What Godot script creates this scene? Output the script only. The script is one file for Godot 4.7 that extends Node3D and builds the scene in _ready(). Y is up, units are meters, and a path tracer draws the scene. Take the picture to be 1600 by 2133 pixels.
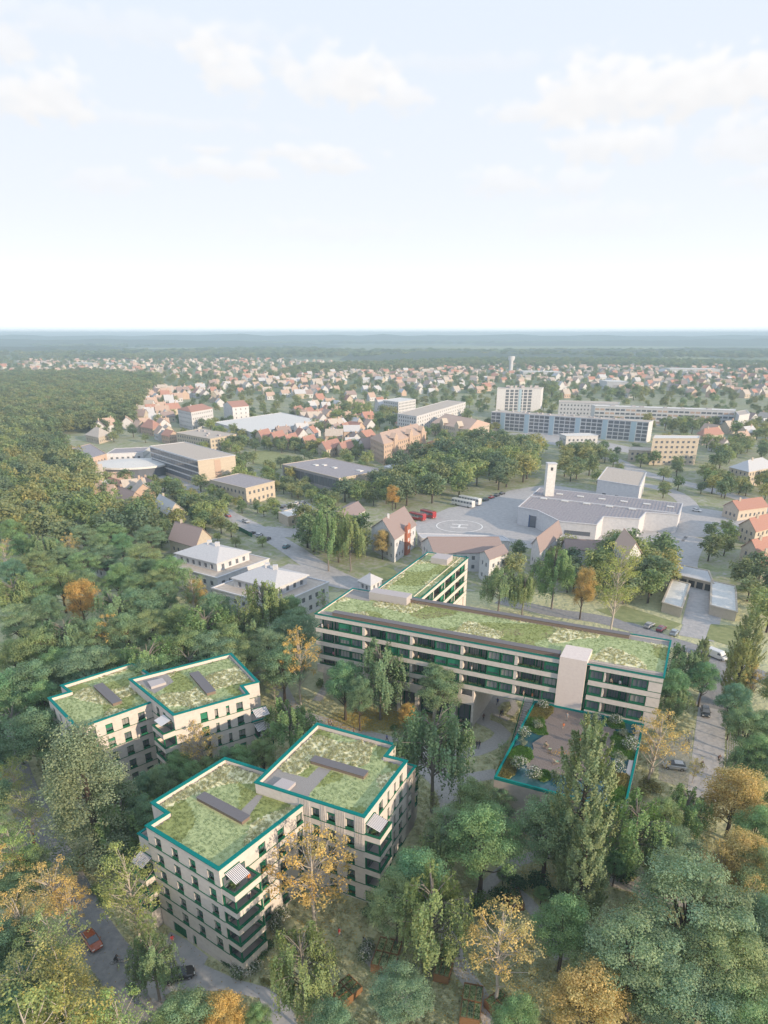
extends Node3D
# An aerial view over new green-roofed housing in a park, with a small town and a wooded plain behind it.

# ---------------------------------------------------------------- lens of the photograph (pixels of the 1600 x 2133 picture)
const FOC := 1398.0
const PPX := 800.0
const PPY := 1334.0
const EYE := 75.5
var CT := cos(atan(637.0 / 1398.0))
var ST := sin(atan(637.0 / 1398.0))

func W(px, py, h = 0.0) -> Vector3:
	var v: float = (py - PPY) / FOC
	var t: float = (EYE - h) / (ST + v * CT)
	return Vector3((px - PPX) / FOC * t, h, -(CT - v * ST) * t)

func drop_ratio(py) -> float:
	var v: float = (py - PPY) / FOC
	return (ST + v * CT) / (CT - v * ST)

# height of a thing whose top shows at y and whose foot, on ground of height g, shows at y2
func tall(py, py2, g = 0.0) -> float:
	return EYE - (EYE - g) * drop_ratio(py) / drop_ratio(py2)

func T(x: float, z: float) -> float:
	var q := x + 0.9 * (-z - 70.0)
	return -4.2 * (1.0 - smoothstep(-33.0, 2.0, q)) + 0.25 * sin(x * 0.06) * sin(z * 0.05) * smoothstep(-210.0, -150.0, z)

func GP(px, py) -> Vector3:
	var y := 0.0
	var p := Vector3.ZERO
	for i in 5:
		p = W(px, py, y)
		y = T(p.x, p.z)
	p = W(px, py, y)
	return p

# ---------------------------------------------------------------- mesh builder
class MB:
	var v := PackedVector3Array()
	var n := PackedVector3Array()
	var c := PackedColorArray()
	var colored := false
	var col := Color.WHITE
	func tri(a: Vector3, b: Vector3, d: Vector3) -> void:
		var m := (b - a).cross(d - a).normalized()
		v.append(a); v.append(d); v.append(b)
		n.append(m); n.append(m); n.append(m)
		if colored:
			c.append(col); c.append(col); c.append(col)
	func trin(a: Vector3, b: Vector3, d: Vector3, na: Vector3, nb: Vector3, nd: Vector3) -> void:
		if (b - a).cross(d - a).dot(na + nb + nd) < 0.0:
			v.append(a); v.append(b); v.append(d)
			n.append(na); n.append(nb); n.append(nd)
		else:
			v.append(a); v.append(d); v.append(b)
			n.append(na); n.append(nd); n.append(nb)
		if colored:
			c.append(col); c.append(col); c.append(col)
	func quad(a: Vector3, b: Vector3, d: Vector3, e: Vector3) -> void:
		tri(a, b, d); tri(a, d, e)
	func box(o: Vector3, x: Vector3, y: Vector3, z: Vector3) -> void:
		if x.cross(y).dot(z) < 0.0:
			o += z; z = -z
		var p := o + x; var q := o + x + y; var r := o + y
		quad(o + z, p + z, q + z, r + z); quad(p, o, r, q)
		quad(o, o + z, r + z, r); quad(p + z, p, q, q + z)
		quad(r + z, q + z, q, r); quad(o, p, p + z, o + z)
	func cbox(c0: Vector3, s: Vector3) -> void:
		box(c0 - s * 0.5, Vector3(s.x, 0, 0), Vector3(0, s.y, 0), Vector3(0, 0, s.z))
	# walls of an outline (clockwise from above or not), y0 to y1, and its lid
	func prism(poly: PackedVector2Array, y0: float, y1: float, lid := true, walls := true) -> void:
		var k := poly.size()
		var ccw := not Geometry2D.is_polygon_clockwise(poly)
		if walls:
			for i in k:
				var a := poly[i]; var b := poly[(i + 1) % k]
				if not ccw:
					var s := a; a = b; b = s
				quad(Vector3(b.x, y0, b.y), Vector3(a.x, y0, a.y), Vector3(a.x, y1, a.y), Vector3(b.x, y1, b.y))
		if lid:
			flat(poly, y1)
	func flat(poly: PackedVector2Array, y: float) -> void:
		var t := Geometry2D.triangulate_polygon(poly)
		for i in range(0, t.size(), 3):
			up(Vector3(poly[t[i]].x, y, poly[t[i]].y), Vector3(poly[t[i + 1]].x, y, poly[t[i + 1]].y), Vector3(poly[t[i + 2]].x, y, poly[t[i + 2]].y))
	func up(a: Vector3, b: Vector3, d: Vector3) -> void:
		if (b - a).cross(d - a).y < 0.0:
			tri(a, d, b)
		else:
			tri(a, b, d)
	func tube(pts: Array, rad: Array, sides := 6) -> void:
		var rings := []
		for i in pts.size():
			var d: Vector3 = (pts[min(i + 1, pts.size() - 1)] - pts[max(i - 1, 0)]).normalized()
			var s := d.cross(Vector3(0.31, 0.1, 0.95)).normalized()
			var t := s.cross(d)
			var ring := []
			for k in sides:
				var a := TAU * k / sides
				ring.append(s * cos(a) + t * sin(a))
			rings.append(ring)
		for i in pts.size() - 1:
			for k in sides:
				var k2 := (k + 1) % sides
				var a: Vector3 = rings[i][k]; var b: Vector3 = rings[i][k2]
				var e: Vector3 = rings[i + 1][k]; var f: Vector3 = rings[i + 1][k2]
				trin(pts[i] + a * rad[i], pts[i + 1] + e * rad[i + 1], pts[i + 1] + f * rad[i + 1], a, e, f)
				trin(pts[i] + a * rad[i], pts[i + 1] + f * rad[i + 1], pts[i] + b * rad[i], a, f, b)
	func cap(p: Vector3, d: Vector3, r: float, sides := 8) -> void:
		var s := d.cross(Vector3(0.31, 0.1, 0.95)).normalized()
		var t := s.cross(d)
		for k in sides:
			var a := TAU * k / sides; var b := TAU * (k + 1) / sides
			var x := p + (s * cos(a) + t * sin(a)) * r
			var y := p + (s * cos(b) + t * sin(b)) * r
			trin(p, x, y, d, d, d)
	func blob(o: Vector3, r: Vector3, rings := 6, segs := 9, rough := 0.0, rng: RandomNumberGenerator = null) -> void:
		var g := []
		for i in rings + 1:
			var row := []
			var ph := PI * i / rings
			for j in segs:
				var d := Vector3(sin(ph) * cos(TAU * j / segs), cos(ph), sin(ph) * sin(TAU * j / segs))
				var k := 1.0
				if rng and i > 0 and i < rings:
					k += rng.randf_range(-rough, rough)
				row.append([o + d * r * k, (d / r).normalized()])
			g.append(row)
		for i in rings:
			for j in segs:
				var j2 := (j + 1) % segs
				trin(g[i][j][0], g[i + 1][j2][0], g[i + 1][j][0], g[i][j][1], g[i + 1][j2][1], g[i + 1][j][1])
				trin(g[i][j][0], g[i][j2][0], g[i + 1][j2][0], g[i][j][1], g[i][j2][1], g[i + 1][j2][1])
	func mesh(off := Vector3.ZERO) -> ArrayMesh:
		var a := []
		a.resize(Mesh.ARRAY_MAX)
		if off != Vector3.ZERO:
			var w := PackedVector3Array()
			w.resize(v.size())
			for i in v.size():
				w[i] = v[i] - off
			a[Mesh.ARRAY_VERTEX] = w
		else:
			a[Mesh.ARRAY_VERTEX] = v
		a[Mesh.ARRAY_NORMAL] = n
		if colored:
			a[Mesh.ARRAY_COLOR] = c
		var m := ArrayMesh.new()
		m.add_surface_from_arrays(Mesh.PRIMITIVE_TRIANGLES, a)
		return m

# ---------------------------------------------------------------- nodes
var counts := {}
func numbered(called: String) -> String:
	var k: int = counts.get(called, 0)
	counts[called] = k + 1
	return called if k == 0 else "%s_%03d" % [called, k]

func thing(called, label, category, at = Vector3.ZERO, turn = 0.0, group = "") -> Node3D:
	var o := Node3D.new()
	o.name = numbered(called)
	add_child(o)
	o.position = at
	o.rotation.y = turn
	tag(o, label, category, group)
	return o

func tag(o, label, category, group = "", kind = "") -> void:
	if label: o.set_meta("label", label)
	if category: o.set_meta("category", category)
	if group: o.set_meta("group", group)
	if kind: o.set_meta("kind", kind)

# a mesh given in the parent's own axes
func part(parent, called, m, mat, at = Vector3.ZERO, turn = 0.0) -> MeshInstance3D:
	var o := MeshInstance3D.new()
	o.mesh = m.mesh() if m is MB else m
	o.name = called
	o.position = at
	o.rotation.y = turn
	if mat: o.material_override = mat
	parent.add_child(o, true)
	return o

# a mesh given in world axes, under a thing that is moved but not turned
func wpart(parent, called, m: MB, mat) -> MeshInstance3D:
	var o := MeshInstance3D.new()
	var off := Vector3.ZERO
	var q = parent
	while q != self:
		off += q.position
		q = q.get_parent()
	o.mesh = m.mesh(off)
	o.name = called
	o.material_override = mat
	parent.add_child(o, true)
	return o

func struct(called, m: MB, mat) -> MeshInstance3D:
	var o := MeshInstance3D.new()
	o.mesh = m.mesh()
	o.name = numbered(called)
	o.material_override = mat
	o.set_meta("kind", "structure")
	add_child(o)
	return o

func copy_of(root: Node3D, at: Vector3, turn: float, label: String, group: String, scale3 = Vector3.ONE) -> Node3D:
	var r: Node3D = root.duplicate()
	var base: String = root.get_meta("base_name")
	r.name = numbered(base)
	add_child(r)
	r.position = at
	r.rotation.y = turn
	r.scale = scale3
	tag(r, label, root.get_meta("cat"), group)
	return r

# ---------------------------------------------------------------- materials
var M := {}
func lin(r, g, b) -> Color:
	return Color(r, g, b).linear_to_srgb()

func mat(called, c: Color, rough = 0.85, metal = 0.0) -> StandardMaterial3D:
	var m := StandardMaterial3D.new()
	m.resource_name = called
	m.albedo_color = c
	m.roughness = rough
	m.metallic = metal
	M[called] = m
	return m

func noise_tex(seed_, freq, ramp: Array, octaves = 4, size = 512, normal = false, bump = 4.0) -> NoiseTexture2D:
	var f := FastNoiseLite.new()
	f.seed = seed_
	f.frequency = freq
	f.noise_type = FastNoiseLite.TYPE_SIMPLEX_SMOOTH
	f.fractal_octaves = octaves
	f.fractal_gain = 0.6
	var t := NoiseTexture2D.new()
	t.width = size; t.height = size
	t.seamless = true
	t.noise = f
	t.normalize = true
	if normal:
		t.as_normal_map = true
		t.bump_strength = bump
	elif ramp.size():
		var g := Gradient.new()
		g.offsets = PackedFloat32Array(ramp.map(func(e): return e[0]))
		g.colors = PackedColorArray(ramp.map(func(e): return e[1]))
		t.color_ramp = g
	return t

# a material of uneven colour: ramp of linear colours over noise, laid on in world metres
func grain(called, ramp: Array, metres, freq = 0.02, rough = 0.9, seed_ = 1, bump = 0.0, octaves = 4) -> StandardMaterial3D:
	var m := mat(called, Color.WHITE, rough)
	m.albedo_texture = noise_tex(seed_, freq, ramp, octaves)
	m.uv1_triplanar = true
	m.uv1_world_triplanar = true
	m.uv1_scale = Vector3.ONE / metres
	if bump > 0.0:
		m.normal_enabled = true
		m.normal_texture = noise_tex(seed_ + 50, freq * 2.0, [], 3, 256, true, bump)
	return m

func make_materials() -> void:
	grain("lawn", [[0.0, lin(0.33, 0.355, 0.215)], [0.4, lin(0.42, 0.435, 0.265)], [0.6, lin(0.50, 0.49, 0.30)], [0.8, lin(0.41, 0.435, 0.265)], [1.0, lin(0.58, 0.53, 0.34)]], 24.0, 0.02, 0.95, 3, 3.0, 6)
	grain("path", [[0.0, lin(0.33, 0.32, 0.31)], [0.5, lin(0.40, 0.385, 0.37)], [1.0, lin(0.45, 0.43, 0.41)]], 9.0, 0.03, 0.95, 5, 1.5, 5)
	grain("asphalt", [[0.0, lin(0.22, 0.22, 0.235)], [0.5, lin(0.27, 0.27, 0.285)], [1.0, lin(0.33, 0.325, 0.335)]], 14.0, 0.02, 0.95, 7, 1.0, 5)
	grain("yard", [[0.0, lin(0.33, 0.33, 0.345)], [0.5, lin(0.40, 0.395, 0.405)], [1.0, lin(0.47, 0.46, 0.465)]], 26.0, 0.02, 0.95, 8, 1.0, 5)
	grain("concrete", [[0.0, lin(0.49, 0.45, 0.425)], [0.35, lin(0.57, 0.53, 0.505)], [0.7, lin(0.61, 0.565, 0.54)], [1.0, lin(0.66, 0.615, 0.59)]], 7.0, 0.015, 0.9, 11, 0.8, 5)
	grain("render_white", [[0.0, lin(0.47, 0.485, 0.53)], [0.5, lin(0.56, 0.57, 0.605)], [1.0, lin(0.64, 0.645, 0.67)]], 12.0, 0.015, 0.9, 12, 0.0, 5)
	grain("render_cream", [[0.0, lin(0.42, 0.37, 0.31)], [0.5, lin(0.50, 0.44, 0.37)], [1.0, lin(0.56, 0.50, 0.42)]], 12.0, 0.015, 0.9, 13, 0.0, 5)
	grain("render_pink", [[0.0, lin(0.42, 0.32, 0.26)], [0.5, lin(0.50, 0.38, 0.31)], [1.0, lin(0.55, 0.44, 0.36)]], 12.0, 0.015, 0.9, 14, 0.0, 5)
	grain("tile_red", [[0.0, lin(0.33, 0.17, 0.135)], [0.5, lin(0.41, 0.22, 0.175)], [1.0, lin(0.47, 0.29, 0.24)]], 6.0, 0.03, 0.9, 15, 0.0, 5)
	grain("tile_brown", [[0.0, lin(0.23, 0.18, 0.175)], [0.5, lin(0.30, 0.235, 0.225)], [1.0, lin(0.37, 0.295, 0.28)]], 6.0, 0.03, 0.9, 16, 0.0, 5)
	grain("tile_pale", [[0.0, lin(0.40, 0.29, 0.24)], [0.5, lin(0.47, 0.35, 0.29)], [1.0, lin(0.55, 0.42, 0.35)]], 6.0, 0.03, 0.9, 17, 0.0, 5)
	grain("zinc", [[0.0, lin(0.42, 0.43, 0.46)], [0.5, lin(0.50, 0.51, 0.54)], [1.0, lin(0.58, 0.58, 0.60)]], 9.0, 0.02, 0.7, 18, 0.0, 5)
	grain("roof_grey", [[0.0, lin(0.24, 0.23, 0.255)], [0.5, lin(0.31, 0.295, 0.325)], [1.0, lin(0.39, 0.37, 0.39)]], 16.0, 0.02, 0.9, 19, 0.0, 5)
	grain("roof_white", [[0.0, lin(0.56, 0.56, 0.56)], [0.5, lin(0.66, 0.66, 0.65)], [1.0, lin(0.74, 0.73, 0.72)]], 16.0, 0.02, 0.8, 20, 0.0, 5)
	grain("roof_tan", [[0.0, lin(0.40, 0.35, 0.31)], [0.5, lin(0.47, 0.42, 0.375)], [1.0, lin(0.54, 0.49, 0.44)]], 16.0, 0.02, 0.9, 21, 0.0, 5)
	grain("gravel", [[0.0, lin(0.22, 0.21, 0.21)], [0.5, lin(0.30, 0.29, 0.285)], [1.0, lin(0.40, 0.38, 0.37)]], 3.0, 0.06, 0.95, 22, 2.0, 4)
	grain("soil", [[0.0, lin(0.33, 0.355, 0.18)], [0.5, lin(0.42, 0.46, 0.24)], [1.0, lin(0.49, 0.49, 0.26)]], 5.0, 0.03, 0.95, 23, 2.0, 4)
	grain("deck", [[0.0, lin(0.165, 0.135, 0.125)], [0.5, lin(0.20, 0.165, 0.15)], [1.0, lin(0.235, 0.195, 0.18)]], 5.0, 0.02, 0.8, 24, 0.0, 4)
	grain("brick_red", [[0.0, lin(0.30, 0.10, 0.06)], [1.0, lin(0.42, 0.16, 0.10)]], 3.0, 0.05, 0.9, 25)
	grain("meadow", [[0.0, lin(0.18, 0.21, 0.09)], [0.5, lin(0.24, 0.27, 0.12)], [1.0, lin(0.31, 0.32, 0.16)]], 30.0, 0.02, 0.95, 26, 0.0, 5)
	grain("plain", [[0.0, lin(0.06, 0.09, 0.05)], [0.3, lin(0.11, 0.15, 0.075)], [0.45, lin(0.19, 0.23, 0.115)], [0.6, lin(0.13, 0.17, 0.085)], [0.8, lin(0.26, 0.27, 0.16)], [1.0, lin(0.34, 0.32, 0.22)]], 900.0, 0.02, 0.95, 27, 0.0, 6)
	grain("townland", [[0.0, lin(0.15, 0.18, 0.09)], [0.35, lin(0.25, 0.28, 0.14)], [0.5, lin(0.33, 0.325, 0.27)], [0.62, lin(0.22, 0.26, 0.12)], [0.8, lin(0.40, 0.39, 0.37)], [1.0, lin(0.24, 0.27, 0.13)]], 170.0, 0.03, 0.95, 29, 0.0, 6)
	grain("hill", [[0.0, lin(0.035, 0.055, 0.04)], [0.5, lin(0.055, 0.08, 0.05)], [1.0, lin(0.09, 0.11, 0.07)]], 500.0, 0.03, 0.95, 28, 0.0, 6)
	mat("teal", lin(0.004, 0.19, 0.18), 0.7).metallic_specular = 0.15
	mat("green", lin(0.012, 0.12, 0.065), 0.6).metallic_specular = 0.25
	mat("green_blind", lin(0.02, 0.20, 0.12), 0.6)
	mat("glass", lin(0.13, 0.145, 0.175), 0.08)
	mat("curtain", lin(0.30, 0.29, 0.29), 0.3)
	mat("frame_dark", lin(0.05, 0.055, 0.06), 0.5)
	mat("white", lin(0.70, 0.68, 0.66), 0.6)
	mat("upstand", lin(0.62, 0.55, 0.52), 0.8)
	mat("duct", lin(0.17, 0.16, 0.17), 0.55, 0.3)
	mat("duct_side", lin(0.20, 0.15, 0.125), 0.7)
	mat("box_grey", lin(0.44, 0.41, 0.42), 0.7)
	mat("floor_wood", lin(0.34, 0.24, 0.17), 0.8)
	mat("soffit", lin(0.38, 0.34, 0.33), 0.9)
	mat("stripe_dark", lin(0.10, 0.10, 0.14), 0.8)
	mat("stripe_light", lin(0.72, 0.71, 0.72), 0.8)
	mat("water", lin(0.03, 0.10, 0.12), 0.06)
	mat("corten", lin(0.20, 0.105, 0.045), 0.85)
	mat("rubber", lin(0.02, 0.02, 0.022), 0.8)
	mat("chrome", lin(0.5, 0.5, 0.52), 0.25, 0.9)
	mat("lamp_white", lin(0.7, 0.7, 0.68), 0.2)
	mat("lamp_red", lin(0.35, 0.02, 0.02), 0.25)
	mat("paint_white", lin(0.75, 0.75, 0.75), 0.7)
	for k in [["car_orange", 0.36, 0.075, 0.025], ["car_dark", 0.03, 0.03, 0.035], ["car_silver", 0.42, 0.43, 0.45], ["car_white", 0.68, 0.68, 0.68], ["car_red", 0.36, 0.03, 0.035], ["car_blue", 0.05, 0.10, 0.22], ["car_black", 0.015, 0.016, 0.02], ["car_teal", 0.04, 0.15, 0.19], ["car_wine", 0.20, 0.03, 0.06], ["car_pale", 0.30, 0.36, 0.42]]:
		var m := mat(k[0], lin(k[1], k[2], k[3]), 0.3, 0.1)
		m.clearcoat_enabled = true
		m.clearcoat = 0.8
		m.clearcoat_roughness = 0.08
	for k in [["bark_dark", 0.07, 0.055, 0.045], ["bark_grey", 0.20, 0.18, 0.165], ["bark_pale", 0.42, 0.38, 0.34]]:
		mat(k[0], lin(k[1], k[2], k[3]), 0.95)
	# leaves: the leaf's own colour is in its vertices; a tree's tint multiplies it
	for k in [["leaf", 1.0, 1.0, 1.0], ["leaf_b", 1.12, 1.02, 0.85], ["leaf_c", 0.85, 0.93, 1.0], ["leaf_d", 0.98, 1.08, 0.9]]:
		var m := mat(k[0], Color(1, 1, 1), 0.7)
		m.albedo_color = Color(min(1.0, lin(k[1] * 0.85, 0, 0).r), lin(0, k[2] * 0.85, 0).g, lin(0, 0, k[3] * 0.85).b)
		m.vertex_color_use_as_albedo = true
		m.backlight_enabled = true
		m.backlight = Color(0.84, 0.88, 0.66)
	var mc := mat("painted", Color(1, 1, 1), 0.8)
	mc.vertex_color_use_as_albedo = true

# ---------------------------------------------------------------- camera, sky, sun
const SUN_YAW := 129.5
const SUN_UP := 16.0
func make_view() -> void:
	var cam := Camera3D.new()
	cam.name = "camera"
	add_child(cam)
	cam.position = Vector3(0, EYE, 0)
	cam.rotation.x = -atan(637.0 / 1398.0)
	cam.projection = Camera3D.PROJECTION_FRUSTUM
	cam.near = 1.0
	cam.far = 20000.0
	cam.size = 2133.0 / FOC
	cam.frustum_offset = Vector2(0, (PPY - 1066.5) / FOC)
	cam.current = true
	var e := Environment.new()
	e.background_mode = Environment.BG_SKY
	var sky := Sky.new()
	sky.sky_material = make_sky()
	e.sky = sky
	e.tonemap_mode = Environment.TONE_MAPPER_LINEAR
	e.tonemap_exposure = 1.3
	e.sdfgi_enabled = true
	e.ssao_enabled = true
	e.ssil_enabled = true
	e.fog_enabled = true
	e.fog_density = 0.00024
	e.fog_light_color = Color(0.8, 0.92, 1.0)
	var we := WorldEnvironment.new()
	we.name = "environment"
	we.environment = e
	add_child(we)
	var sun := DirectionalLight3D.new()
	sun.name = "sun"
	sun.light_color = Color(1.0, 0.895, 0.76)
	sun.light_energy = 1.4
	sun.light_angular_distance = 0.8
	sun.shadow_enabled = true
	add_child(sun)
	var a := deg_to_rad(SUN_YAW)
	var to_sun := Vector3(sin(a) * cos(deg_to_rad(SUN_UP)), sin(deg_to_rad(SUN_UP)), -cos(a) * cos(deg_to_rad(SUN_UP)))
	sun.look_at_from_position(Vector3.ZERO, -to_sun, Vector3.UP)

func sky_dir(px, py) -> Vector2:   # azimuth (right of ahead) and height, in degrees
	var v: float = (py - PPY) / FOC
	var d := Vector3((px - PPX) / FOC, -(ST + v * CT), -(CT - v * ST)).normalized()
	return Vector2(rad_to_deg(atan2(d.x, -d.z)), rad_to_deg(asin(d.y)))

func make_sky() -> Material:
	var w := 2048
	var h := 1024
	var im := Image.create_empty(w, h, false, Image.FORMAT_RGBF)
	for y in h:
		var el := 90.0 - (y + 0.5) / h * 180.0
		var s := sin(deg_to_rad(maxf(el, 0.0)))
		var m := pow(1.0 - s, 2.14)
		var c := Color(lerpf(0.545, 0.75, m), lerpf(0.64, 0.765, m), lerpf(0.775, 0.79, m)) * (1.0 + 1.0 * exp(-maxf(el, 0.0) / 2.2))
		if el < 0.0:
			c = Color(0.62, 0.64, 0.66)
		im.fill_rect(Rect2i(0, y, w, 1), c)
	var nz := FastNoiseLite.new()
	nz.seed = 4
	nz.noise_type = FastNoiseLite.TYPE_SIMPLEX_SMOOTH
	nz.fractal_octaves = 5
	nz.frequency = 0.05
	var clouds := []   # azimuth, height, half width, half height, strength: puffs
	for k in [[1100, 235, 70, 20, .8], [1180, 215, 60, 45, 1], [1260, 190, 90, 60, 1.2], [1370, 190, 90, 50, 1.1], [1480, 175, 110, 50, 1.1], [1590, 160, 90, 45, 1], [1250, 300, 90, 35, .9], [1340, 305, 60, 28, .7], [1560, 290, 80, 45, .8],
			[1050, 380, 70, 30, .7], [1200, 385, 70, 28, .6], [435, 110, 42, 38, 1], [490, 150, 50, 45, 1], [590, 130, 35, 24, .7], [690, 165, 70, 45, .9], [760, 165, 60, 45, 1], [830, 200, 50, 30, .9],
			[30, 200, 60, 40, .9], [110, 200, 60, 50, 1], [10, 80, 50, 35, .8], [470, 355, 110, 20, .8], [640, 320, 110, 16, .9], [680, 345, 80, 16, .9], [440, 312, 40, 8, .8], [220, 375, 70, 28, .5], [960, 130, 260, 14, .3], [300, 250, 240, 12, .35], [300, 60, 280, 26, .35], [1230, 460, 130, 34, .35], [680, 480, 160, 22, .3], [1580, 375, 50, 20, .6]]:
		var a := sky_dir(k[0], k[1])
		clouds.append([a.x, a.y, k[2] / 26.0, k[3] / 34.0, k[4]])
	var rng := RandomNumberGenerator.new()
	rng.seed = 9
	for i in 60:   # the same kind of sky goes on all round
		var az := rng.randf_range(34.0, 326.0)
		var el := rng.randf_range(4.0, 30.0)
		for j in rng.randi_range(2, 6):
			clouds.append([az + rng.randf_range(-7, 7), el + rng.randf_range(-0.8, 1.6), rng.randf_range(1.2, 4.5), rng.randf_range(0.5, 1.8), rng.randf_range(0.4, 1.1)])
	for q in clouds:
		var az: float = q[0]
		var x0 := int((az - q[2] * 1.7) / 360.0 * w)
		var x1 := int((az + q[2] * 1.7) / 360.0 * w)
		var y0 := int((90.0 - q[1] - q[3] * 1.8) / 180.0 * h)
		var y1 := int((90.0 - q[1] + q[3] * 1.8) / 180.0 * h) + 1
		for y in range(y0, y1):
			for x in range(x0, x1):
				var dx: float = ((x + 0.5) / w * 360.0 - az) / q[2]
				var dy: float = ((90.0 - (y + 0.5) / h * 180.0) - q[1]) / q[3]
				var d := 1.0 - sqrt(dx * dx + dy * dy) / 1.6
				var edge := nz.get_noise_2d(x * 1.5, y * 3.0) * 0.9
				var k := smoothstep(0.22, 0.62, d + edge * 0.55) * float(q[4])
				if k <= 0.0:
					continue
				var p := im.get_pixel(posmod(x, w), clampi(y, 0, h - 1))
				var lit := 0.95 + 0.05 * clampf(dy + edge, -1.0, 1.0)
				im.set_pixel(posmod(x, w), clampi(y, 0, h - 1), p.lerp(Color(lit, lit - 0.005, lit) * maxf(0.79, p.r), minf(k, 1.0) * 0.85))
	var mt := PanoramaSkyMaterial.new()
	mt.panorama = ImageTexture.create_from_image(im)
	return mt

# ---------------------------------------------------------------- ground
func v2(p: Vector3) -> Vector2:
	return Vector2(p.x, p.z)

func steps(fine0: float, fine1: float, fine: float, end0: float, end1: float) -> Array:
	var a := []
	var x := fine0
	var s := fine
	var low := []
	while x > end0:
		s *= 1.35
		x -= s
		low.append(x)
	low.reverse()
	a += low
	x = fine0
	while x < fine1:
		a.append(x); x += fine
	s = fine
	while x < end1:
		a.append(x)
		s *= 1.35
		x += s
	a.append(end1)
	return a

func make_ground() -> void:
	var xs := steps(-130.0, 130.0, 3.0, -9000.0, 9000.0)
	var zs := steps(-230.0, -10.0, 3.0, -10500.0, 120.0)
	var near := MB.new()
	var mid := MB.new()
	var far := MB.new()
	for i in xs.size() - 1:
		for j in zs.size() - 1:
			var a := Vector3(xs[i], 0, zs[j]); var b := Vector3(xs[i + 1], 0, zs[j])
			var c := Vector3(xs[i + 1], 0, zs[j + 1]); var d := Vector3(xs[i], 0, zs[j + 1])
			for p in 1:
				a.y = T(a.x, a.z); b.y = T(b.x, b.z); c.y = T(c.x, c.z); d.y = T(d.x, d.z)
			var m := far if zs[j] < -1150.0 else mid if zs[j] < -205.0 else near
			m.quad(a, d, c, b)
	struct("ground", near, M.lawn)
	struct("ground", mid, M.townland)
	struct("plain", far, M.plain)

# a sheet that follows the ground
func drape(called, poly: PackedVector2Array, m, off := 0.035, cell := 4.0, kind_struct := true) -> MeshInstance3D:
	var mb := MB.new()
	var r := Rect2(poly[0], Vector2.ZERO)
	for p in poly:
		r = r.expand(p)
	no_grass.append([poly, r])
	var nx := int(ceil(r.size.x / cell)); var ny := int(ceil(r.size.y / cell))
	for i in nx:
		for j in ny:
			var o := r.position + Vector2(i, j) * cell
			var sq := PackedVector2Array([o, o + Vector2(cell, 0), o + Vector2(cell, cell), o + Vector2(0, cell)])
			for q in Geometry2D.intersect_polygons(poly, sq):
				var t := Geometry2D.triangulate_polygon(q)
				for k in range(0, t.size(), 3):
					var a: Vector2 = q[t[k]]; var b: Vector2 = q[t[k + 1]]; var c: Vector2 = q[t[k + 2]]
					mb.up(Vector3(a.x, T(a.x, a.y) + off, a.y), Vector3(b.x, T(b.x, b.y) + off, b.y), Vector3(c.x, T(c.x, c.y) + off, c.y))
	return struct(called, mb, m)

func px_poly(pts: Array) -> PackedVector2Array:
	var a := PackedVector2Array()
	for p in pts:
		a.append(v2(GP(p[0], p[1])))
	return a

# a ribbon along picture points, of a width in metres
func ribbon(pts: Array, width, in_pixels := true) -> PackedVector2Array:
	var c := Curve2D.new()
	var q := []
	for p in pts:
		q.append(v2(GP(p[0], p[1])) if in_pixels else p)
	for i in q.size():
		var t: Vector2 = (q[mini(i + 1, q.size() - 1)] - q[maxi(i - 1, 0)]) / 6.0
		c.add_point(q[i], -t, t)
	var s := PackedVector2Array()
	var ln := c.get_baked_length()
	var k := maxi(2, int(ln / 3.0))
	for i in k + 1:
		s.append(c.sample_baked(ln * i / k, true))
	var left := PackedVector2Array(); var right := []
	for i in s.size():
		var d := (s[mini(i + 1, s.size() - 1)] - s[maxi(i - 1, 0)]).normalized()
		var w: float = width if not width is Array else lerpf(width[0], width[1], float(i) / (s.size() - 1))
		left.append(s[i] + d.orthogonal() * w * 0.5)
		right.append(s[i] - d.orthogonal() * w * 0.5)
	right.reverse()
	left.append_array(PackedVector2Array(right))
	return left

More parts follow.
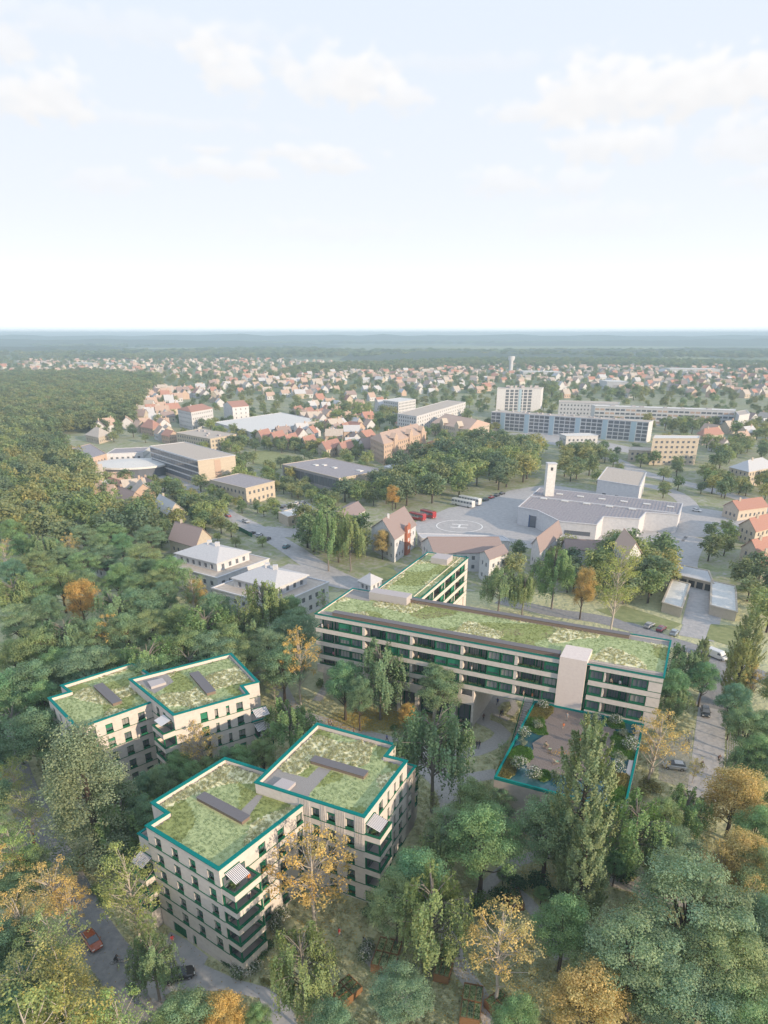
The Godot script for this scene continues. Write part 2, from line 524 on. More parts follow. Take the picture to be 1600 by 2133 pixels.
func make_roads() -> void:
	# the park's paths
	var mp = M.path
	drape("path", ribbon([[520, 1405], [560, 1390], [607, 1472], [652, 1497], [690, 1508], [736, 1525], [800, 1540], [850, 1556], [880, 1572], [925, 1578], [964, 1570], [1000, 1562], [1035, 1545], [1048, 1528], [1030, 1512], [1003, 1500], [1008, 1482], [1030, 1462], [1040, 1440]], 3.4), mp)
	drape("path", ribbon([[850, 1556], [880, 1585], [905, 1610], [928, 1638], [936, 1665], [938, 1700], [930, 1735]], [6.5, 2.6]), mp, 0.045)
	drape("path", ribbon([[928, 1638], [952, 1627], [990, 1619], [1036, 1611]], 3.0), mp, 0.055)
	drape("path", ribbon([[1060, 1500], [1035, 1490], [1028, 1470], [1060, 1455], [1075, 1470], [1062, 1490]], 1.6), mp, 0.065)
	drape("path", ribbon([[770, 1990], [785, 2008], [822, 2035], [850, 2070], [870, 2110]], 2.2), mp)
	drape("path", ribbon([[930, 1945], [945, 1975], [957, 2015], [982, 2045], [1005, 2085], [1028, 2135], [1035, 2160]], 2.2), mp, 0.045)
	drape("path", ribbon([[930, 1945], [960, 1905], [985, 1880], [1035, 1825], [1090, 1790], [1180, 1770]], 2.0), mp, 0.055)
	drape("path", ribbon([[1065, 1850], [1102, 1882], [1122, 1907], [1150, 1950], [1170, 2000]], 2.0), mp)
	drape("path", ribbon([[1270, 1835], [1325, 1850], [1372, 1869], [1430, 1880]], 2.2), mp)
	drape("path", ribbon([[1325, 1850], [1360, 1812], [1400, 1780]], 1.8), mp, 0.045)
	drape("path", ribbon([[660, 1460], [680, 1430], [690, 1400]], 2.0), mp)
	# the yard before the garage and the lane at the foot of the slope
	drape("driveway", px_poly([[355, 1941], [390, 1959], [434, 1994], [425, 2010], [492, 2040], [555, 2057], [590, 2081], [612, 2110], [625, 2150], [560, 2150], [541, 2080], [464, 2064], [360, 2064], [320, 2090], [290, 2040], [324, 1990]]), M.yard, 0.06)
	drape("lane", ribbon([[-80, 1470], [-10, 1530], [20, 1580], [42, 1640], [74, 1710], [112, 1785], [150, 1860], [190, 1935], [228, 1990], [268, 2045], [300, 2100], [330, 2170]], 5.6), M.asphalt, 0.035)
	# the drive beside the terrace
	drape("drive", px_poly([[1456, 1462], [1506, 1468], [1512, 1495], [1506, 1660], [1487, 1673], [1431, 1654], [1450, 1510]]), M.yard)
	drape("road", ribbon([[1482, 1475], [1492, 1440], [1500, 1405], [1490, 1375], [1440, 1350], [1390, 1335], [1330, 1312], [1250, 1290], [1150, 1275], [1040, 1250]], 6.5), M.asphalt, 0.045)
	drape("road", ribbon([[1490, 1375], [1560, 1400], [1640, 1430]], 7.0), M.asphalt, 0.055)
	# the fire station's yard and the streets of the town
	drape("yard", px_poly([[860, 1090], [935, 1058], [1010, 1045], [1060, 1022], [1120, 1012], [1150, 1010], [1440, 1055], [1600, 1080], [1640, 1110], [1440, 1120], [1390, 1180], [1330, 1150], [1150, 1150], [1060, 1135], [870, 1112]]), M.yard, 0.035, 12.0)
	drape("street", ribbon([[390, 1020], [440, 1050], [480, 1075], [540, 1105], [600, 1140], [660, 1180], [720, 1210], [790, 1235]], 9.0), M.yard, 0.05, 8.0)
	drape("street", ribbon([[540, 1105], [600, 1110], [640, 1108]], 14.0), M.yard, 0.065, 8.0)
	drape("street", ribbon([[590, 1180], [640, 1190], [700, 1215], [770, 1225]], 7.0), M.yard, 0.08, 8.0)
	drape("street", ribbon([[1400, 1125], [1440, 1070], [1410, 1030], [1340, 1010], [1260, 1000]], 9.0), M.yard, 0.05, 12.0)
	drape("street", ribbon([[1640, 1075], [1550, 1040], [1440, 1010], [1340, 985], [1260, 950], [1160, 925], [1030, 915], [900, 895]], 10.0), M.yard, 0.06, 16.0)
	drape("street", ribbon([[1450, 1120], [1425, 1180], [1470, 1250], [1450, 1330]], 9.0), M.yard, 0.05, 8.0)
	drape("garage_yard", px_poly([[1425, 1215], [1490, 1215], [1482, 1300], [1460, 1320], [1420, 1300], [1435, 1240]]), M.yard, 0.07, 8.0)
	drape("car_park", px_poly([[560, 1055], [640, 1045], [660, 1060], [600, 1075]]), M.yard, 0.05, 8.0)
	drape("forecourt", px_poly([[150, 985], [240, 990], [320, 985], [420, 1012], [400, 1028], [300, 1015], [200, 1000]]), M.yard, 0.05, 16.0)
	drape("forecourt", px_poly([[1000, 905], [1160, 900], [1330, 935], [1320, 945], [1180, 925], [1020, 918]]), M.yard, 0.08, 20.0)
	drape("sports_field", px_poly([[490, 948], [555, 937], [628, 955], [570, 982]]), M.meadow, 0.06, 20.0)
	drape("verge", px_poly([[1240, 1270], [1300, 1262], [1420, 1300], [1400, 1312], [1300, 1295]]), M.meadow, 0.06, 8.0)
	drape("verge", px_poly([[1470, 1330], [1480, 1300], [1545, 1305], [1560, 1330], [1520, 1345]]), M.meadow, 0.065, 8.0)
	drape("verge", px_poly([[770, 1190], [815, 1175], [830, 1200], [790, 1212]]), M.meadow, 0.1, 8.0)

func far_sheet(called, poly: Array, m, y: float) -> void:
	var a := PackedVector2Array()
	for p in poly:
		a.append(v2(W(p[0], p[1], 0.0)))
	var mb := MB.new()
	mb.flat(a, y)
	struct(called, mb, m)

# a long low hill of uneven crest, from azimuth to azimuth at a distance
func hill(x0: float, x1: float, z: float, deep: float, high: float, m, seed_: int) -> void:
	var rng := FastNoiseLite.new()
	rng.seed = seed_
	rng.frequency = 1.0 / 600.0
	rng.fractal_octaves = 4
	var mb := MB.new()
	var nx := 60; var nz := 8
	var at := func(i: int, j: int) -> Vector3:
		var u := float(i) / nx; var v := float(j) / nz
		var x := lerpf(x0, x1, u); var zz := z - deep * v
		var h := high * sin(PI * v) * pow(maxf(sin(PI * u), 0.0), 0.5) * (0.85 + 0.5 * rng.get_noise_2d(x, zz))
		return Vector3(x, h - 0.5, zz)
	for i in nx:
		for j in nz:
			mb.quad(at.call(i, j), at.call(i + 1, j), at.call(i + 1, j + 1), at.call(i, j + 1))
	struct("hill", mb, m)

func make_far_land() -> void:
	hill(-150.0, 900.0, -2300.0, 900.0, 22.0, M.hill, 1)
	hill(300.0, 2300.0, -2700.0, 1100.0, 24.0, M.hill, 2)
	hill(-2400.0, -900.0, -3000.0, 800.0, 30.0, M.hill, 3)
	hill(-1100.0, -350.0, -2600.0, 500.0, 20.0, M.hill, 4)
	hill(-4600.0, -300.0, -4600.0, 1200.0, 50.0, M.hill, 5)
	hill(-7500.0, 7500.0, -6800.0, 2200.0, 84.0, M.hill, 6)
	hill(700.0, 5200.0, -5200.0, 1200.0, 50.0, M.hill, 7)
	far_sheet("field", [[300, 716], [640, 708], [700, 716], [420, 722]], M.meadow, 1.0)
	far_sheet("field", [[800, 722], [1300, 720], [1600, 727], [1100, 731]], M.meadow, 1.2)
	far_sheet("field", [[120, 722], [380, 719], [560, 726], [160, 729]], M.meadow, 1.4)
	far_sheet("field", [[1370, 745], [1430, 738], [1490, 748], [1420, 752]], M.meadow, 2.0)

# ---------------------------------------------------------------- the new housing
class Face:      # one wall seen from outside: o at its lower left end, u along it, n out of it
	var o: Vector3
	var u: Vector3
	var n: Vector3
	var length: float
	func _init(a: Vector3, b: Vector3) -> void:
		o = Vector3(a.x, 0, a.z)
		var d := Vector3(b.x - a.x, 0, b.z - a.z)
		length = d.length()
		u = d / length
		n = u.cross(Vector3.UP)
	func p(x: float, y: float, out := 0.0) -> Vector3:
		return o + u * x + n * out + Vector3(0, y, 0)
	func box(mb, x0: float, x1: float, y0: float, y1: float, n0: float, n1: float) -> void:
		mb.box(p(x0, y0, n0), u * (x1 - x0), Vector3(0, y1 - y0, 0), n * (n1 - n0))

# the wall sheet with real openings and their reveals
func pierced(mb: MB, f: Face, y0: float, y1: float, holes: Array, deep := 0.42, x0 := 0.0, x1 := -1.0) -> void:
	if x1 < 0.0: x1 = f.length
	var us := [x0, x1]; var ys := [y0, y1]
	for h in holes:
		us += [h[0], h[1]]; ys += [h[2], h[3]]
	us.sort(); ys.sort()
	for i in us.size() - 1:
		if us[i + 1] - us[i] < 0.001: continue
		for j in ys.size() - 1:
			if ys[j + 1] - ys[j] < 0.001: continue
			var cx: float = (us[i] + us[i + 1]) / 2.0; var cy: float = (ys[j] + ys[j + 1]) / 2.0
			var open := false
			for h in holes:
				if cx > h[0] and cx < h[1] and cy > h[2] and cy < h[3]:
					open = true; break
			if not open:
				mb.quad(f.p(us[i], ys[j]), f.p(us[i + 1], ys[j]), f.p(us[i + 1], ys[j + 1]), f.p(us[i], ys[j + 1]))
	for h in holes:
		var a := [f.p(h[0], h[2]), f.p(h[1], h[2]), f.p(h[1], h[3]), f.p(h[0], h[3])]
		for k in 4:
			var p: Vector3 = a[k]; var q: Vector3 = a[(k + 1) % 4]
			mb.quad(p, p - f.n * deep, q - f.n * deep, q)

var win_cache := {}
func cached(key: String, make: Callable) -> ArrayMesh:
	if not win_cache.has(key):
		var mb := MB.new()
		make.call(mb)
		win_cache[key] = mb.mesh()
	return win_cache[key]

# a window in its opening: green frame with a middle bar, glass, green apron panel, perhaps a roller blind
func window(th: Node3D, f: Face, x0: float, x1: float, y0: float, y1: float, blind := 0.0, curtain := false, apron := 0.45) -> void:
	var w := snappedf(x1 - x0, 0.05); var h := snappedf(y1 - y0, 0.05)
	var key := "%.2f_%.2f_%.2f" % [w, h, apron]
	var fm := cached("f" + key, func(mb):
		mb.box(Vector3(0, h - 0.1, -0.42), Vector3(w, 0, 0), Vector3(0, 0.1, 0), Vector3(0, 0, 0.45))
		mb.box(Vector3(0, apron, -0.4), Vector3(0.05, 0, 0), Vector3(0, h - 0.12 - apron, 0), Vector3(0, 0, 0.08))
		mb.box(Vector3(w - 0.05, apron, -0.4), Vector3(0.05, 0, 0), Vector3(0, h - 0.12 - apron, 0), Vector3(0, 0, 0.08))
		if w > 0.9:
			mb.box(Vector3(w / 2 - 0.025, apron, -0.4), Vector3(0.05, 0, 0), Vector3(0, h - 0.12 - apron, 0), Vector3(0, 0, 0.07))
		mb.box(Vector3(0.05, apron, -0.4), Vector3(w - 0.1, 0, 0), Vector3(0, 0.06, 0), Vector3(0, 0, 0.075)))
	var turn := atan2(f.n.x, f.n.z)
	var at: Vector3 = f.p(x0, y0) - th.position
	var o := part(th, "window", fm, M.green, at, turn)
	part(o, "pane", cached("g" + key, func(mb): mb.box(Vector3(0.02, apron, -0.415), Vector3(w - 0.04, 0, 0), Vector3(0, h - apron - 0.1, 0), Vector3(0, 0, 0.04))), M.curtain if curtain else M.glass)
	if apron > 0.1:
		part(o, "apron", cached("s" + key, func(mb):
			mb.box(Vector3(-0.02, -0.02, -0.05), Vector3(w + 0.04, 0, 0), Vector3(0, apron, 0), Vector3(0, 0, 0.12))), M.green)
	if blind > 0.05:
		var b := snappedf(blind, 0.1) * (h - apron - 0.12)
		part(o, "blind", cached("b%.2f" % b + key, func(mb):
			mb.box(Vector3(0.03, h - 0.1 - b, -0.3), Vector3(w - 0.06, 0, 0), Vector3(0, b, 0), Vector3(0, 0, 0.05))), M.green_blind)

# outline from picture points at a height, as it stands in the world
func outline(pts: Array, h: float) -> PackedVector2Array:
	var a := PackedVector2Array()
	for p in pts:
		a.append(v2(W(p[0], p[1], h)))
	return a

func v3(p: Vector2, y := 0.0) -> Vector3:
	return Vector3(p.x, y, p.y)

func grow(poly: PackedVector2Array, by: float) -> PackedVector2Array:
	return Geometry2D.offset_polygon(poly, by, Geometry2D.JOIN_MITER)[0]

# ring between two outlines with the same number of corners
func ring(mb: MB, a: PackedVector2Array, b: PackedVector2Array, y: float) -> void:
	for i in a.size():
		var j := (i + 1) % a.size()
		mb.up(v3(a[i], y), v3(a[j], y), v3(b[j], y))
		mb.up(v3(a[i], y), v3(b[j], y), v3(b[i], y))

func inset(poly: PackedVector2Array, by: float) -> PackedVector2Array:
	# keeps the order of the corners
	var k := poly.size()
	var s := 1.0 if Geometry2D.is_polygon_clockwise(poly) else -1.0
	var out := PackedVector2Array()
	for i in k:
		var d0 := (poly[i] - poly[(i + k - 1) % k]).normalized(); var d1 := (poly[(i + 1) % k] - poly[i]).normalized()
		var n0 := Vector2(-d0.y, d0.x) * s; var n1 := Vector2(-d1.y, d1.x) * s
		var m := (n0 + n1) / (1.0 + n0.dot(n1))
		out.append(poly[i] - m * by)
	if (out[0] - poly[0]).length() > 0.0 and absf(area(out)) > absf(area(poly)) and by > 0.0:
		return inset(poly, -by)
	return out

func area(p: PackedVector2Array) -> float:
	var s := 0.0
	for i in p.size():
		s += p[i].cross(p[(i + 1) % p.size()])
	return s / 2.0

# cap, upstand and roof surface inside a parapet
func parapet_roof(th: Node3D, poly: PackedVector2Array, y: float, deep: float, cap := 0.42, capmat = null) -> PackedVector2Array:
	var outer := inset(poly, -0.14)
	var inner := inset(poly, cap)
	var mb := MB.new()
	ring(mb, outer, inner, y)
	for i in poly.size():
		var j := (i + 1) % poly.size()
		for e in [[outer, 1.0], [inner, -1.0]]:
			var a: Vector2 = e[0][i]; var b: Vector2 = e[0][j]
			mb.quad(v3(a, y - 0.16), v3(b, y - 0.16), v3(b, y), v3(a, y))
	ring(mb, outer, inset(poly, 0.0), y - 0.16)
	wpart(th, "parapet_cap", mb, capmat if capmat else M.teal)
	mb = MB.new()
	for i in poly.size():
		var j := (i + 1) % poly.size()
		mb.quad(v3(inner[i], y - deep), v3(inner[j], y - deep), v3(inner[j], y - 0.16), v3(inner[i], y - 0.16))
	wpart(th, "upstand", mb, M.upstand)
	mb = MB.new()
	mb.flat(inner, y - deep)
	wpart(th, "roof_deck", mb, M.gravel)
	return inner

var tuft_meshes := []
func make_tufts() -> void:
	var rng := RandomNumberGenerator.new()
	rng.seed = 21
	for kind in 3:     # feathery grass, low cushion, mid grass
		var mb := MB.new()
		mb.colored = true
		for i in [16, 14, 14][kind]:
			var a := rng.randf() * TAU
			var r: float = rng.randf_range(0.02, 0.22)
			var o := Vector3(cos(a) * r, 0, sin(a) * r)
			var h: float = [rng.randf_range(0.06, 0.15), rng.randf_range(0.015, 0.04), rng.randf_range(0.025, 0.07)][kind]
			var lean := Vector3(cos(a + rng.randf_range(-1, 1)), 0, sin(a + rng.randf_range(-1, 1))) * h * rng.randf_range(0.3, 0.9)
			var w: float = [0.05, 0.10, 0.045][kind]
			var s := Vector3(-sin(a), 0, cos(a)) * w
			var k := rng.randf_range(0.75, 1.2)
			mb.col = Color(k, k, k)
			var n := (lean.normalized() * 0.4 + Vector3.UP).normalized()
			var tip := o + Vector3(0, h, 0) + lean
			mb.trin(o - s, o + s, tip, n, n, n)
			if kind == 0:
				mb.trin(tip - s * 0.9 - lean * 0.2, tip + s * 0.9 - lean * 0.2, tip + Vector3(0, 0.06, 0) + lean * 0.3, n, n, n)
		tuft_meshes.append(mb.mesh())

# planted patches on a roof: drifts of pale grass, sedum and green, each its own tufts
func planting(th: Node3D, poly: PackedVector2Array, y: float, seed_: int, per_m2: float, clear: Array, pale := 0.0, flowers := false, strips := []) -> void:
	var mb := MB.new()
	for q in Geometry2D.offset_polygon(poly, -0.15, Geometry2D.JOIN_MITER):
		mb.flat(q, y + 0.03)
	wpart(th, "planting_bed", mb, M.soil)
	for q in strips:
		clear.append(q)
		for e in Geometry2D.intersect_polygons(q, poly):
			mb = MB.new()
			mb.flat(e, y + 0.05)
			wpart(th, "gravel_strip", mb, M.gravel)
	var f := FastNoiseLite.new()
	f.seed = seed_; f.frequency = 0.075; f.fractal_octaves = 1
	var g := FastNoiseLite.new()
	g.seed = seed_ + 5; g.frequency = 0.07; g.fractal_octaves = 1
	var rng := RandomNumberGenerator.new()
	rng.seed = seed_
	var r := Rect2(poly[0], Vector2.ZERO)
	for p in poly: r = r.expand(p)
	var drift := func(q: Vector2) -> int:
		if f.get_noise_2dv(q) > 0.22 - pale: return 0
		return 2 if g.get_noise_2dv(q) > 0.0 else 1
	# the plants' ground cover, patch by patch
	var cover := MB.new()
	cover.colored = true
	var cell := 0.36
	for i in int(r.size.x / cell):
		for j in int(r.size.y / cell):
			var q := r.position + Vector2(i + 0.5, j + 0.5) * cell
			if not Geometry2D.is_point_in_polygon(q, poly): continue
			var skip := false
			for c in clear:
				if Geometry2D.is_point_in_polygon(q, c): skip = true
			if skip: continue
			var even := rng.randf_range(0.95, 1.05)
			cover.col = [Color(0.80, 0.76, 0.50), Color(0.28, 0.325, 0.115), Color(0.41, 0.48, 0.24)][drift.call(q + Vector2(rng.randf_range(-0.2, 0.2), rng.randf_range(-0.2, 0.2)))] * even
			var o := v3(q, y + 0.04)
			var a := [o + Vector3(-0.18, 0, -0.18), o + Vector3(-0.18, 0, 0.18), o + Vector3(0.18, 0, 0.18), o + Vector3(0.18, 0, -0.18)]
			cover.up(a[0], a[1], a[2]); cover.up(a[0], a[2], a[3])
	var cv := wpart(th, "ground_cover", cover, M.painted)
	cv.set_meta("kind", "stuff")
	var lists := [[], [], [], []]
	for i in int(r.get_area() * per_m2):
		var p := r.position + Vector2(rng.randf() * r.size.x, rng.randf() * r.size.y)
		if not Geometry2D.is_point_in_polygon(p, poly): continue
		var skip := false
		for c in clear:
			if Geometry2D.is_point_in_polygon(p, c): skip = true
		if skip: continue
		var k: int = drift.call(p)
		if k == 1 and flowers and g.get_noise_2dv(p * 2.0) < -0.3: k = 3
		if rng.randf() < (0.5 if k == 0 else 0.35): continue
		lists[k].append(p)
	var names := ["pale_grass", "sedum", "green_grass", "flowers"]
	for k in 4:
		if lists[k].is_empty(): continue
		var mm := MultiMesh.new()
		mm.transform_format = MultiMesh.TRANSFORM_3D
		mm.use_colors = true
		mm.mesh = tuft_meshes[[0, 1, 2, 1][k]]
		mm.instance_count = lists[k].size()
		for i in lists[k].size():
			var p: Vector2 = lists[k][i]
			var s := rng.randf_range(0.75, 1.35)
			mm.set_instance_transform(i, Transform3D(Basis(Vector3.UP, rng.randf() * TAU).scaled(Vector3(s, s * rng.randf_range(0.8, 1.2), s)), v3(p, y + 0.03) - th.position))
			var t := rng.randf_range(0.85, 1.15)
			var c: Color = [Color(0.92, 0.88, 0.62), Color(0.35, 0.40, 0.145), Color(0.47, 0.56, 0.28), Color(0.56, 0.40, 0.36)][k]
			if k == 1 and rng.randf() < 0.06: c = Color(0.62, 0.56, 0.13)
			mm.set_instance_color(i, Color(c.r * t, c.g * t, c.b * t * rng.randf_range(0.85, 1.1)))
		var o := MultiMeshInstance3D.new()
		o.multimesh = mm
		o.material_override = M.tuft
		o.name = names[k]
		o.set_meta("kind", "stuff")
		th.add_child(o, true)

func rect_on(o: Vector3, u: Vector3, v: Vector3, x0, x1, z0, z1) -> PackedVector2Array:
	return PackedVector2Array([v2(o + u * x0 + v * z0), v2(o + u * x1 + v * z0), v2(o + u * x1 + v * z1), v2(o + u * x0 + v * z1)])

# a corner stack of balconies on a wall: floor slabs, beige breasts with green rails, posts; the top one an open terrace with an awning
func balcony_stack(th: Node3D, f: Face, x0: float, x1: float, out: float, tops: Array, ground: float) -> void:
	for i in tops.size():
		var y: float = tops[i]                        # top of the breast
		var low: float = y - 1.0
		var b := MB.new()
		# breast walls on the three open sides, then floor
		f.box(b, x0, x1, low, y, out - 0.14, out)
		f.box(b, x0, x0 + 0.14, low, y, 0.0, out - 0.14)
		f.box(b, x1 - 0.14, x1, low, y, 0.0, out - 0.14)
		var bal := wpart(th, "balcony", b, M.concrete)
		b = MB.new()
		f.box(b, x0 + 0.14, x1 - 0.14, low, low + 0.2, 0.02, out - 0.14)
		wpart(bal, "floor", b, M.soffit)
		b = MB.new()
		f.box(b, x0 - 0.04, x1 + 0.04, y, y + 0.16, out - 0.34, out + 0.04)
		f.box(b, x0 - 0.04, x0 + 0.3, y, y + 0.16, 0.02, out - 0.34)
		f.box(b, x1 - 0.3, x1 + 0.04, y, y + 0.16, 0.02, out - 0.34)
		wpart(bal, "rail", b, M.green)
		var above: float = tops[i - 1] - 1.0 if i > 0 else 0.0
		if i > 0:
			for q in [[x0 + 0.02, out - 0.24], [x1 - 0.24, out - 0.24], [x0 + 0.02, 0.02], [x1 - 0.24, 0.02]]:
				b = MB.new()
				f.box(b, q[0], q[0] + 0.2, y + 0.16, above, q[1], q[1] + 0.2)
				wpart(bal, "post", b, M.green)
			b = MB.new()
			f.box(b, x0 + 0.03, x1 - 0.03, above - 0.16, above, out - 0.2, out - 0.03)
			f.box(b, x0 + 0.03, x0 + 0.2, above - 0.16, above, 0.02, out - 0.2)
			f.box(b, x1 - 0.2, x1 - 0.03, above - 0.16, above, 0.02, out - 0.2)
			wpart(bal, "head_rail", b, M.green)
		# the door wall behind
		b = MB.new()
		var head: float = above if i > 0 else y + 1.55
		f.box(b, x0 + 0.35, x1 - 0.5, low + 0.2, head - 0.25, 0.012, 0.07)
		wpart(bal, "door", b, M.glass)
		b = MB.new()
		for k in 4:
			var x: float = lerpf(x0 + 0.3, x1 - 0.5, k / 3.0)
			f.box(b, x, x + 0.08, low + 0.2, head - 0.2, 0.01, 0.1)
		f.box(b, x0 + 0.3, x1 - 0.42, head - 0.25, head - 0.15, 0.01, 0.101)
		wpart(bal, "door_frame", b, M.green)
	var last: float = tops[-1] - 1.0
	if last > ground + 0.2:
		var b := MB.new()
		f.box(b, x0 + 0.06, x1 - 0.06, ground - 1.2, last, 0.0, out - 0.06)
		wpart(th, "plinth", b, M.concrete)

func awning(f: Face, x0: float, x1: float, y: float, out: float, drop: float, label: String, stripes := true) -> void:
	var mid := f.p((x0 + x1) / 2.0, y - drop, out / 2.0)
	var th := thing("awning", label, "awning", mid, 0.0, "awnings over the top terraces")
	var k := 22
	for s in 2:
		var mb := MB.new()
		for i in k:
			if i % 2 == s or not stripes and s == 0:
				if not stripes and s == 1: continue
				var a := lerpf(x0, x1, float(i) / k); var b := lerpf(x0, x1, float(i + 1) / k)
				mb.box(f.p(a, y, 0.03), f.u * (b - a), f.n * out - Vector3(0, drop, 0), Vector3(0, 0.03, 0))
		if mb.v.size():
			wpart(th, "cloth" if s == 0 else "stripes", mb, (M.stripe_light if stripes else M.awning_plain) if s == 0 else M.stripe_dark)
	var mb := MB.new()
	f.box(mb, x0 - 0.05, x1 + 0.05, y - 0.02, y + 0.1, 0.0, 0.12)
	wpart(th, "cassette", mb, M.green)
	for x in [x0 + 0.05, x1 - 0.08]:
		mb = MB.new()
		mb.tube([f.p(x, y - 0.9, 0.05), f.p(x, y - drop - 0.03, out)], [0.025, 0.025], 5)
		wpart(th, "arm", mb, M.green)

func storey_joint(th, f: Face, y: float, x0 := 0.0, x1 := -1.0) -> void:
	var mb := MB.new()
	f.box(mb, x0, f.length if x1 < 0 else x1, y - 0.04, y + 0.04, 0.0, 0.09)
	wpart(th, "storey_joint", mb, M.green)

# a block whose outline runs clockwise seen from above; faces[i] is the wall between corner i and i + 1
func apartment_block(label: String, poly: PackedVector2Array, y: float, base: float, specs: Dictionary, step: float, first_top: float, seed_: int) -> Node3D:
	var c := Vector2.ZERO
	for p in poly: c += p / poly.size()
	var bounds := Rect2(poly[0], Vector2.ZERO)
	for p in poly: bounds = bounds.expand(p)
	no_grass.append([grow(poly, 0.3), bounds.grow(0.5)])
	var th := thing("apartment_block", label, "building", v3(c, T(c.x, c.y)), 0.0, "new green-roofed housing")
	var rng := RandomNumberGenerator.new()
	rng.seed = seed_
	for i in poly.size():
		var a := poly[(i + 1) % poly.size()]; var b := poly[i]
		var f := Face.new(v3(a), v3(b))
		var mb := MB.new()
		var holes := []
		var sp: Array = specs.get(i, [])
		var jobs := []
		for col in sp:
			for r in 5:
				var top := first_top - r * step
				if col.size() > 2 and r in col[2]: continue
				if top - 1.9 < base + 0.2: continue
				var h := [col[0], col[1], top - 1.92, top]
				holes.append(h)
				jobs.append(h)
		for g in specs.get("holes%d" % i, []):
			holes.append(g)
		pierced(mb, f, base, y - 0.16, holes)
		wpart(th, "wall", mb, M.concrete)
		for h in jobs:
			var q := rng.randf()
			var wide: bool = h[1] - h[0] > 0.9
			window(th, f, h[0], h[1], h[2], h[3], (rng.randf_range(0.3, 1.0) if q < 0.3 else 0.0), rng.randf() < 0.35, 0.45 if wide else 0.3)
		if f.length > 3.0 and not specs.get("nojoint%d" % i, false):
			for r in 5:
				var yj := first_top - r * step - 1.95
				if yj > base + 0.6:
					storey_joint(th, f, yj)
	return th

func roof_box(th, o: Vector3, u: Vector3, v: Vector3, x0, x1, z0, z1, y0, y1, called, m) -> PackedVector2Array:
	var poly := rect_on(o, u, v, x0, x1, z0, z1)
	var mb := MB.new()
	mb.prism(poly, y0, y1)
	wpart(th, called, mb, m)
	return poly

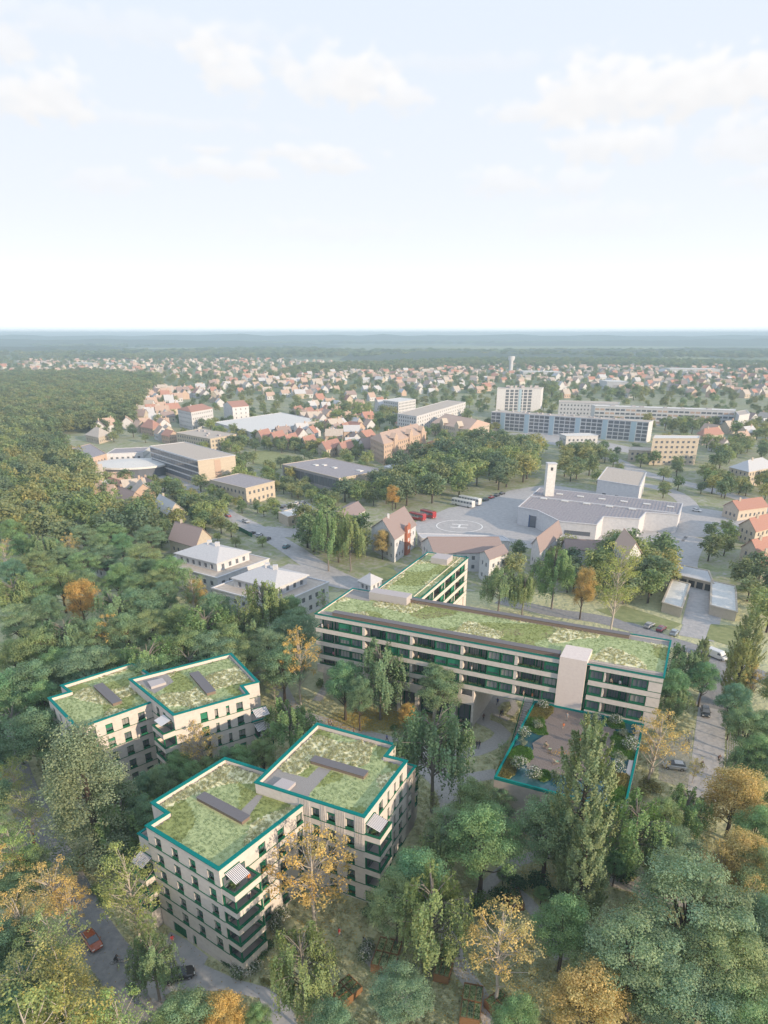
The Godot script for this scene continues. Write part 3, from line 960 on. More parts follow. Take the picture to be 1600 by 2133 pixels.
func make_housing() -> void:
	# --- the pair of blocks in front: a lower and a higher volume
	var pa := outline([[455.4, 1811.2], [303.8, 1719], [346, 1692.5], [315, 1671.2], [468.7, 1577.5], [554.4, 1604.4], [630, 1676]], 14.2)
	var pb := outline([[758.8, 1701], [531.3, 1628.8], [660.6, 1505.6], [824.4, 1549.4], [806, 1573], [848.1, 1583.8]], 15.5)
	# the lower volume runs on under the higher one
	pa[5] = pa[4].lerp(pa[5], 1.35)
	pa[6] = pa[0] + (pa[6] - pa[0]) * 1.06
	var l0 := pa[0].distance_to(pa[1])
	var fl := func(a, b): return [l0 - b, l0 - a]
	var a_ := apartment_block("beige apartment block with garage door and long dark duct on its planted roof", pa, 14.2, -5.6, {
		0: [fl.call(1.13, 2.35), fl.call(4.67, 5.89), fl.call(8.16, 9.38), fl.call(11.7, 12.92)],
		6: [[6.8, 8.1], [10.5, 11.8], [14.3, 15.6]],
		"holes0": [[l0 - 12.1, l0 - 9.2, -4.15, -2.06], [l0 - 7.85, l0 - 7.1, -4.15, -2.05]], 3: [[3.0, 4.2], [7.0, 8.2], [11.0, 12.2]]}, 2.95, 13.03, 5)
	var f0 := Face.new(v3(pa[1]), v3(pa[0]))
	var mb := MB.new()
	f0.box(mb, l0 - 12.1, l0 - 9.2, -4.2, -2.06, -0.25, -0.17)
	var gd := wpart(a_, "garage_door", mb, M.green)
	for k in 6:
		mb = MB.new()
		f0.box(mb, l0 - 12.08 + k * 0.48, l0 - 11.66 + k * 0.48, -4.15, -2.12, -0.17, -0.14)
		wpart(gd, "panel", mb, M.green)
	mb = MB.new()
	f0.box(mb, l0 - 7.85, l0 - 7.1, -4.2, -2.05, -0.25, -0.18)
	var dd := wpart(a_, "door", mb, M.green)
	mb = MB.new()
	f0.box(mb, l0 - 7.25, l0 - 7.2, -3.2, -3.05, -0.18, -0.1)
	wpart(dd, "handle", mb, M.chrome)
	var inner := parapet_roof(a_, pa, 14.2, 0.75)
	var o := v3(pa[0]); var u := v3(pa[1] - pa[0]).normalized(); var v := v3(pa[6] - pa[0]).normalized()
	# the long duct and the gravel strips beside it: u runs to the left, v away
	var d0 := W(412, 1658, 14.2); var d1 := W(515, 1710, 14.2)
	var duct := func(th, p0: Vector3, p1: Vector3, wide: float, y0: float, y1: float) -> PackedVector2Array:
		var dir := (p1 - p0).normalized(); var side := dir.cross(Vector3.UP).normalized() * wide
		var q := PackedVector2Array([v2(p0 - side), v2(p1 - side), v2(p1 + side), v2(p0 + side)])
		var b := MB.new()
		b.prism(q, y0, y1 - 0.06, true, true)
		wpart(th, "roof_duct", b, M.duct_side)
		b = MB.new()
		b.prism(inset(q, -0.1), y1 - 0.06, y1, true, true)
		b.flat(inset(q, -0.1), y1 - 0.06)
		wpart(th, "duct_cover", b, M.duct)
		return q
	var c1: PackedVector2Array = duct.call(a_, W(418, 1656, 14.0), W(512, 1706, 14.0), 0.75, 13.45, 14.1)
	var g1 := PackedVector2Array([v2(W(500, 1690, 13.5)), v2(W(535, 1655, 13.5)), v2(W(548, 1657, 13.5)), v2(W(520, 1698, 13.5))])
	planting(a_, inset(inner, 0.25), 13.45, 31, 19.0, [grow(c1, 0.35)], 0.0, false, [g1])
	var ob := v3(pb[0])
	# --- the higher volume
	var lb := pb[0].distance_to(pb[1])
	var b_ := apartment_block("taller ribbed beige block with flat pale roof hatch joined to the garage block", pb, 15.5, -3.0, {
		0: [[lb - 2.95, lb - 1.65], [lb - 5.95, lb - 4.65], [lb - 8.5, lb - 7.2, [4]]],
		5: [[4.6, 5.95], [7.55, 8.2], [9.85, 10.5], [11.9, 13.05]], 1: [[3.0, 4.2], [8.0, 9.2], [13.0, 14.2]]}, 3.03, 14.3, 6)
	var fb := Face.new(v3(pb[1]), v3(pb[0]))
	mb = MB.new()
	for r in 3:      # fluted concrete between the windows of the upper storeys
		var y0 := 12.42 - r * 3.03; var y1 := y0 + (2.7 if r == 0 else 2.9)
		var x := 7.6
		while x < lb - 0.25:
			var clear := true
			for w in [[lb - 2.95, lb - 1.65], [lb - 5.95, lb - 4.65], [lb - 8.5, lb - 7.2]]:
				if x > w[0] - 0.2 and x < w[1] + 0.12: clear = false
			if clear:
				fb.box(mb, x, x + 0.1, y0, y1, 0.0, 0.07)
			x += 0.26
	var rib := wpart(b_, "fluting", mb, M.concrete)
	rib.set_meta("kind", "stuff")
	inner = parapet_roof(b_, pb, 15.5, 0.75)
	var c2: PackedVector2Array = duct.call(b_, W(652, 1580, 15.3), W(762, 1612, 15.3), 0.72, 14.75, 15.4)
	var hatch := PackedVector2Array([v2(W(568, 1636, 15.3)), v2(W(588, 1620, 15.3)), v2(W(616, 1629, 15.3)), v2(W(598, 1646, 15.3))])
	mb = MB.new()
	mb.prism(hatch, 14.75, 15.3)
	wpart(b_, "roof_hatch", mb, M.box_grey)
	mb = MB.new()
	var hu := v3(hatch[3] - hatch[2]).normalized(); var hv := v3(hatch[1] - hatch[2]).normalized()
	mb.box(v3(hatch[3], 14.76) + hu * 0.5 - hv * 0.1 + Vector3(2.0, 0, 0.4), hu * 0.05 + Vector3(0.9, 0, 0.2), Vector3(0, 0.25, 0), hv * 0.9)
	wpart(b_, "skylight", mb, M.glass)
	var g2 := PackedVector2Array([v2(W(531, 1640, 14.75)), v2(W(575, 1597, 14.75)), v2(W(590, 1608, 14.75)), v2(W(640, 1621, 14.75)), v2(W(664, 1598, 14.75)), v2(W(690, 1604, 14.75)), v2(W(646, 1652, 14.75)), v2(W(640, 1672, 14.75))])
	planting(b_, inset(inner, 0.3), 14.75, 37, 19.0, [grow(c2, 0.35)], 0.0, false, [g2])
	# balconies on the two front corners, terraces at the top
	var f6 := Face.new(v3(pa[0]), v3(pa[6]))
	balcony_stack(a_, f6, 0.02, 4.6, 2.5, [11.1, 8.15, 5.2, 2.25, -0.7], -4.2)
	awning(f6, 0.8, 3.3, 12.95, 2.0, 0.75, "striped awning on the corner terrace above four glazed balconies beside the garage wall")
	var f5 := Face.new(v3(pb[0]), v3(pb[5]))
	balcony_stack(b_, f5, 0.02, 3.9, 2.4, [12.35, 9.3, 6.25, 3.2, 0.2], -0.6)
	awning(f5, 0.35, 3.0, 14.0, 2.2, 0.7, "striped awning on the corner terrace of the ribbed block")
	# the low back wing of the higher block and the left bay of the lower block
	var fback := Face.new(v3(pb[5]), v3(pb[4]))
	var wing := Face.new(f5.p(f5.length, 0), f5.p(f5.length + 3.4, 0))
	mb = MB.new()
	var wp := PackedVector2Array([v2(wing.p(0, 0, 0.0)), v2(wing.p(3.6, 0, 0.0)), v2(wing.p(3.6, 0, -3.4)), v2(wing.p(0, 0, -3.4))])
	pierced(mb, wing, -2.0, 12.0, [[0.9, 1.9, 9.2, 11.1], [0.9, 1.9, 6.2, 8.1], [0.9, 1.9, 3.2, 5.1]], 0.28, 0.0, 3.6)
	mb.prism(wp, -2.0, 11.98, false)
	wpart(b_, "wing_wall", mb, M.concrete)
	for y in [9.2, 6.2, 3.2]:
		window(b_, wing, 0.9, 1.9, y, y + 1.9, 0.3 if y == 6.2 else 0.0)
	parapet_roof(b_, wp, 12.25, 0.7, 0.25)
	var wface := Face.new(wing.p(3.6, 0, 0.0), wing.p(3.6, 0, -3.4))
	balcony_stack(b_, wface, 0.3, 3.3, 2.0, [9.3, 6.25, 3.2], -0.3)
	# left bay
	var f1 := Face.new(v3(pa[2]), v3(pa[1]))
	var bay := Face.new(f0.p(-3.2, 0, -0.4), f0.p(0, 0, -0.4))
	mb = MB.new()
	var bp := PackedVector2Array([v2(f0.p(-3.0, 0, -0.4)), v2(f0.p(0.0, 0, -0.4)), v2(f0.p(0.0, 0, -3.3)), v2(f0.p(-3.0, 0, -3.3))])
	mb.prism(bp, -5.0, 10.9, false)
	wpart(a_, "bay_wall", mb, M.concrete)
	parapet_roof(a_, bp, 11.1, 0.6, 0.25)
	balcony_stack(a_, Face.new(f0.p(-3.1, 0, -0.4), f0.p(-0.02, 0, -0.4)), 0.05, 3.0, 1.9, [5.2, 2.25, -0.7], -4.4)
	awning(Face.new(f0.p(-3.1, 0, -0.4), f0.p(-0.02, 0, -0.4)), 0.2, 2.7, 8.0, 1.9, 0.7, "striped awning over the side balcony facing the lane")
	# --- the pair behind, turned
	var pf1 := outline([[161, 1517], [100, 1453], [144, 1440], [126, 1426.9], [276.7, 1380], [308, 1401], [315, 1462.3]], 12.7)
	var pf2 := outline([[361, 1489.2], [268.9, 1413.9], [481.7, 1360], [539.5, 1419.7], [505, 1428], [518.8, 1444.7]], 14.0)
	pf1[5] = pf1[4] + (pf1[5] - pf1[4]) * 1.25
	pf1[6] = pf1[0] + (pf1[6] - pf1[0]) * 1.05
	var lf := pf1[0].distance_to(pf1[1])
	var c_ := apartment_block("beige block behind the tall grey-green trees, cream grasses on its roof edge", pf1, 12.7, -4.4, {
		6: [[1.65, 3.0], [4.7, 6.0], [7.73, 9.05], [10.8, 12.1]], 0: [[lf - 13.0, lf - 12.0], [lf - 9.6, lf - 8.6], [lf - 6.2, lf - 5.2, [2, 3]]]}, 3.02, 11.37, 7)
	inner = parapet_roof(c_, pf1, 12.7, 0.75)
	var c3: PackedVector2Array = duct.call(c_, W(204, 1425, 12.6), W(244, 1462, 12.6), 0.85, 11.95, 12.6)
	planting(c_, inset(inner, 0.2), 11.95, 41, 17.0, [grow(c3, 0.35)], 0.06)
	var e_ := apartment_block("beige block with two striped awnings beside the weeping birch, roof hatch and duct", pf2, 14.0, -3.4, {
		5: [[4.75, 6.1], [7.43, 8.08], [9.63, 10.28], [11.63, 12.92]], 0: [[11.5, 12.6], [14.2, 15.2]]}, 2.98, 12.74, 8)
	inner = parapet_roof(e_, pf2, 14.0, 0.75)
	var c4: PackedVector2Array = duct.call(e_, W(404, 1400, 13.9), W(440, 1441, 13.9), 0.85, 13.25, 13.9)
	var hatch2 := PackedVector2Array([v2(W(307, 1419, 13.8)), v2(W(338, 1412, 13.8)), v2(W(346, 1421, 13.8)), v2(W(315, 1431, 13.8))])
	mb = MB.new()
	mb.prism(hatch2, 13.25, 13.8)
	wpart(e_, "roof_hatch", mb, M.box_grey)
	var g4 := PackedVector2Array([v2(W(278, 1416, 13.3)), v2(W(345, 1400, 13.3)), v2(W(362, 1420, 13.3)), v2(W(322, 1445, 13.3))])
	planting(e_, inset(inner, 0.3), 13.25, 47, 17.0, [grow(c4, 0.35)], 0.04, false, [g4])
	# corner balconies of the rear pair
	var ff0 := Face.new(v3(pf2[1]), v3(pf2[0]))
	balcony_stack(e_, ff0, ff0.length - 4.4, ff0.length - 0.02, 2.4, [10.8, 7.8, 4.85, 1.9], -2.0)
	awning(ff0, ff0.length - 4.0, ff0.length - 1.2, 12.4, 2.0, 0.5, "plain white awning over the corner terrace between the two rear roofs", false)
	var ff1 := Face.new(v3(pf1[1]), v3(pf1[0]))
	balcony_stack(c_, ff1, ff1.length - 4.4, ff1.length - 0.02, 2.4, [9.4, 6.4, 3.4], -3.2)
	awning(ff1, ff1.length - 4.0, ff1.length - 1.2, 11.0, 2.0, 0.5, "plain white awning on the terrace behind the tall conical trees", false)
	var ff5 := Face.new(v3(pf2[0]), v3(pf2[5]))
	var end := Face.new(ff5.p(ff5.length, 0), ff5.p(ff5.length + 3.2, 0))
	mb = MB.new()
	var ep := PackedVector2Array([v2(end.p(0, 0)), v2(end.p(3.4, 0)), v2(end.p(3.4, 0, -3.3)), v2(end.p(0, 0, -3.3))])
	mb.prism(ep, -3.0, 7.5, false)
	wpart(e_, "wing_wall", mb, M.concrete)
	parapet_roof(e_, ep, 7.8, 0.6, 0.25)
	awning(end, 0.3, 3.1, 10.4, 2.0, 0.8, "small striped awning high on the end wall over the side terrace")
	balcony_stack(e_, end, 0.2, 3.4, 2.2, [4.85, 1.9], -1.0)
	awning(end, 0.4, 3.2, 7.2, 1.9, 0.8, "blue-striped awning over the low corner balcony by the weeping birch")

# ---------------------------------------------------------------- the long gallery building, its wing and the roof terrace
func green_frame(th: Node3D, f: Face, x0: float, x1: float, y0: float, y1: float, blind := 0.0, bars := 2, curtain := false, back := 0.0) -> void:
	var w := snappedf(x1 - x0, 0.05); var h := snappedf(y1 - y0, 0.05)
	var key := "G%.2f_%.2f_%d" % [w, h, bars]
	var fm := cached(key, func(mb):
		var t := 0.2
		mb.box(Vector3(0, 0, -0.4), Vector3(t, 0, 0), Vector3(0, h, 0), Vector3(0, 0, 0.4))
		mb.box(Vector3(w - t, 0, -0.4), Vector3(t, 0, 0), Vector3(0, h, 0), Vector3(0, 0, 0.4))
		mb.box(Vector3(t, h - t, -0.4), Vector3(w - 2 * t, 0, 0), Vector3(0, t, 0), Vector3(0, 0, 0.39))
		mb.box(Vector3(t, 0, -0.4), Vector3(w - 2 * t, 0, 0), Vector3(0, t * 1.4, 0), Vector3(0, 0, 0.39))
		for k in bars:
			var x := t + (w - 2 * t) * (k + 1) / (bars + 1)
			mb.box(Vector3(x - 0.03, t * 1.4, -0.36), Vector3(0.06, 0, 0), Vector3(0, h - 2.4 * t, 0), Vector3(0, 0, 0.1)))
	var o := part(th, "window", fm, M.green, f.p(x0, y0, -back) - th.position, atan2(f.n.x, f.n.z))
	part(o, "pane", cached("p" + key, func(mb): mb.box(Vector3(0.1, 0.1, -0.38), Vector3(w - 0.2, 0, 0), Vector3(0, h - 0.2, 0), Vector3(0, 0, 0.05))), M.curtain if curtain else M.glass)
	if blind > 0.0:
		var b := snappedf(blind, 0.1) * (h - 0.45)
		part(o, "blind", cached("q%.2f" % b + key, func(mb): mb.box(Vector3(0.2, h - 0.2 - b, -0.24), Vector3(w - 0.4, 0, 0), Vector3(0, b, 0), Vector3(0, 0, 0.04))), M.green_blind)

# one floor of galleries between x0 and x1: back wall with windows, frames flush with the front, piers
func gallery(th: Node3D, f: Face, x0: float, x1: float, y0: float, y1: float, plan: Array, rng: RandomNumberGenerator, deep := 2.0) -> void:
	var mb := MB.new()
	mb.quad(f.p(x0, y0 - 1.0, -deep), f.p(x1, y0 - 1.0, -deep), f.p(x1, y1, -deep), f.p(x0, y1, -deep))
	wpart(th, "back_wall", mb, M.concrete)
	for q in plan:
		var a: float = q[1]; var b: float = q[2]
		match q[0]:
			"frame":
				green_frame(th, f, a, b, y0, y1, rng.randf_range(0.4, 1.0) if rng.randf() < 0.3 else 0.0, 2, rng.randf() < 0.25, 0.06)
			"pier":
				mb = MB.new()
				f.box(mb, a, b, y0 - 0.02, y1 + 0.02, -deep + 0.01, -0.12)
				wpart(th, "pier", mb, M.concrete)
			"open":
				# a wide window set in the back wall of the loggia
				green_frame(th, f, a + 0.5, a + 0.5 + minf(2.6, (b - a) * 0.5), y0 - 0.75, y1 - 0.05, 0.0, 3, rng.randf() < 0.3, deep - 0.4)
				if b - a > 4.0:
					green_frame(th, f, b - 1.7, b - 0.5, y0 - 0.75, y1 - 0.05, 0.0, 1, rng.randf() < 0.5, deep - 0.4)
				if rng.randf() < 0.5:
					var pl := MB.new()
					f.box(pl, a + 0.3, b - 0.6, y0 - 0.15, y0 + 0.12, -0.55, -0.18)
					var box_ := wpart(th, "planter_box", pl, M.green)
					var lf := MB.new()
					lf.colored = true
					for i in int((b - a) * 26.0):
						var c := f.p(rng.randf_range(a + 0.3, b - 0.6), y0 + rng.randf_range(0.1, 0.45), rng.randf_range(-0.6, -0.05))
						leaf(lf, c, Vector3(rng.randf_range(-1, 1), 0.8, rng.randf_range(-1, 1)).normalized(), 0.16, Color(0.09, 0.16, 0.06) * rng.randf_range(0.7, 1.5), rng)
					wpart(box_, "foliage", lf, M.leaf)

func band(th: Node3D, f: Face, x0: float, x1: float, top: float, high := 1.05, deep := 2.0, slab := true) -> void:
	var mb := MB.new()
	f.box(mb, x0, x1, top - high, top, -0.16, 0.0)
	var o := wpart(th, "band", mb, M.concrete)
	mb = MB.new()
	f.box(mb, x0, x1, top, top + 0.1, -0.2, 0.03)
	wpart(o, "rail", mb, M.green)
	mb = MB.new()
	f.box(mb, x0, x1, top - high - 0.05, top - high, -0.14, 0.02)
	wpart(o, "drip_edge", mb, M.green)
	if slab:
		mb = MB.new()
		f.box(mb, x0, x1, top - high + 0.01, top - high + 0.2, -deep, -0.16)
		wpart(o, "floor", mb, M.soffit)

func make_long_building() -> void:
	var yaw := deg_to_rad(115.0)
	var pl := W(656.3, 1277.9, 19.8)
	var du := Vector3(sin(yaw), 0, -cos(yaw))
	var dv := Vector3(cos(yaw) * -1.0, 0, -sin(yaw))        # away from the front
	dv = Vector3(sin(deg_to_rad(25.0)), 0, -cos(deg_to_rad(25.0)))
	var L := 71.8
	var D := 17.9
	var f := Face.new(pl, pl + du * L)
	var th := thing("gallery_building", "long beige building with galleries on green rails, meadow roof and bridge over the path", "building", Vector3((pl + du * 36.0 + dv * 9.0).x, 0.3, (pl + du * 36.0 + dv * 9.0).z))
	var rng := RandomNumberGenerator.new()
	rng.seed = 77
	var tops := [19.8, 16.55, 13.4, 10.2]
	var plan_l := [["open", 0.3, 5.6], ["frame", 5.75, 8.45], ["frame", 8.65, 11.35], ["pier", 11.5, 12.1], ["open", 12.2, 17.0], ["frame", 17.1, 19.7], ["frame", 19.9, 22.5], ["pier", 22.6, 23.2], ["open", 23.3, 28.1], ["frame", 28.2, 30.8], ["frame", 31.0, 33.6], ["pier", 33.7, 34.3], ["open", 34.4, 39.2], ["frame", 39.3, 41.9], ["frame", 42.1, 44.7], ["pier", 44.8, 45.4], ["open", 45.5, 50.4], ["frame", 50.6, 53.3]]
	var plan_r := [["frame", 59.05, 61.6], ["pier", 61.65, 61.95], ["open", 62.0, 66.5], ["frame", 66.6, 69.4]]
	for i in 3:
		gallery(th, f, 0.0, 53.4, tops[i + 1] + 0.1, tops[i] - 1.1, plan_l, rng)
		gallery(th, f, 59.0, 69.5, tops[i + 1] + 0.1, tops[i] - 1.1, plan_r, rng)
	for i in 4:
		band(th, f, 0.0, 53.4, tops[i])
		band(th, f, 59.0, 71.8, tops[i])
	# lower floor over the base, left of the passage
	var plan_b := []
	for q in plan_l:
		if q[2] < 36.0: plan_b.append(q)
	gallery(th, f, 0.0, 36.6, 7.7, 9.1, plan_b, rng)
	var mb := MB.new()
	f.box(mb, 0.0, 36.7, 5.6, 7.6, -0.3, 0.0)
	wpart(th, "base_band", mb, M.concrete)
	# ground floor: piers and dark glazing between them
	mb = MB.new()
	mb.quad(f.p(0, -1.5, -2.4), f.p(36.7, -1.5, -2.4), f.p(36.7, 7.0, -2.4), f.p(0, 7.0, -2.4))
	wpart(th, "base_wall", mb, M.concrete)
	var x := 15.6
	while x < 36.0:
		mb = MB.new()
		f.box(mb, x, x + 0.8, -1.5, 5.6, -2.3, -0.05)
		wpart(th, "base_pier", mb, M.concrete)
		green_frame(th, f, x + 0.95, x + 3.6, 0.6, 5.4, 0.0, 1, false, 1.6)
		x += 4.2
	# end wall of the base, at the passage, and the underside of the bridge
	mb = MB.new()
	f.box(mb, 36.7, 37.1, -1.0, 9.1, -D, 0.0)
	wpart(th, "base_end_wall", mb, M.concrete)
	mb = MB.new()
	f.box(mb, 0.0, 71.7, 8.95, 9.12, -D, -0.1)
	wpart(th, "soffit", mb, M.soffit)
	# solid end bay
	mb = MB.new()
	f.box(mb, 69.5, 71.8, 9.0, 19.0, -2.05, -0.02)
	for y in [18.6, 15.5, 12.35]:
		var j := MB.new()
		f.box(j, 69.5, 71.82, y - 0.06, y, -0.3, 0.025)
		wpart(th, "joint", j, M.green)
	wpart(th, "end_bay", mb, M.concrete)
	# stair tower in front
	mb = MB.new()
	f.box(mb, 53.4, 58.4, 9.4, 20.4, -5.6, 0.35)
	wpart(th, "stair_tower", mb, M.tower)
	for i in 3:
		green_frame(th, f, 58.42, 59.0, tops[i + 1] - 0.6, tops[i + 1] + 2.4, 0.0, 0, true, 0.5)
	# back and end walls
	mb = MB.new()
	mb.prism(PackedVector2Array([v2(f.p(0, 0, -2.06)), v2(f.p(L, 0, -2.06)), v2(f.p(L, 0, -D)), v2(f.p(0, 0, -D))]), 9.0, 19.7, false)
	wpart(th, "outer_wall", mb, M.concrete)
	mb = MB.new()
	mb.prism(PackedVector2Array([v2(f.p(0.2, 0, -2.5)), v2(f.p(36.6, 0, -2.5)), v2(f.p(36.6, 0, -D)), v2(f.p(0.2, 0, -D))]), -2.0, 9.0, false)
	wpart(th, "base_outer_wall", mb, M.concrete)
	# left end balconies wrap round the corner
	var fe := Face.new(f.p(0, 0, -D), f.p(0, 0, 0))
	for i in 4:
		band(th, fe, D - 5.0, D - 0.2, tops[i], 1.05, 2.0, false)
	# roof
	var poly := PackedVector2Array([v2(f.p(L, 0, 0)), v2(f.p(0, 0, 0)), v2(f.p(0, 0, -D)), v2(f.p(L, 0, -D))])
	var inner := parapet_roof(th, poly, 19.82, 0.45, 0.22)
	var clear := []
	var o := f.p(0, 0, 0)
	var long_duct := func(t, x0, x1, z0, z1):
		var q := rect_on(o, du, dv, x0, x1, z0, z1)
		var m2 := MB.new()
		m2.prism(q, 19.37, 20.15)
		var d := wpart(t, "roof_duct", m2, M.duct_side)
		m2 = MB.new()
		m2.prism(rect_on(o, du, dv, x0 - 0.1, x1 + 0.1, z0 - 0.1, z1 + 0.1), 20.15, 20.22)
		wpart(d, "duct_cover", m2, M.duct)
		clear.append(q)
	long_duct.call(th, 3.6, 53.0, 1.3, 2.7)
	long_duct.call(th, 15.2, 64.0, 15.9, 17.2)
	clear.append(roof_box(th, o, du, dv, 6.5, 16.0, 13.6, 16.8, 19.37, 21.3, "plant_room", M.box_grey))
	clear.append(rect_on(o, du, dv, 52.5, 59.0, -1.0, 5.8))
	clear.append(rect_on(o, du, dv, 0.0, 72.0, 0.0, 2.9))
	clear.append(rect_on(o, du, dv, 0.0, 72.0, 15.7, 19.0))
	clear.append(rect_on(o, du, dv, 0.0, 7.0, 12.5, 19.0))
	clear.append(rect_on(o, du, dv, 0.0, 3.0, 0.0, 4.0))
	var edge := rect_on(o, du, dv, 0.0, 72.0, 0.0, 2.9)
	var back_edge := rect_on(o, du, dv, 0.0, 72.0, 15.7, 19.0)
	planting(th, inset(inner, 0.05), 19.37, 51, 13.0, clear, 0.03, true, [edge, back_edge, rect_on(o, du, dv, 0.0, 7.0, 12.5, 15.7)])
	# --- the wing behind
	var we := W(780.6, 1230, 19.8)
	var wv := 34.5
	var ww := 11.9
	var o2 := we
	var th2 := thing("gallery_wing", "short planted-roof wing with slatted galleries behind the long building", "building", Vector3((we + dv * 17.0 + du * 6.0).x, 0, (we + dv * 17.0 + du * 6.0).z))
	var fr := Face.new(o2 + du * ww, o2 + du * ww + dv * wv)
	for i in 3:
		gallery(th2, fr, 1.0, wv - 2.2, tops[i + 1] + 0.1, tops[i] - 1.1, [["open", 1.5, 5.5], ["frame", 5.6, 8.2], ["pier", 8.3, 8.8], ["open", 9.0, 13.5], ["frame", 13.6, 16.2], ["pier", 16.3, 16.8], ["open", 17.0, 21.5], ["frame", 21.6, 24.2], ["pier", 24.3, 24.8], ["open", 25.0, 29.0], ["frame", 29.1, 31.7]], rng)
	for i in 4:
		band(th2, fr, 0.5, wv, tops[i])
	mb = MB.new()
	fr.box(mb, wv - 2.2, wv, 3.0, 19.0, -2.2, -0.02)
	wpart(th2, "end_bay", mb, M.concrete)
	mb = MB.new()
	mb.prism(rect_on(o2, du, dv, 0.0, ww - 2.02, 0.0, wv), -0.5, 19.7, false)
	mb.prism(rect_on(o2, du, dv, 0.0, ww - 0.4, wv - 0.4, wv - 0.02), -0.5, 19.6, false)
	wpart(th2, "outer_wall", mb, M.concrete)
	mb = MB.new()
	fr.box(mb, 0.5, wv - 0.05, -0.5, 9.0, -2.4, -0.3)
	wpart(th2, "base_wall", mb, M.concrete)
	var poly2 := rect_on(o2, du, dv, 0.0, ww, -0.2, wv)
	inner = parapet_roof(th2, poly2, 19.83, 0.45, 0.22)
	clear = [roof_box(th2, o2, du, dv, 4.0, 8.6, wv - 8.0, wv - 3.4, 19.37, 21.0, "plant_room", M.box_grey)]
	planting(th2, inset(inner, 0.2), 19.38, 55, 10.0, clear, 0.05)

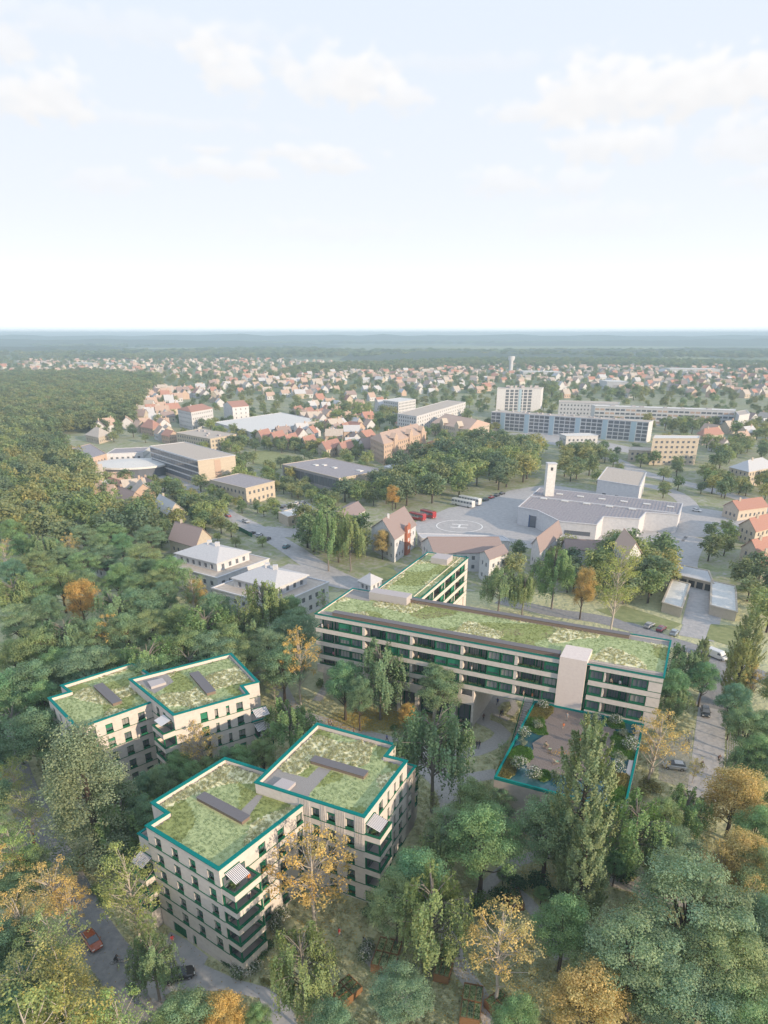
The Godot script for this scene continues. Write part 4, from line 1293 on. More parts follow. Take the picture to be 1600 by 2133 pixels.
func make_terrace() -> void:
	var y := 9.6
	var yaw := deg_to_rad(115.0)
	var du := Vector3(sin(yaw), 0, -cos(yaw))
	var dv := Vector3(sin(deg_to_rad(25.0)), 0, -cos(deg_to_rad(25.0)))
	var pl := W(656.3, 1277.9, 19.8)
	var f := Face.new(pl, pl + du * 71.8)
	var fl := W(1030, 1618, 9.9); var fr := W(1302, 1690, 9.9)
	# back corners where the side edges meet the building's front
	var hit := func(p: Vector3) -> Vector3:
		var t := (f.p(0, 0) - p).dot(f.n) / dv.dot(f.n)
		return p + dv * (t - 0.3)
	var bl: Vector3 = hit.call(fl); var br: Vector3 = hit.call(fr)
	var poly := PackedVector2Array([v2(fr), v2(fl), v2(bl), v2(br)])
	var c := (fl + fr + bl + br) / 4.0
	var th := thing("roof_terrace", "raised terrace with brown boards, dark pool and green edge in front of the stair tower", "terrace", Vector3(c.x, 0.0, c.z))
	var mb := MB.new()
	mb.prism(poly, -2.5, y - 0.1, false)
	wpart(th, "wall", mb, M.terrace_wall)
	mb = MB.new()
	var inn := inset(poly, 0.3)
	ring(mb, inset(poly, -0.05), inn, 9.95)
	for i in 4:
		var j := (i + 1) % 4
		var q := inset(poly, -0.05)
		mb.quad(v3(q[i], 9.4), v3(q[j], 9.4), v3(q[j], 9.95), v3(q[i], 9.95))
		mb.quad(v3(inn[i], 9.1), v3(inn[j], 9.1), v3(inn[j], 9.95), v3(inn[i], 9.95))
	wpart(th, "edge", mb, M.teal)
	mb = MB.new()
	mb.flat(inn, 9.25)
	wpart(th, "pool_floor", mb, M.soil)
	mb = MB.new()
	mb.flat(inset(poly, 0.302), 9.42)
	wpart(th, "water", mb, M.water)
	var Z := func(x, yy): return v2(W(1000.0 + x / 4.0, 1440.0 + yy / 4.0, y))
	var deck := PackedVector2Array()
	for p in [[600, 118], [870, 168], [880, 260], [1000, 290], [1110, 300], [1130, 330], [1100, 385], [1130, 455], [1085, 510], [1095, 620], [1040, 730], [860, 745], [700, 695], [560, 668], [480, 655], [395, 640], [385, 600], [418, 560], [410, 520], [447, 480], [437, 430], [550, 358], [522, 290], [532, 230], [592, 170]]:
		deck.append(Z.call(p[0], p[1]))
	# boards run towards the building
	var n_boards := 0
	var w0 := 1e9; var w1 := -1e9; var l0 := 1e9; var l1 := -1e9
	for p in deck:
		w0 = minf(w0, p.dot(v2(du))); w1 = maxf(w1, p.dot(v2(du)))
		l0 = minf(l0, p.dot(v2(dv))); l1 = maxf(l1, p.dot(v2(dv)))
	var a := w0
	var boards := MB.new()
	var rng := RandomNumberGenerator.new()
	rng.seed = 5
	while a < w1:
		var b := a + 0.28
		var strip := PackedVector2Array()
		for q in [[a, l0 - 1], [b, l0 - 1], [b, l1 + 1], [a, l1 + 1]]:
			strip.append(v2(du) * q[0] + v2(dv) * q[1])
		for q in Geometry2D.intersect_polygons(deck, strip):
			boards.prism(q, y - 0.15, y + rng.randf_range(-0.006, 0.006))
		a += 0.3
		n_boards += 1
	var bo := wpart(th, "boards", boards, M.deck)
	bo.set_meta("kind", "stuff")
	# planted islands in the pool
	var beds := [[[400, 190], [470, 120], [560, 95], [600, 120], [585, 175], [530, 225], [470, 240]], [[360, 300], [400, 230], [520, 225], [525, 300], [545, 355], [480, 345], [430, 320]], [[235, 560], [260, 500], [340, 460], [410, 490], [420, 545], [385, 590], [300, 585]],
		[[150, 700], [190, 600], [260, 560], [290, 600], [270, 680], [220, 720]], [[490, 700], [530, 665], [575, 680], [570, 720], [520, 740]], [[1060, 250], [1090, 220], [1180, 240], [1185, 300], [1100, 300]], [[1105, 400], [1140, 350], [1240, 360], [1265, 430], [1190, 450], [1130, 430]], [[1090, 520], [1135, 465], [1230, 480], [1270, 500], [1265, 560], [1180, 540], [1110, 540]], [[1095, 900], [1110, 780], [1210, 800], [1200, 940], [1090, 935]], [[1095, 780], [1100, 690], [1220, 700], [1230, 790]]]
	var bed_b := MB.new()
	for b in beds:
		var q := PackedVector2Array()
		for p in b: q.append(Z.call(p[0], p[1]))
		q = Geometry2D.offset_polygon(q, 0.35, Geometry2D.JOIN_ROUND)[0]
		bed_b.prism(q, 9.2, 9.62)
		var gm := MultiMesh.new()
		gm.transform_format = MultiMesh.TRANSFORM_3D
		gm.use_colors = true
		gm.mesh = tuft_meshes[2]
		var list := []
		var r := Rect2(q[0], Vector2.ZERO)
		for p in q: r = r.expand(p)
		for i in int(r.get_area() * 40.0):
			var p := r.position + Vector2(rng.randf() * r.size.x, rng.randf() * r.size.y)
			if Geometry2D.is_point_in_polygon(p, q): list.append(p)
		gm.instance_count = list.size()
		var dry: bool = b == beds[3] or b == beds[0] or b == beds[9]
		for i in list.size():
			var s := rng.randf_range(1.0, 2.0)
			gm.set_instance_transform(i, Transform3D(Basis(Vector3.UP, rng.randf() * TAU).scaled(Vector3(s, s * 2.5, s)), v3(list[i], 9.6) - th.position))
			var t := rng.randf_range(0.8, 1.2)
			gm.set_instance_color(i, Color(0.40, 0.36, 0.14) * t if dry else Color(0.17, 0.36, 0.075) * t)
		var o := MultiMeshInstance3D.new()
		o.multimesh = gm
		o.material_override = M.tuft
		o.name = "bed_grass"
		o.set_meta("kind", "stuff")
		th.add_child(o, true)
	wpart(th, "planting_bed", bed_b, M.soil)
	# inner kerb of pale stone along the edge on the drive side
	mb = MB.new()
	var q0 := v3(inn[0]) - du * 0.1; var q3 := v3(inn[3]) - du * 0.1
	mb.box(q0 - du * 0.7 + Vector3(0, 9.2, 0), du * 0.7, Vector3(0, 0.4, 0), (q3 - q0))
	wpart(th, "kerb", mb, M.upstand)
	# white flowering and grey-green shrubs
	for k in [[520, 110, 1.5, 0], [470, 275, 1.3, 1], [365, 345, 1.6, 0], [350, 420, 1.3, 1], [330, 610, 1.6, 0], [440, 690, 1.6, 0], [620, 690, 1.4, 1], [1130, 240, 1.5, 0], [1190, 340, 1.4, 1], [1245, 450, 1.8, 0], [1150, 560, 1.5, 1], [1130, 640, 1.6, 0], [1080, 740, 1.2, 1], [760, 750, 1.3, 0], [960, 215, 1.5, 0]]:
		var p: Vector2 = Z.call(k[0], k[1] + 25)
		shrub(k[3] + 1, v3(p, 9.5), k[2], ["white-blossomed shrub in the terrace pool beds", "grey-green cushion shrub in the terrace pool beds"][k[3]], "shrubs of the terrace beds", rng)
	# stair down beside the terrace
	var st := thing("stair", "narrow flight of steps with green cheeks down the terrace side", "stairs", Vector3(bl.x - 2.0, 0.5, bl.z + 8.0))
	var s0 := v3(poly[1].lerp(poly[2], 0.98)) - du * 0.1; var s1 := v3(poly[1].lerp(poly[2], 0.50)) - du * 0.1
	var k := 30
	for i in k:
		mb = MB.new()
		var p0 := s0.lerp(s1, float(i) / k); var p1 := s0.lerp(s1, float(i + 1) / k)
		var top := lerpf(9.5, 0.6, float(i) / k)
		mb.box(p0 + Vector3(0, top - 0.5, 0), -du * 1.7, Vector3(0, 0.5, 0), p1 - p0)
		wpart(st, "step", mb, M.terrace_wall)
	for e: float in [0.0, -1.85]:
		mb = MB.new()
		var p0 := s0 + du * e; var p1 := s1 + du * e
		mb.quad(p0 + Vector3(0, 9.3, 0), p1 + Vector3(0, 0.2, 0), p1 + Vector3(0, 1.5, 0), p0 + Vector3(0, 10.6, 0))
		mb.box(p0 + Vector3(0, 10.6, 0), p1 - p0 - Vector3(0, 9.1, 0), Vector3(0, 0.12, 0), du * 0.12)
		wpart(st, "cheek", mb, M.green)

# ---------------------------------------------------------------- trees
func leaf(mb: MB, c: Vector3, n: Vector3, s: float, col: Color, rng: RandomNumberGenerator) -> void:
	var a := n.cross(Vector3(rng.randf_range(-1, 1), rng.randf_range(-1, 1), rng.randf_range(-1, 1)))
	if a.length_squared() < 0.001: a = n.cross(Vector3(1, 0.2, 0.3))
	a = a.normalized() * s
	var b := n.cross(a) * 0.62
	mb.col = col
	mb.trin(c - a, c + b, c + a, n, n, n)
	mb.trin(c - a, c + a, c - b, n, n, n)

func rdir(rng: RandomNumberGenerator) -> Vector3:
	var z := rng.randf_range(-1, 1); var a := rng.randf() * TAU
	var r := sqrt(1.0 - z * z)
	return Vector3(r * cos(a), z, r * sin(a))

func tint(c: Color, rng: RandomNumberGenerator, by := 0.18) -> Color:
	var k := 1.0 + rng.randf_range(-by, by)
	var h := rng.randf_range(-0.07, 0.07)
	return Color(c.r * k * (1.0 + h), c.g * k, c.b * k * (1.0 - h))

func limb(mb: MB, a: Vector3, b: Vector3, r0: float, r1: float, rng: RandomNumberGenerator, sag := 0.12) -> void:
	var m := a.lerp(b, 0.5) + rdir(rng) * a.distance_to(b) * 0.1 + Vector3(0, -a.distance_to(b) * sag, 0)
	mb.tube([a, m, b], [r0, (r0 + r1) * 0.5, r1], 5)

# clumps of leaves, each an uneven flattened ball with its leaves turned outwards
func clump(mb: MB, o: Vector3, r: float, flat: float, count: int, size: float, col: Color, rng: RandomNumberGenerator, up := 0.5, vary := 0.16) -> void:
	var c := tint(col, rng, 0.2)
	var sx := rng.randf_range(0.85, 1.25); var sz := rng.randf_range(0.85, 1.25)
	for i in count:
		var d := rdir(rng)
		if d.y < -0.35 and rng.randf() < 0.6: d.y = -d.y
		var k := pow(rng.randf(), 0.38) * (1.0 + rng.randf_range(-0.12, 0.28))
		var p := o + Vector3(d.x * r * sx, d.y * r * flat, d.z * r * sz) * k
		var n := (d * 0.8 + Vector3(0, up, 0) + rdir(rng) * 0.75).normalized()
		leaf(mb, p, n, size * rng.randf_range(0.7, 1.3), tint(c, rng, vary), rng)

var protos := {}
func proto(key: String, base_name: String, crown: MB, wood: MB, bark, leafmat = null) -> void:
	var o := Node3D.new()
	o.set_meta("base_name", base_name)
	o.set_meta("cat", "tree")
	part(o, "trunk", wood, bark)
	part(o, "crown", crown, leafmat if leafmat else M.leaf)
	protos[key] = o

func envelope_points(n: int, c: Vector3, r: Vector3, inner: float, apart: float, rng: RandomNumberGenerator, low := -0.55) -> Array:
	var pts := []
	var tries := 0
	while pts.size() < n and tries < n * 40:
		tries += 1
		var d := rdir(rng)
		if d.y < low: continue
		var p := c + d * r * rng.randf_range(inner, 1.0)
		var ok := true
		for q in pts:
			if q.distance_to(p) < apart: ok = false; break
		if ok: pts.append(p)
	return pts

func make_trees() -> void:
	var rng := RandomNumberGenerator.new()
	var green := Color(0.28, 0.405, 0.23)
	for k in 3:       # broad leafy
		rng.seed = 100 + k
		var cr := MB.new(); cr.colored = true
		var wd := MB.new()
		wd.tube([Vector3(0, -0.6, 0), Vector3(0.1, 2.2, 0), Vector3(0.0, 4.5, 0.1), Vector3(0.15, 8.5, 0)], [0.34, 0.26, 0.2, 0.08], 7)
		var pts := envelope_points(46, Vector3(0, 7.2, 0), Vector3(3.9, 4.4, 3.9), 0.5, 1.2, rng)
		pts.append(Vector3(0, 10.6, 0))
		for p in pts:
			clump(cr, p, rng.randf_range(0.8, 1.35), 0.7, 430, 0.105, green if k < 2 else Color(0.24, 0.40, 0.26), rng)
			if rng.randf() < 0.45: limb(wd, Vector3(0.05, rng.randf_range(2.8, 5.5), 0.05), p, 0.11, 0.03, rng)
		proto("broad%d" % k, "leafy_tree", cr, wd, M.bark_dark)
	for k in 2:       # feathery, layered
		rng.seed = 120 + k
		var cr := MB.new(); cr.colored = true
		var wd := MB.new()
		wd.tube([Vector3(0, -0.6, 0), Vector3(-0.1, 2.5, 0.1), Vector3(0.1, 5, 0), Vector3(0, 9, 0)], [0.36, 0.28, 0.2, 0.07], 7)
		var pts := envelope_points(58, Vector3(0, 7.0, 0), Vector3(4.9, 4.6, 4.9), 0.5, 1.25, rng, -0.4)
		for p in pts:
			clump(cr, p, rng.randf_range(0.9, 1.5), 0.42, 430, 0.10, Color(0.32, 0.44, 0.265), rng, 0.8)
			if rng.randf() < 0.6: limb(wd, Vector3(0, rng.randf_range(2.6, 5.5), 0), p, 0.12, 0.03, rng, -0.05)
		proto("feather%d" % k, "feathery_tree", cr, wd, M.bark_dark)
	for k in 2:       # weeping birch
		rng.seed = 140 + k
		var cr := MB.new(); cr.colored = true
		var wd := MB.new()
		wd.tube([Vector3(0, -0.6, 0), Vector3(0.05, 3, 0), Vector3(0.15, 6.5, 0.05), Vector3(0.05, 11, 0)], [0.24, 0.19, 0.13, 0.04], 7)
		for i in 46:
			var a := rng.randf() * TAU
			var y0 := rng.randf_range(4.0, 10.0)
			var out := rng.randf_range(0.7, 1.0) * (4.5 - 0.26 * absf(y0 - 6.0) - maxf(0.0, y0 - 7.5) * 0.45)
			var tip := Vector3(cos(a) * out, y0 + rng.randf_range(0.6, 1.6), sin(a) * out)
			limb(wd, Vector3(0.1, y0 - 0.6, 0), tip, 0.07, 0.02, rng, -0.15)
			var c := tint(Color(0.275, 0.385, 0.205), rng, 0.18)
			for s in rng.randi_range(9, 14):
				var o := tip.lerp(Vector3(0, y0, 0), rng.randf_range(-0.08, 0.6)) + rdir(rng) * 0.45
				var len_ := rng.randf_range(1.4, 3.4)
				var side := Vector3(cos(a) * 0.18 + rng.randf_range(-0.12, 0.12), 0, sin(a) * 0.18 + rng.randf_range(-0.12, 0.12))
				var nl := int(len_ * 9.0)
				for j in nl:
					var t := float(j) / nl
					var p := o + side * sqrt(t) * len_ * 0.5 + Vector3(0, 0.25 * t - len_ * t * t * 0.55 - len_ * t * 0.45, 0) + rdir(rng) * 0.17
					leaf(cr, p, (Vector3(cos(a), 0.35, sin(a)) + rdir(rng) * 0.7).normalized(), rng.randf_range(0.09, 0.19), tint(c, rng, 0.15), rng)
		proto("weeping%d" % k, "weeping_birch", cr, wd, M.bark_grey)
	for k in 2:       # golden, open
		rng.seed = 160 + k
		var cr := MB.new(); cr.colored = true
		var wd := MB.new()
		wd.tube([Vector3(0, -0.6, 0), Vector3(-0.15, 2, 0), Vector3(0.1, 4.2, 0.1), Vector3(0.3, 8, 0), Vector3(0.1, 11, 0)], [0.2, 0.16, 0.13, 0.08, 0.03], 7)
		var pts := envelope_points(44, Vector3(0, 7.4, 0), Vector3(3.6, 4.5, 3.6), 0.35, 1.0, rng, -0.75)
		for p in pts:
			clump(cr, p, rng.randf_range(0.4, 0.85), 0.85, 70, 0.105, Color(0.70, 0.54, 0.23) if rng.randf() < 0.75 else Color(0.68, 0.58, 0.28), rng, 0.3, 0.25)
			limb(wd, Vector3(0.05, clampf(p.y - rng.randf_range(1.5, 3.2), 2.2, 8.0), 0.03), p, 0.055, 0.018, rng, -0.05)
		proto("golden%d" % k, "golden_birch", cr, wd, M.bark_pale)
	for k in 2:       # golden, dense
		rng.seed = 180 + k
		var cr := MB.new(); cr.colored = true
		var wd := MB.new()
		wd.tube([Vector3(0, -0.6, 0), Vector3(0.1, 2, 0), Vector3(0, 5, 0.1), Vector3(0, 9, 0)], [0.3, 0.24, 0.17, 0.05], 7)
		var pts := envelope_points(60, Vector3(0, 6.9, 0), Vector3(3.4, 4.5, 3.4), 0.5, 0.85, rng, -0.7)
		for p in pts:
			clump(cr, p, rng.randf_range(0.8, 1.25), 0.8, 300, 0.105, Color(0.64, 0.50, 0.22) if k == 0 else Color(0.62, 0.44, 0.18), rng, 0.35, 0.25)
			if rng.randf() < 0.35: limb(wd, Vector3(0, rng.randf_range(2.2, 5), 0), p, 0.09, 0.025, rng)
		proto("amber%d" % k, "golden_tree", cr, wd, M.bark_dark)
	# poplar: flame-like shoots
	rng.seed = 200
	var cr := MB.new(); cr.colored = true
	var wd := MB.new()
	wd.tube([Vector3(0, -0.8, 0), Vector3(0.1, 3, 0), Vector3(0, 8, 0.1), Vector3(0, 17, 0)], [0.36, 0.3, 0.2, 0.04], 7)
	for i in 210:
		var y := rng.randf_range(1.6, 16.6)
		var w := 2.6 * sin(clampf(y / 18.0, 0.03, 1.0) * PI * 0.93 + 0.28) * rng.randf_range(0.45, 1.05) + 0.1
		var a := rng.randf() * TAU
		var p := Vector3(cos(a) * w, y, sin(a) * w)
		var c := tint(Color(0.36, 0.41, 0.205), rng, 0.2)
		var lean := Vector3(cos(a) * 0.35, 1.0, sin(a) * 0.35).normalized()
		for j in 130:
			var t := rng.randf()
			var q := p + lean * (t * 1.9 - 0.4) + rdir(rng) * (0.62 * (1.0 - t) + 0.1) * rng.randf()
			leaf(cr, q, (Vector3(cos(a), 0.25, sin(a)) + rdir(rng) * 0.7).normalized(), rng.randf_range(0.08, 0.15), tint(c, rng, 0.15), rng)
		if i % 3 == 0: limb(wd, Vector3(0, maxf(1.5, y - 1.4), 0), p, 0.06, 0.02, rng, 0.1)
	proto("poplar", "poplar", cr, wd, M.bark_dark)
	# broad cone, grey-green
	rng.seed = 210
	cr = MB.new(); cr.colored = true
	wd = MB.new()
	wd.tube([Vector3(0, -0.8, 0), Vector3(0, 6, 0), Vector3(0, 13, 0)], [0.36, 0.25, 0.04], 7)
	for i in 95:
		var y := rng.randf_range(1.4, 13.2)
		var w := (3.7 * pow(1.0 - y / 14.2, 0.55) + 0.1) * rng.randf_range(0.5, 1.0)
		var a := rng.randf() * TAU
		clump(cr, Vector3(cos(a) * w, y, sin(a) * w), rng.randf_range(0.7, 1.05), 1.0, 340, 0.085, Color(0.37, 0.415, 0.245), rng, 0.3)
		if i % 3 == 0: limb(wd, Vector3(0, y - 0.8, 0), Vector3(cos(a) * w, y, sin(a) * w), 0.06, 0.02, rng, 0.0)
	proto("cone", "tall_conical_tree", cr, wd, M.bark_dark)
	# airy pale green, pale stem
	for k in 2:
		rng.seed = 220 + k
		cr = MB.new(); cr.colored = true
		wd = MB.new()
		wd.tube([Vector3(0, -0.6, 0), Vector3(0.1, 3, 0.05), Vector3(0, 6, 0), Vector3(0.1, 11, 0)], [0.17, 0.14, 0.1, 0.03], 7)
		for p in envelope_points(46, Vector3(0, 7.0, 0), Vector3(3.2, 4.8, 3.2), 0.35, 0.95, rng, -0.85):
			clump(cr, p, rng.randf_range(0.5, 0.95), 0.7, 95, 0.10, Color(0.37, 0.46, 0.20) if k == 0 else Color(0.46, 0.46, 0.19), rng, 0.4, 0.2)
			limb(wd, Vector3(0.05, clampf(p.y - 2.0, 1.8, 8.5), 0.02), p, 0.05, 0.015, rng, -0.05)
		proto("airy%d" % k, "slender_tree", cr, wd, M.bark_pale)
	# trees of the town, seen from far
	for k in 4:
		rng.seed = 240 + k
		cr = MB.new(); cr.colored = true
		wd = MB.new()
		wd.tube([Vector3(0, -0.6, 0), Vector3(0, 5, 0)], [0.3, 0.2], 5)
		var c: Color = [Color(0.26, 0.33, 0.17), Color(0.33, 0.38, 0.19), Color(0.20, 0.27, 0.16), Color(0.42, 0.45, 0.22)][k]
		for p in envelope_points(24, Vector3(0, 6.0, 0), Vector3(3.3, 4.2, 3.3), 0.45, 1.2, rng, -0.8):
			clump(cr, p, rng.randf_range(1.1, 1.7), 0.85, 60, 0.36, c, rng, 0.4, 0.14)
		proto("town%d" % k, ["dark_leafy_tree", "round_crowned_tree", "deep_green_tree", "yellow_green_tree"][k], cr, wd, M.bark_dark)
	# shrubs
	for k in 5:
		rng.seed = 260 + k
		cr = MB.new(); cr.colored = true
		wd = MB.new()
		for i in 5:
			var d := rdir(rng); d.y = absf(d.y) + 0.6
			wd.tube([Vector3(0, -0.1, 0), d.normalized() * 0.6], [0.03, 0.012], 4)
		var c: Color = [Color(0.075, 0.165, 0.075), Color(0.17, 0.24, 0.13), Color(0.32, 0.37, 0.28), Color(0.28, 0.28, 0.11), Color(0.20, 0.29, 0.11)][k]
		for i in 9:
			clump(cr, Vector3(rng.randf_range(-0.5, 0.5), rng.randf_range(0.35, 0.85), rng.randf_range(-0.5, 0.5)), 0.42, 0.8, 60, 0.085, c, rng, 0.5)
		if k == 1:     # blossom
			for i in 170:
				var d := rdir(rng); d.y = absf(d.y)
				leaf(cr, Vector3(0, 0.5, 0) + d * Vector3(0.85, 0.75, 0.85) * rng.randf_range(0.85, 1.1), (d + rdir(rng) * 0.4).normalized(), rng.randf_range(0.05, 0.09), Color(0.72, 0.73, 0.72), rng)
		proto("shrub%d" % k, ["dark_shrub", "flowering_shrub", "cushion_shrub", "olive_shrub", "green_shrub"][k], cr, wd, M.bark_dark)
		protos["shrub%d" % k].set_meta("cat", "shrub")
		protos["shrub%d" % k].get_child(0).name = "stems"
		protos["shrub%d" % k].get_child(1).name = "foliage"

func shrub(kind: int, at: Vector3, size: float, label: String, group: String, rng: RandomNumberGenerator) -> void:
	copy_of(protos["shrub%d" % kind], at, rng.randf() * TAU, label, group, Vector3.ONE * size * rng.randf_range(0.85, 1.15))

const NOMINAL := {"broad": 11.6, "feather": 11.2, "weeping": 11.4, "golden": 11.9, "amber": 11.6, "poplar": 18.2, "cone": 14.0, "airy": 11.8, "town": 10.5}
const LOOKS := {"broad": "broad leafy green tree", "feather": "spreading tree of feathery green leaves", "weeping": "weeping birch with hanging green strands", "golden": "open golden-leaved birch with pale branches", "amber": "dense amber-leaved tree", "poplar": "tall olive-green poplar", "cone": "tall grey-green conical tree", "airy": "slender tree of light yellow-green leaves", "town": "rounded dark green tree"}
var tree_rng := RandomNumberGenerator.new()

# a tree by the picture: its top at (px, py), its height in metres or, below 0, the y of its foot in the picture
func tree(kind: String, px: float, py: float, high: float, place: String, group: String, wide := 1.0, look := "") -> Node3D:
	var base := Vector3.ZERO
	var h := high
	if high > 40.0:                         # the foot is seen
		base = GP(px, high)                 # first guess, then straight below the top
		for i in 4:
			h = tall(py, high, base.y)
			var p := W(px, py, h)
			base = Vector3(p.x, T(p.x, p.z), p.z)
		h -= base.y
	else:
		var p := W(px, py, h)
		for i in 3:
			p = W(px, py, h + T(p.x, p.z))
		base = Vector3(p.x, T(p.x, p.z), p.z)
	return tree_at(kind, base, h, place, group, wide, look)

func tree_at(kind: String, base: Vector3, h: float, place: String, group: String, wide := 1.0, look := "") -> Node3D:
	var variants := []
	for k in protos:
		if k.begins_with(kind): variants.append(k)
	var which: String = variants[tree_rng.randi() % variants.size()]
	var o: Node3D = protos[which]
	if kind == "town": look = ["rounded mid-green tree", "rounded olive-green tree", "rounded deep green tree", "rounded yellow-green tree"][int(which[-1])]
	var s: float = h / NOMINAL[kind]
	if kind in ["broad", "feather"]: wide *= 0.87
	var w := s * wide * tree_rng.randf_range(0.94, 1.06)
	var c := copy_of(o, base, tree_rng.randf() * TAU, (look if look else LOOKS[kind]) + " " + place, group, Vector3(w, s, w))
	c.get_child(1).material_override = [M.leaf, M.leaf_b, M.leaf_c, M.leaf_d][tree_rng.randi() % 4] if not kind in ["golden", "amber"] else [M.leaf, M.leaf_b][tree_rng.randi() % 2]
	return c

func make_park_trees() -> void:
	tree_rng.seed = 12
	var g := "trees of the park"
	# around the two front blocks
	tree("weeping", 308, 1958, 2085, "over the dark car on the driveway", g, 0.85)
	tree("weeping", 622, 1942, 2118, "beside the cobbled strip and the driveway", g, 0.8)
	tree("broad", 385, 2078, 11.0, "below the driveway beside the orange tree", g)
	tree("amber", 460, 2078, 10.0, "below the driveway, its crown orange", g, 0.9, "round orange tree")
	tree("broad", 535, 2098, 7.0, "at the lower edge of the driveway", g, 0.8)
	tree("broad", 330, 2120, 9.0, "at the lower end of the lane", g)
	tree("broad", 690, 2095, 9.0, "below the cobbled strip", g)
	tree("feather", 835, 2035, 9.5, "over the planter boxes of the kitchen garden", g)
	tree("golden", 645, 1738, 1938, "in the lawn between the two front blocks", g, 1.2)
	tree("airy", 252, 1762, 1966, "beside the side balconies and the lane", g, 0.85)
	tree("airy", 300, 1890, 1985, "on the grass beside the driveway", g, 0.6)
	tree("cone", 150, 1508, 1800, "in front of the rear block and the lane", g, 1.15)
	tree("cone", 205, 1590, 14.0, "beside the rear block's windows, the smaller one", g, 1.1)
	tree("weeping", 245, 1655, 13.0, "between the conical trees and the front block", g, 1.1)
	tree("weeping", 235, 1735, 8.0, "on the bank above the lane", g, 1.0)
	for k in [[290, 1660, 12], [330, 1600, 10], [365, 1570, 9], [395, 1590, 8], [300, 1610, 9], [500, 1555, 9], [470, 1560, 8], [545, 1540, 9], [430, 1580, 7]]:
		tree("broad", k[0], k[1], k[2], "in the gap between the two pairs of blocks", g, 0.95)
	tree("golden", 412, 1502, 1625, "before the windows of the rear block with two awnings", g, 1.0)
	tree("golden", 455, 1575, 6.0, "low behind the front block's roof corner", g, 0.9)
	tree("weeping", 600, 1462, 1580, "beside the rear block's low striped awning", g, 1.15)
	tree("airy", 568, 1392, 9.0, "against the rear block's end wall", g, 0.9)
	# lawn before the long building
	tree("golden", 618, 1305, 1468, "on the lawn beside the long building's free end", g, 0.8)
	tree("broad", 716, 1378, 1500, "before the long building, close to another broad tree", g, 0.95)
	tree("broad", 748, 1410, 1522, "before the long building, over fallen yellow leaves", g, 0.75)
	tree("weeping", 792, 1338, 1500, "against the long building's galleries", g, 0.8)
	tree("broad", 915, 1388, 1512, "before the long building, next to its passage", g, 1.0)
	tree("amber", 850, 1465, 1522, "under the long building's piers, small and orange", g, 0.9, "young orange tree")
	tree("weeping", 908, 1472, 1692, "beside the path junction and the ribbed block", g, 0.85)
	tree("airy", 1055, 1545, 7.0, "on the grass under the terrace side", g, 0.9)
	tree("airy", 905, 1645, 1700, "small on the lawn by the ribbed block's end", g, 0.7)
	tree("broad", 838, 1545, 5.0, "small behind the ribbed block's roof corner", g, 0.8)
	# kitchen garden and lower right
	for k in [["broad", 985, 1632, 11.5, "below the terrace wall and the path fork", 1.0], ["broad", 1012, 1692, 1862, "with a bare dark trunk below the terrace wall", 1.1], ["feather", 935, 1690, 12.0, "beside the narrow path below the fork", 0.8], ["weeping", 930, 1700, 12.0, "between two broad trees below the path fork", 0.85],
			["broad", 870, 1780, 13.0, "next to the corner balconies of the ribbed block", 1.1], ["feather", 830, 1830, 12.0, "at the foot of the ribbed block's balconies", 0.9], ["weeping", 902, 1822, 2022, "standing among the planter boxes", 0.85], ["golden", 1052, 1882, 2092, "beside the kitchen garden path, wide and thin", 1.0],
			["broad", 1150, 1672, 1835, "under the terrace's front wall beside the poplar trunk", 1.1], ["broad", 1050, 1640, 8.0, "against the terrace's front wall", 0.9], ["poplar", 1243, 1488, 1852, "rising before the terrace pool", 1.0], ["poplar", 1236, 1690, 1938, "the lower poplar before the terrace", 1.05],
			["weeping", 1160, 1615, 9.0, "leaning over the terrace's front edge", 1.0], ["weeping", 1335, 1665, 1822, "below the terrace's outer corner", 1.0], ["weeping", 1440, 1648, 9.5, "at the lower end of the drive", 1.1], ["broad", 1390, 1670, 9.0, "between the terrace corner and the drive", 1.0],
			["feather", 1410, 1735, 10.0, "above the great feathery tree's path", 1.05], ["broad", 1290, 1770, 7.0, "beside the path below the lower poplar", 0.9], ["broad", 1375, 1790, 7.0, "beside the path below the terrace corner", 0.9], ["feather", 1455, 1815, 16.0, "largest over the lower garden", 1.25], ["feather", 1340, 1945, 14.0, "below the great feathery tree", 1.2], ["feather", 1520, 1960, 13.0, "beyond the great feathery tree", 1.1],
			["broad", 1185, 1880, 12.0, "at the foot of the lower poplar", 1.05], ["feather", 1255, 1990, 10.0, "above the lowest amber tree", 1.0], ["amber", 1235, 2022, 12.0, "at the lower edge of the garden", 1.1], ["feather", 1440, 2040, 12.0, "at the lower edge of the garden", 1.2], ["feather", 1560, 2080, 11.0, "at the garden edge under the amber trees", 1.1],
			["broad", 1080, 2085, 8.0, "beside the last planter boxes", 1.0], ["amber", 1550, 1605, 13.5, "beside the lower end of the drive, the largest", 1.15], ["amber", 1560, 1740, 12.0, "below the largest amber tree", 1.0], ["golden", 1510, 1755, 11.0, "before the amber trees", 0.85], ["golden", 1580, 1835, 11.0, "under the amber trees", 0.9],
			["broad", 1050, 1810, 3.0, "low by the corten planter", 1.1], ["broad", 1130, 1850, 3.0, "low beside the narrow path", 1.2], ["broad", 1020, 1890, 3.0, "low above the golden birch", 1.2]]:
		tree(k[0], k[1], k[2], k[3], k[4], "trees of the lower garden", k[5])
